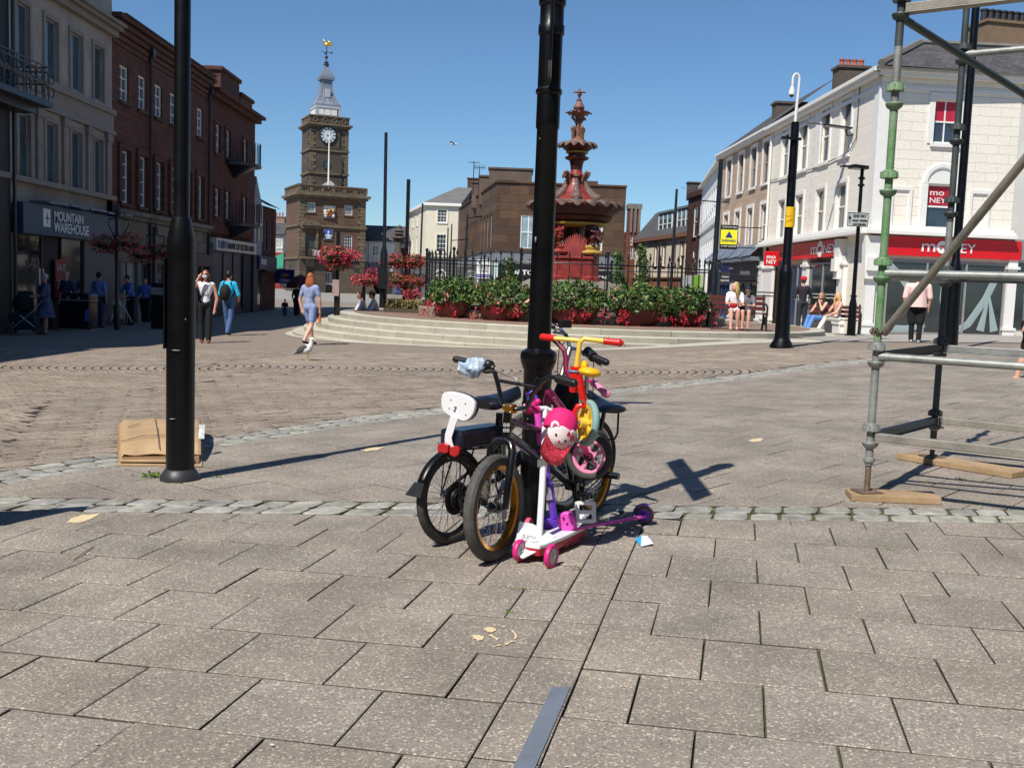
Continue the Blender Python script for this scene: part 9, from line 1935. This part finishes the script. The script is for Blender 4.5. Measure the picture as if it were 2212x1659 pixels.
mb=MB();mb.ell(V(.1,0,.8),(.26,.26,.26),14,10);build(mb,'hood',dk_,PR);mb=MB();mb.beam(V(-.1,0,.5),V(.45,0,.42),.4,.2);build(mb,'seat',dk_,PR,smooth=0,bevel=.03);mb=MB();mb.beam(V(-.1,0,.22),V(.3,0,.2),.36,.16);build(mb,'basket',dk_,PR,smooth=0)
for sg in(1,-1):
 mb=MB();mb.tube([V(-.42,sg*.22,.98),V(-.05,sg*.22,.55),V(.42,sg*.22,.12)],.014,6);mb.tube([V(-.25,sg*.22,.1),V(.2,sg*.22,.5)],.014,6);build(mb,'frame',steel,PR)
 for x,r in((-.25,.13),(.42,.09)):mb=MB();mb.torus(V(x,sg*.25,r),s,r-.02,.022,20,8);mb.tube([V(x,sg*.23,r),V(x,sg*.27,r)],r*.5,10);build(mb,'wheel',rubber,PR)
mb=MB();mb.tube([V(-.42,.22,.98),V(-.42,-.22,.98)],.018,8);build(mb,'handle',bkpl,PR)
T,D=person('grey haired man in dark clothes standing behind the litter bin',PS(144,-13.1),1.72,-100,'2a3250','15161c',hair='9c9a96',vox=.024,group=SH)
T,D=person('person in blue shirt with a black sling bag seen from behind, right of the bin',PS(214,-12.7),1.72,70,'6f8cc4','27345a',hair='14110f',bw=1.12,vox=.022,group=SH);bag_strap(T,D,'0e0e12');mb=MB();mb.ell(D['q'](.02,-.19,.88),(.06,.1,.09),10,8);build(mb,'sling_bag',cm('0e0e12'),T)
T,D=person('stooping man in blue polo shirt behind a wheeled walker with pale bag',PS(283,-12.6),1.68,-130,'5b78b8','14161c',hair='0f0d0c',bw=1.1,lean=.05,headdown=1,arms=(((.08,.04,-.15),(.14,.0,-.26)),)*2,vox=.022,group=SH);bag_strap(T,D,'12141c')
p_=D['q'](.42,0,0);f,s=D['f'],D['s'];WK=thing('wheeled_walker','wheeled walking frame with a pale green bag on it','walker',tuple(p_));V=lambda x,y,z:p_+f*x+s*y+Vector((0,0,z));mb=MB()
for sg in(1,-1):mb.tube([V(-.25,sg*.24,.86),V(-.1,sg*.24,.84),V(.15,sg*.26,.12)],.015,6);mb.tube([V(-.05,sg*.24,.6),V(-.3,sg*.26,.12)],.015,6)
mb.tube([V(0,.24,.55),V(0,-.24,.55)],.015,6);build(mb,'frame',steel,WK)
for sg in(1,-1):
 for x in(.15,-.3):mb=MB();mb.torus(V(x,sg*.26,.1),s,.08,.02,18,8);build(mb,'wheel',rubber,WK)
mb=MB();mb.ell(V(.08,0,.66),(.17,.17,.2),12,8);build(mb,'pale_bag',cm('b9c9ab'),WK)
T,D=person('stout person in blue T shirt and black trousers next to the information stand',PS(314,-12.5),1.6,-95,'4f6cb4','101116','b8b4ae','2c2420',bw=1.25,vox=.022,group=SH)
T,D=person('person in blue half hidden by the thick front pole',PS(354,-12.4),1.66,-60,'3f5c9c','101116',vox=.026,group=SH)
zs_=.335
for lab,x,y,Y,top,hr,hat,fc_ in(('man with dark hair and sunglasses sitting behind the left end of the steps',788,682,31.5,'d8d4d6','2a1c16',None,200),('man in dark cap and striped white shirt sitting behind the left end of the steps',814,682,31.2,'d3d8de','1c1c22','23262e',200)):
 p=at(x,y,Y);person(lab,(p.x,Y,p.z-.46),1.72,fc_,top,'2c2c32',hair=hr,sit=.4,hat=hat,headdown=.6,lean=.06,arms=(((.08,.03,-.15),(.2,-.02,-.16)),)*2,vox=.022,group='men seated behind the steps',legs=((.05,0),(.05,0)))
p=at(855,650,58);person('man in blue sitting sideways on the far stone steps by the flower stand',(p.x,58,p.z),1.7,10,'3c5a96','2b3c66',hair='4a3a30',sit=.42,lean=.05,arms=(((.1,.02,-.14),(.22,0,-.12)),)*2,vox=.03,legs=((.08,0),(.08,0)))
mb=MB();mb.box((p.x-.1,58,p.z+.17),(1.3,.9,.36));mb.box((p.x+.6,58,p.z+.05),(2.6,1.4,.16));build(mb,'stone_step',mat('far_step',srgb('8a877f'),.9,.2,2),origin=(p.x,58,p.z),smooth=0,label='low stone steps under the seated man in blue',cat='steps')
p=at(1190,703,26.0);T,D=person('person in yellow T shirt and pale shorts crouching on the kerb behind the post',(p.x-.12,25.9,.335),1.62,188,('d8bc3c','yel'),'a89c8a','6a5a4c','5a2c1c',sk=skin2,sit=.44,bleg=.3,lean=.1,headdown=1,arms=(((.1,.03,-.14),(.2,-.03,-.2)),)*2,sleeve=.35,vox=.016,legs=((-.04,0),(-.06,0)))
bwood=mat('bench_slat',srgb('5e2a26'),.5,.25,4,bump=.002,coat=.2)
def bench(c,an,L_,label):
 T=thing('bench',label,'bench',tuple(c),'cast iron benches before the right-hand shops');e=Vector((math.cos(an),math.sin(an),0));b=Vector((-e.y,e.x,0))
 V=lambda u,d,z:Vector(c)+e*u+b*d+Vector((0,0,z))
 for i in range(4):mb=MB();mb.beam(V(-L_/2,-.2+i*.12,.44),V(L_/2,-.2+i*.12,.44),.09,.03);build(mb,'seat_slat',bwood,T,smooth=0)
 for i in range(3):mb=MB();mb.beam(V(-L_/2,.24+i*.035,.56+i*.13),V(L_/2,.24+i*.035,.56+i*.13),.03,.1);build(mb,'back_slat',bwood,T,smooth=0)
 for sg in(-1,1):
  u=sg*(L_/2-.04);mb=MB();mb.tube([V(u,-.3,0),V(u,-.22,.25),V(u,-.28,.42),V(u,.2,.42),V(u,.26,.5),V(u,.36,.92)],.028,6);mb.tube([V(u,.36,0),V(u,.22,.25),V(u,.22,.42)],.028,6);mb.tube([V(u,-.28,.42),V(u,-.3,.62),V(u,-.1,.68),V(u,.28,.64)],.026,6)
  mb.torus(V(u,-.02,.26),e,.1,.016,16,6);mb.tube([V(u,-.2,.1),V(u,.2,.36)],.014,5);mb.tube([V(u,-.2,.36),V(u,.25,.1)],.014,5);build(mb,'bench_end',black_iron,T)
 return V,e,b
pb1=at(1592,716,26.3);V,e,b=bench((pb1.x,26.3,.335),math.radians(-4),1.45,'cast iron bench with red slats holding the blonde woman and the boy')
T,D=person('blonde woman in white T shirt and shorts on the left bench',V(-.12,-.12,0),1.62,-100,('e6e4e6','whitetee'),('dedce0','whiteshort'),'c98f78','b89a60',sk=skin2,sit=.47,bleg=.28,hairlen=.22,female=True,headdown=.8,headyaw=-50,lean=.03,sleeve=.35,arms=(((.08,.02,-.15),(.18,-.05,-.14)),)*2,vox=.016,legs=((-.04,0),(.06,0)))
hb=V(-.12,-.12,0)+Vector((-.1,-.36,.62));mb=MB();mb.ell(hb,(.1,.07,.07),12,8);build(mb,'red_bag',cm('a8141c'),origin=hb,label='small red bag on the lap of the blonde woman',cat='bag')
T,D=person('boy in grey T shirt and dark cap beside the blonde woman',V(.22,-.12,0),1.4,-110,('6c6a70','greytee'),'55565c','2a2a2e','8a6a48',sk=skin2,sit=.46,bleg=.3,hat='1d2238',headdown=1,lean=.05,sleeve=.35,arms=(((.08,.02,-.15),(.2,-.05,-.14)),)*2,vox=.016)
pb2=G(1812,724);V,e,b=bench((pb2.x-.05,pb2.y+.3,pb2.z),math.radians(-14),1.5,'cast iron bench by the slim lamp post with two women on it')
T,D=person('woman in sunglasses, brown top and blue jeans eating on the right bench',V(-.42,-.12,0),1.66,-150,('4a322e','browntop'),('5d8cc8','ltjean'),'a8806a','7a6248',sk=skin2,sit=.47,hairlen=.1,female=True,sleeve=0,arms=(((.12,.02,-.12),(.1,-.06,.02)),((.1,.03,-.15),(.2,-.05,-.16))),vox=.016,legs=((.16,0),(.12,0)))
H=D['H'];mb=MB()
for sg in(1,-1):mb.ell(D['hc']+D['hf']*.05*H+D['hs']*sg*.019*H+Vector((0,0,.008*H)),(.01,.026,.018),10,6,R=Matrix((D['hf'],D['hs'],D['hf'].cross(D['hs']))).transposed())
build(mb,'sunglasses',MATS['lens_black'],T)
T,D=person('woman with long blonde hair in white trousers on the right bench',V(.05,-.12,0),1.68,-165,('c99a80','nudetop'),('e4dfd2','cream_trs'),'6a4a3c','d0ae6c',sk=skin2,sit=.47,hairlen=.25,female=True,sleeve=0,arms=(((.1,.02,-.15),(.22,-.03,-.2)),)*2,vox=.016,legs=((.18,-.03),(.02,.02)),headyaw=20)
T,D=person('man in red cap and dark shirt standing with his back to us behind the bench',V(-.95,.75,0),1.72,95,('29232c','darksh'),'2c2f38',hair='4a3628',hat='d0182a',arms=(((.0,.06,-.16),(.1,.0,-.2)),((.02,.06,-.16),(.08,.02,.0))),vox=.018)
T,D=person('stout woman in pale pink blouse and black trousers walking behind the scaffold',G(1975,740),1.64,75,('ecc9c4','pinkb'),'131419','d8d8da','5a4636',sk=skin2,bw=1.3,legs=((.02,.03),(-.02,-.05)),sleeve=.45,vox=.018,female=True,skirt=(.5,.8,.1,.135,('ecc9c4','pinkb')),headdown=.5)
T,D=person('person in grey T shirt, black shorts and white trainers cut off by the right edge',at(2216,826,15.2)+Vector((0,0,.0)),1.66,175,('7d8496','greyt2'),'16171c','e6e8ee','3a2a20',sk=skin2,bleg=.42,bw=1.15,legs=((.05,.1),(-.04,-.1)),vox=.016,arms=(((.06,.04,-.15),(.1,.02,-.28)),((-.04,.05,-.16),(-.06,.04,-.3))),sleeve=.35)
def gull(p,an,label):
 T=thing('gull',label,'gull',tuple(p));f=Vector((math.cos(an),math.sin(an),0));s=Vector((-f.y,f.x,0));V=lambda x,y,z:Vector(p)+f*x+s*y+Vector((0,0,z));mb=MB()
 mb.ell(V(0,0,.2),(.125,.075,.085),16,12,R=Matrix.Rotation(an,3,'Z')@Matrix.Rotation(-.45,3,'Y'));mb.tube([V(-.1,0,.15),V(-.2,0,.1)],[.05,.02],10);mb.tube([V(.08,0,.25),V(.1,0,.31),V(.1,0,.37)],[.055,.038,.034],12);mb.ell(V(.11,0,.385),(.044,.033,.036),12,10)
 voxel(mb,'body',[mat('gull_white',srgb('e2e2e0'),.7,.05,20)],T,.007,None,3)if False else voxel(mb,'body',mat('gull_white',srgb('e2e2e0'),.7,.05,20),T,.007)
 for sg in(1,-1):mb=MB();mb.ell(V(-.06,sg*.062,.2),(.13,.018,.055),12,8,R=Matrix.Rotation(an,3,'Z')@Matrix.Rotation(-.5,3,'Y'));mb.tube([V(-.12,sg*.05,.15),V(-.26,sg*.02,.1)],[.03,.006],8);build(mb,'wing',mat('gull_slate',srgb('45474c'),.7,.15,20),T)
 mb=MB();mb.tube([V(.145,0,.383),V(.19,0,.375),V(.2,0,.366)],[.011,.008,.003],8);build(mb,'bill',mat('bill_yellow',srgb('d8b848'),.5),T);mb=MB()
 for sg in(1,-1):mb.ell(V(.13,sg*.028,.39),(.005,)*3,6,5)
 build(mb,'eyes',MATS['eye_dark'],T)
 for sg in(1,-1):
  mb=MB();mb.tube([V(.0,sg*.035,.15),V(.01,sg*.035,.075),V(.0,sg*.035,.006)],[.012,.006,.005],6)
  for k in(-.5,0,.5):mb.tube([V(0,sg*.035,.006),V(.05*math.cos(k),sg*.035+.05*math.sin(k),.004)],.004,4)
  build(mb,'leg',mat('gull_leg',srgb('c9b46a'),.6),T)
gull(G(662,779),math.radians(-25),'white gull with slate wings standing on the road pavers')
p=at(981,312,60);T=thing('gull','tiny gull flying against the blue sky right of the clock tower','gull',tuple(p));mb=MB();mb.ell(p,(.2,.06,.05),10,6);build(mb,'body',MATS['gull_white'],T)
for sg in(-1,1):mb=MB();mb.prism([p+Vector((.08,0,.02)),p+Vector((-.06,0,.02)),p+Vector((-.15+sg*.05,sg*.25,.14)),p+Vector((-.2+sg*.02,sg*.5,.04))],(0,0,1),.01);build(mb,'wing',MATS['gull_slate'],T,smooth=0)
oth=blockmat('opposite_stone',(1,0),srgb('6b5a4d'),srgb('5e4f44'),srgb('43382f'),.6,.3,stain=.4)
def plain_house(p0,p1,n,hgt,dep,label,nw):  # unseen buildings round the viewer, added to cut sky light in the shade
 F=Fac(p0,p1);F.n=Vector(n);c=F.p(F.len/2,0);T=thing('building',label,'building',(c.x,c.y,gz(c.x,c.y)-.1));hs_=[((i+.5)*F.len/nw-.5,(i+.5)*F.len/nw+.5,z,z+1.7)for i in range(nw)for z in(4.2,7.4)]
 m=MB();F.wall(m,0,F.len,-1,hgt,hs_);F.box(m,.01,F.len-.01,-1,hgt-.01,-dep,-.2);build(m,'wall',oth,T,smooth=0)
 for r in hs_:window(F,r,T,glass_d,white_p,nx=2,ny=2)
 m=MB();F.box(m,.4,F.len-.4,-.4,2.7,.01,.05);build(m,'shop_window',shopglass,T,smooth=0);m=MB();F.box(m,0,F.len,2.75,3.5,.01,.25);build(m,'fascia',darkst,T,smooth=0)
plain_house((11,-14),(11,9),(-1,0,0),12,8,'tall brown building on the right, out of the picture beyond the scaffold',7)
plain_house((-16,-17),(12,-17),(0,1,0),12,8,'tall brown building behind the viewer',8)
plain_house((-13.5,-18),(-13.5,13.5),(1,0,0),11,8,'brown building on the left before the dark frontage',9)
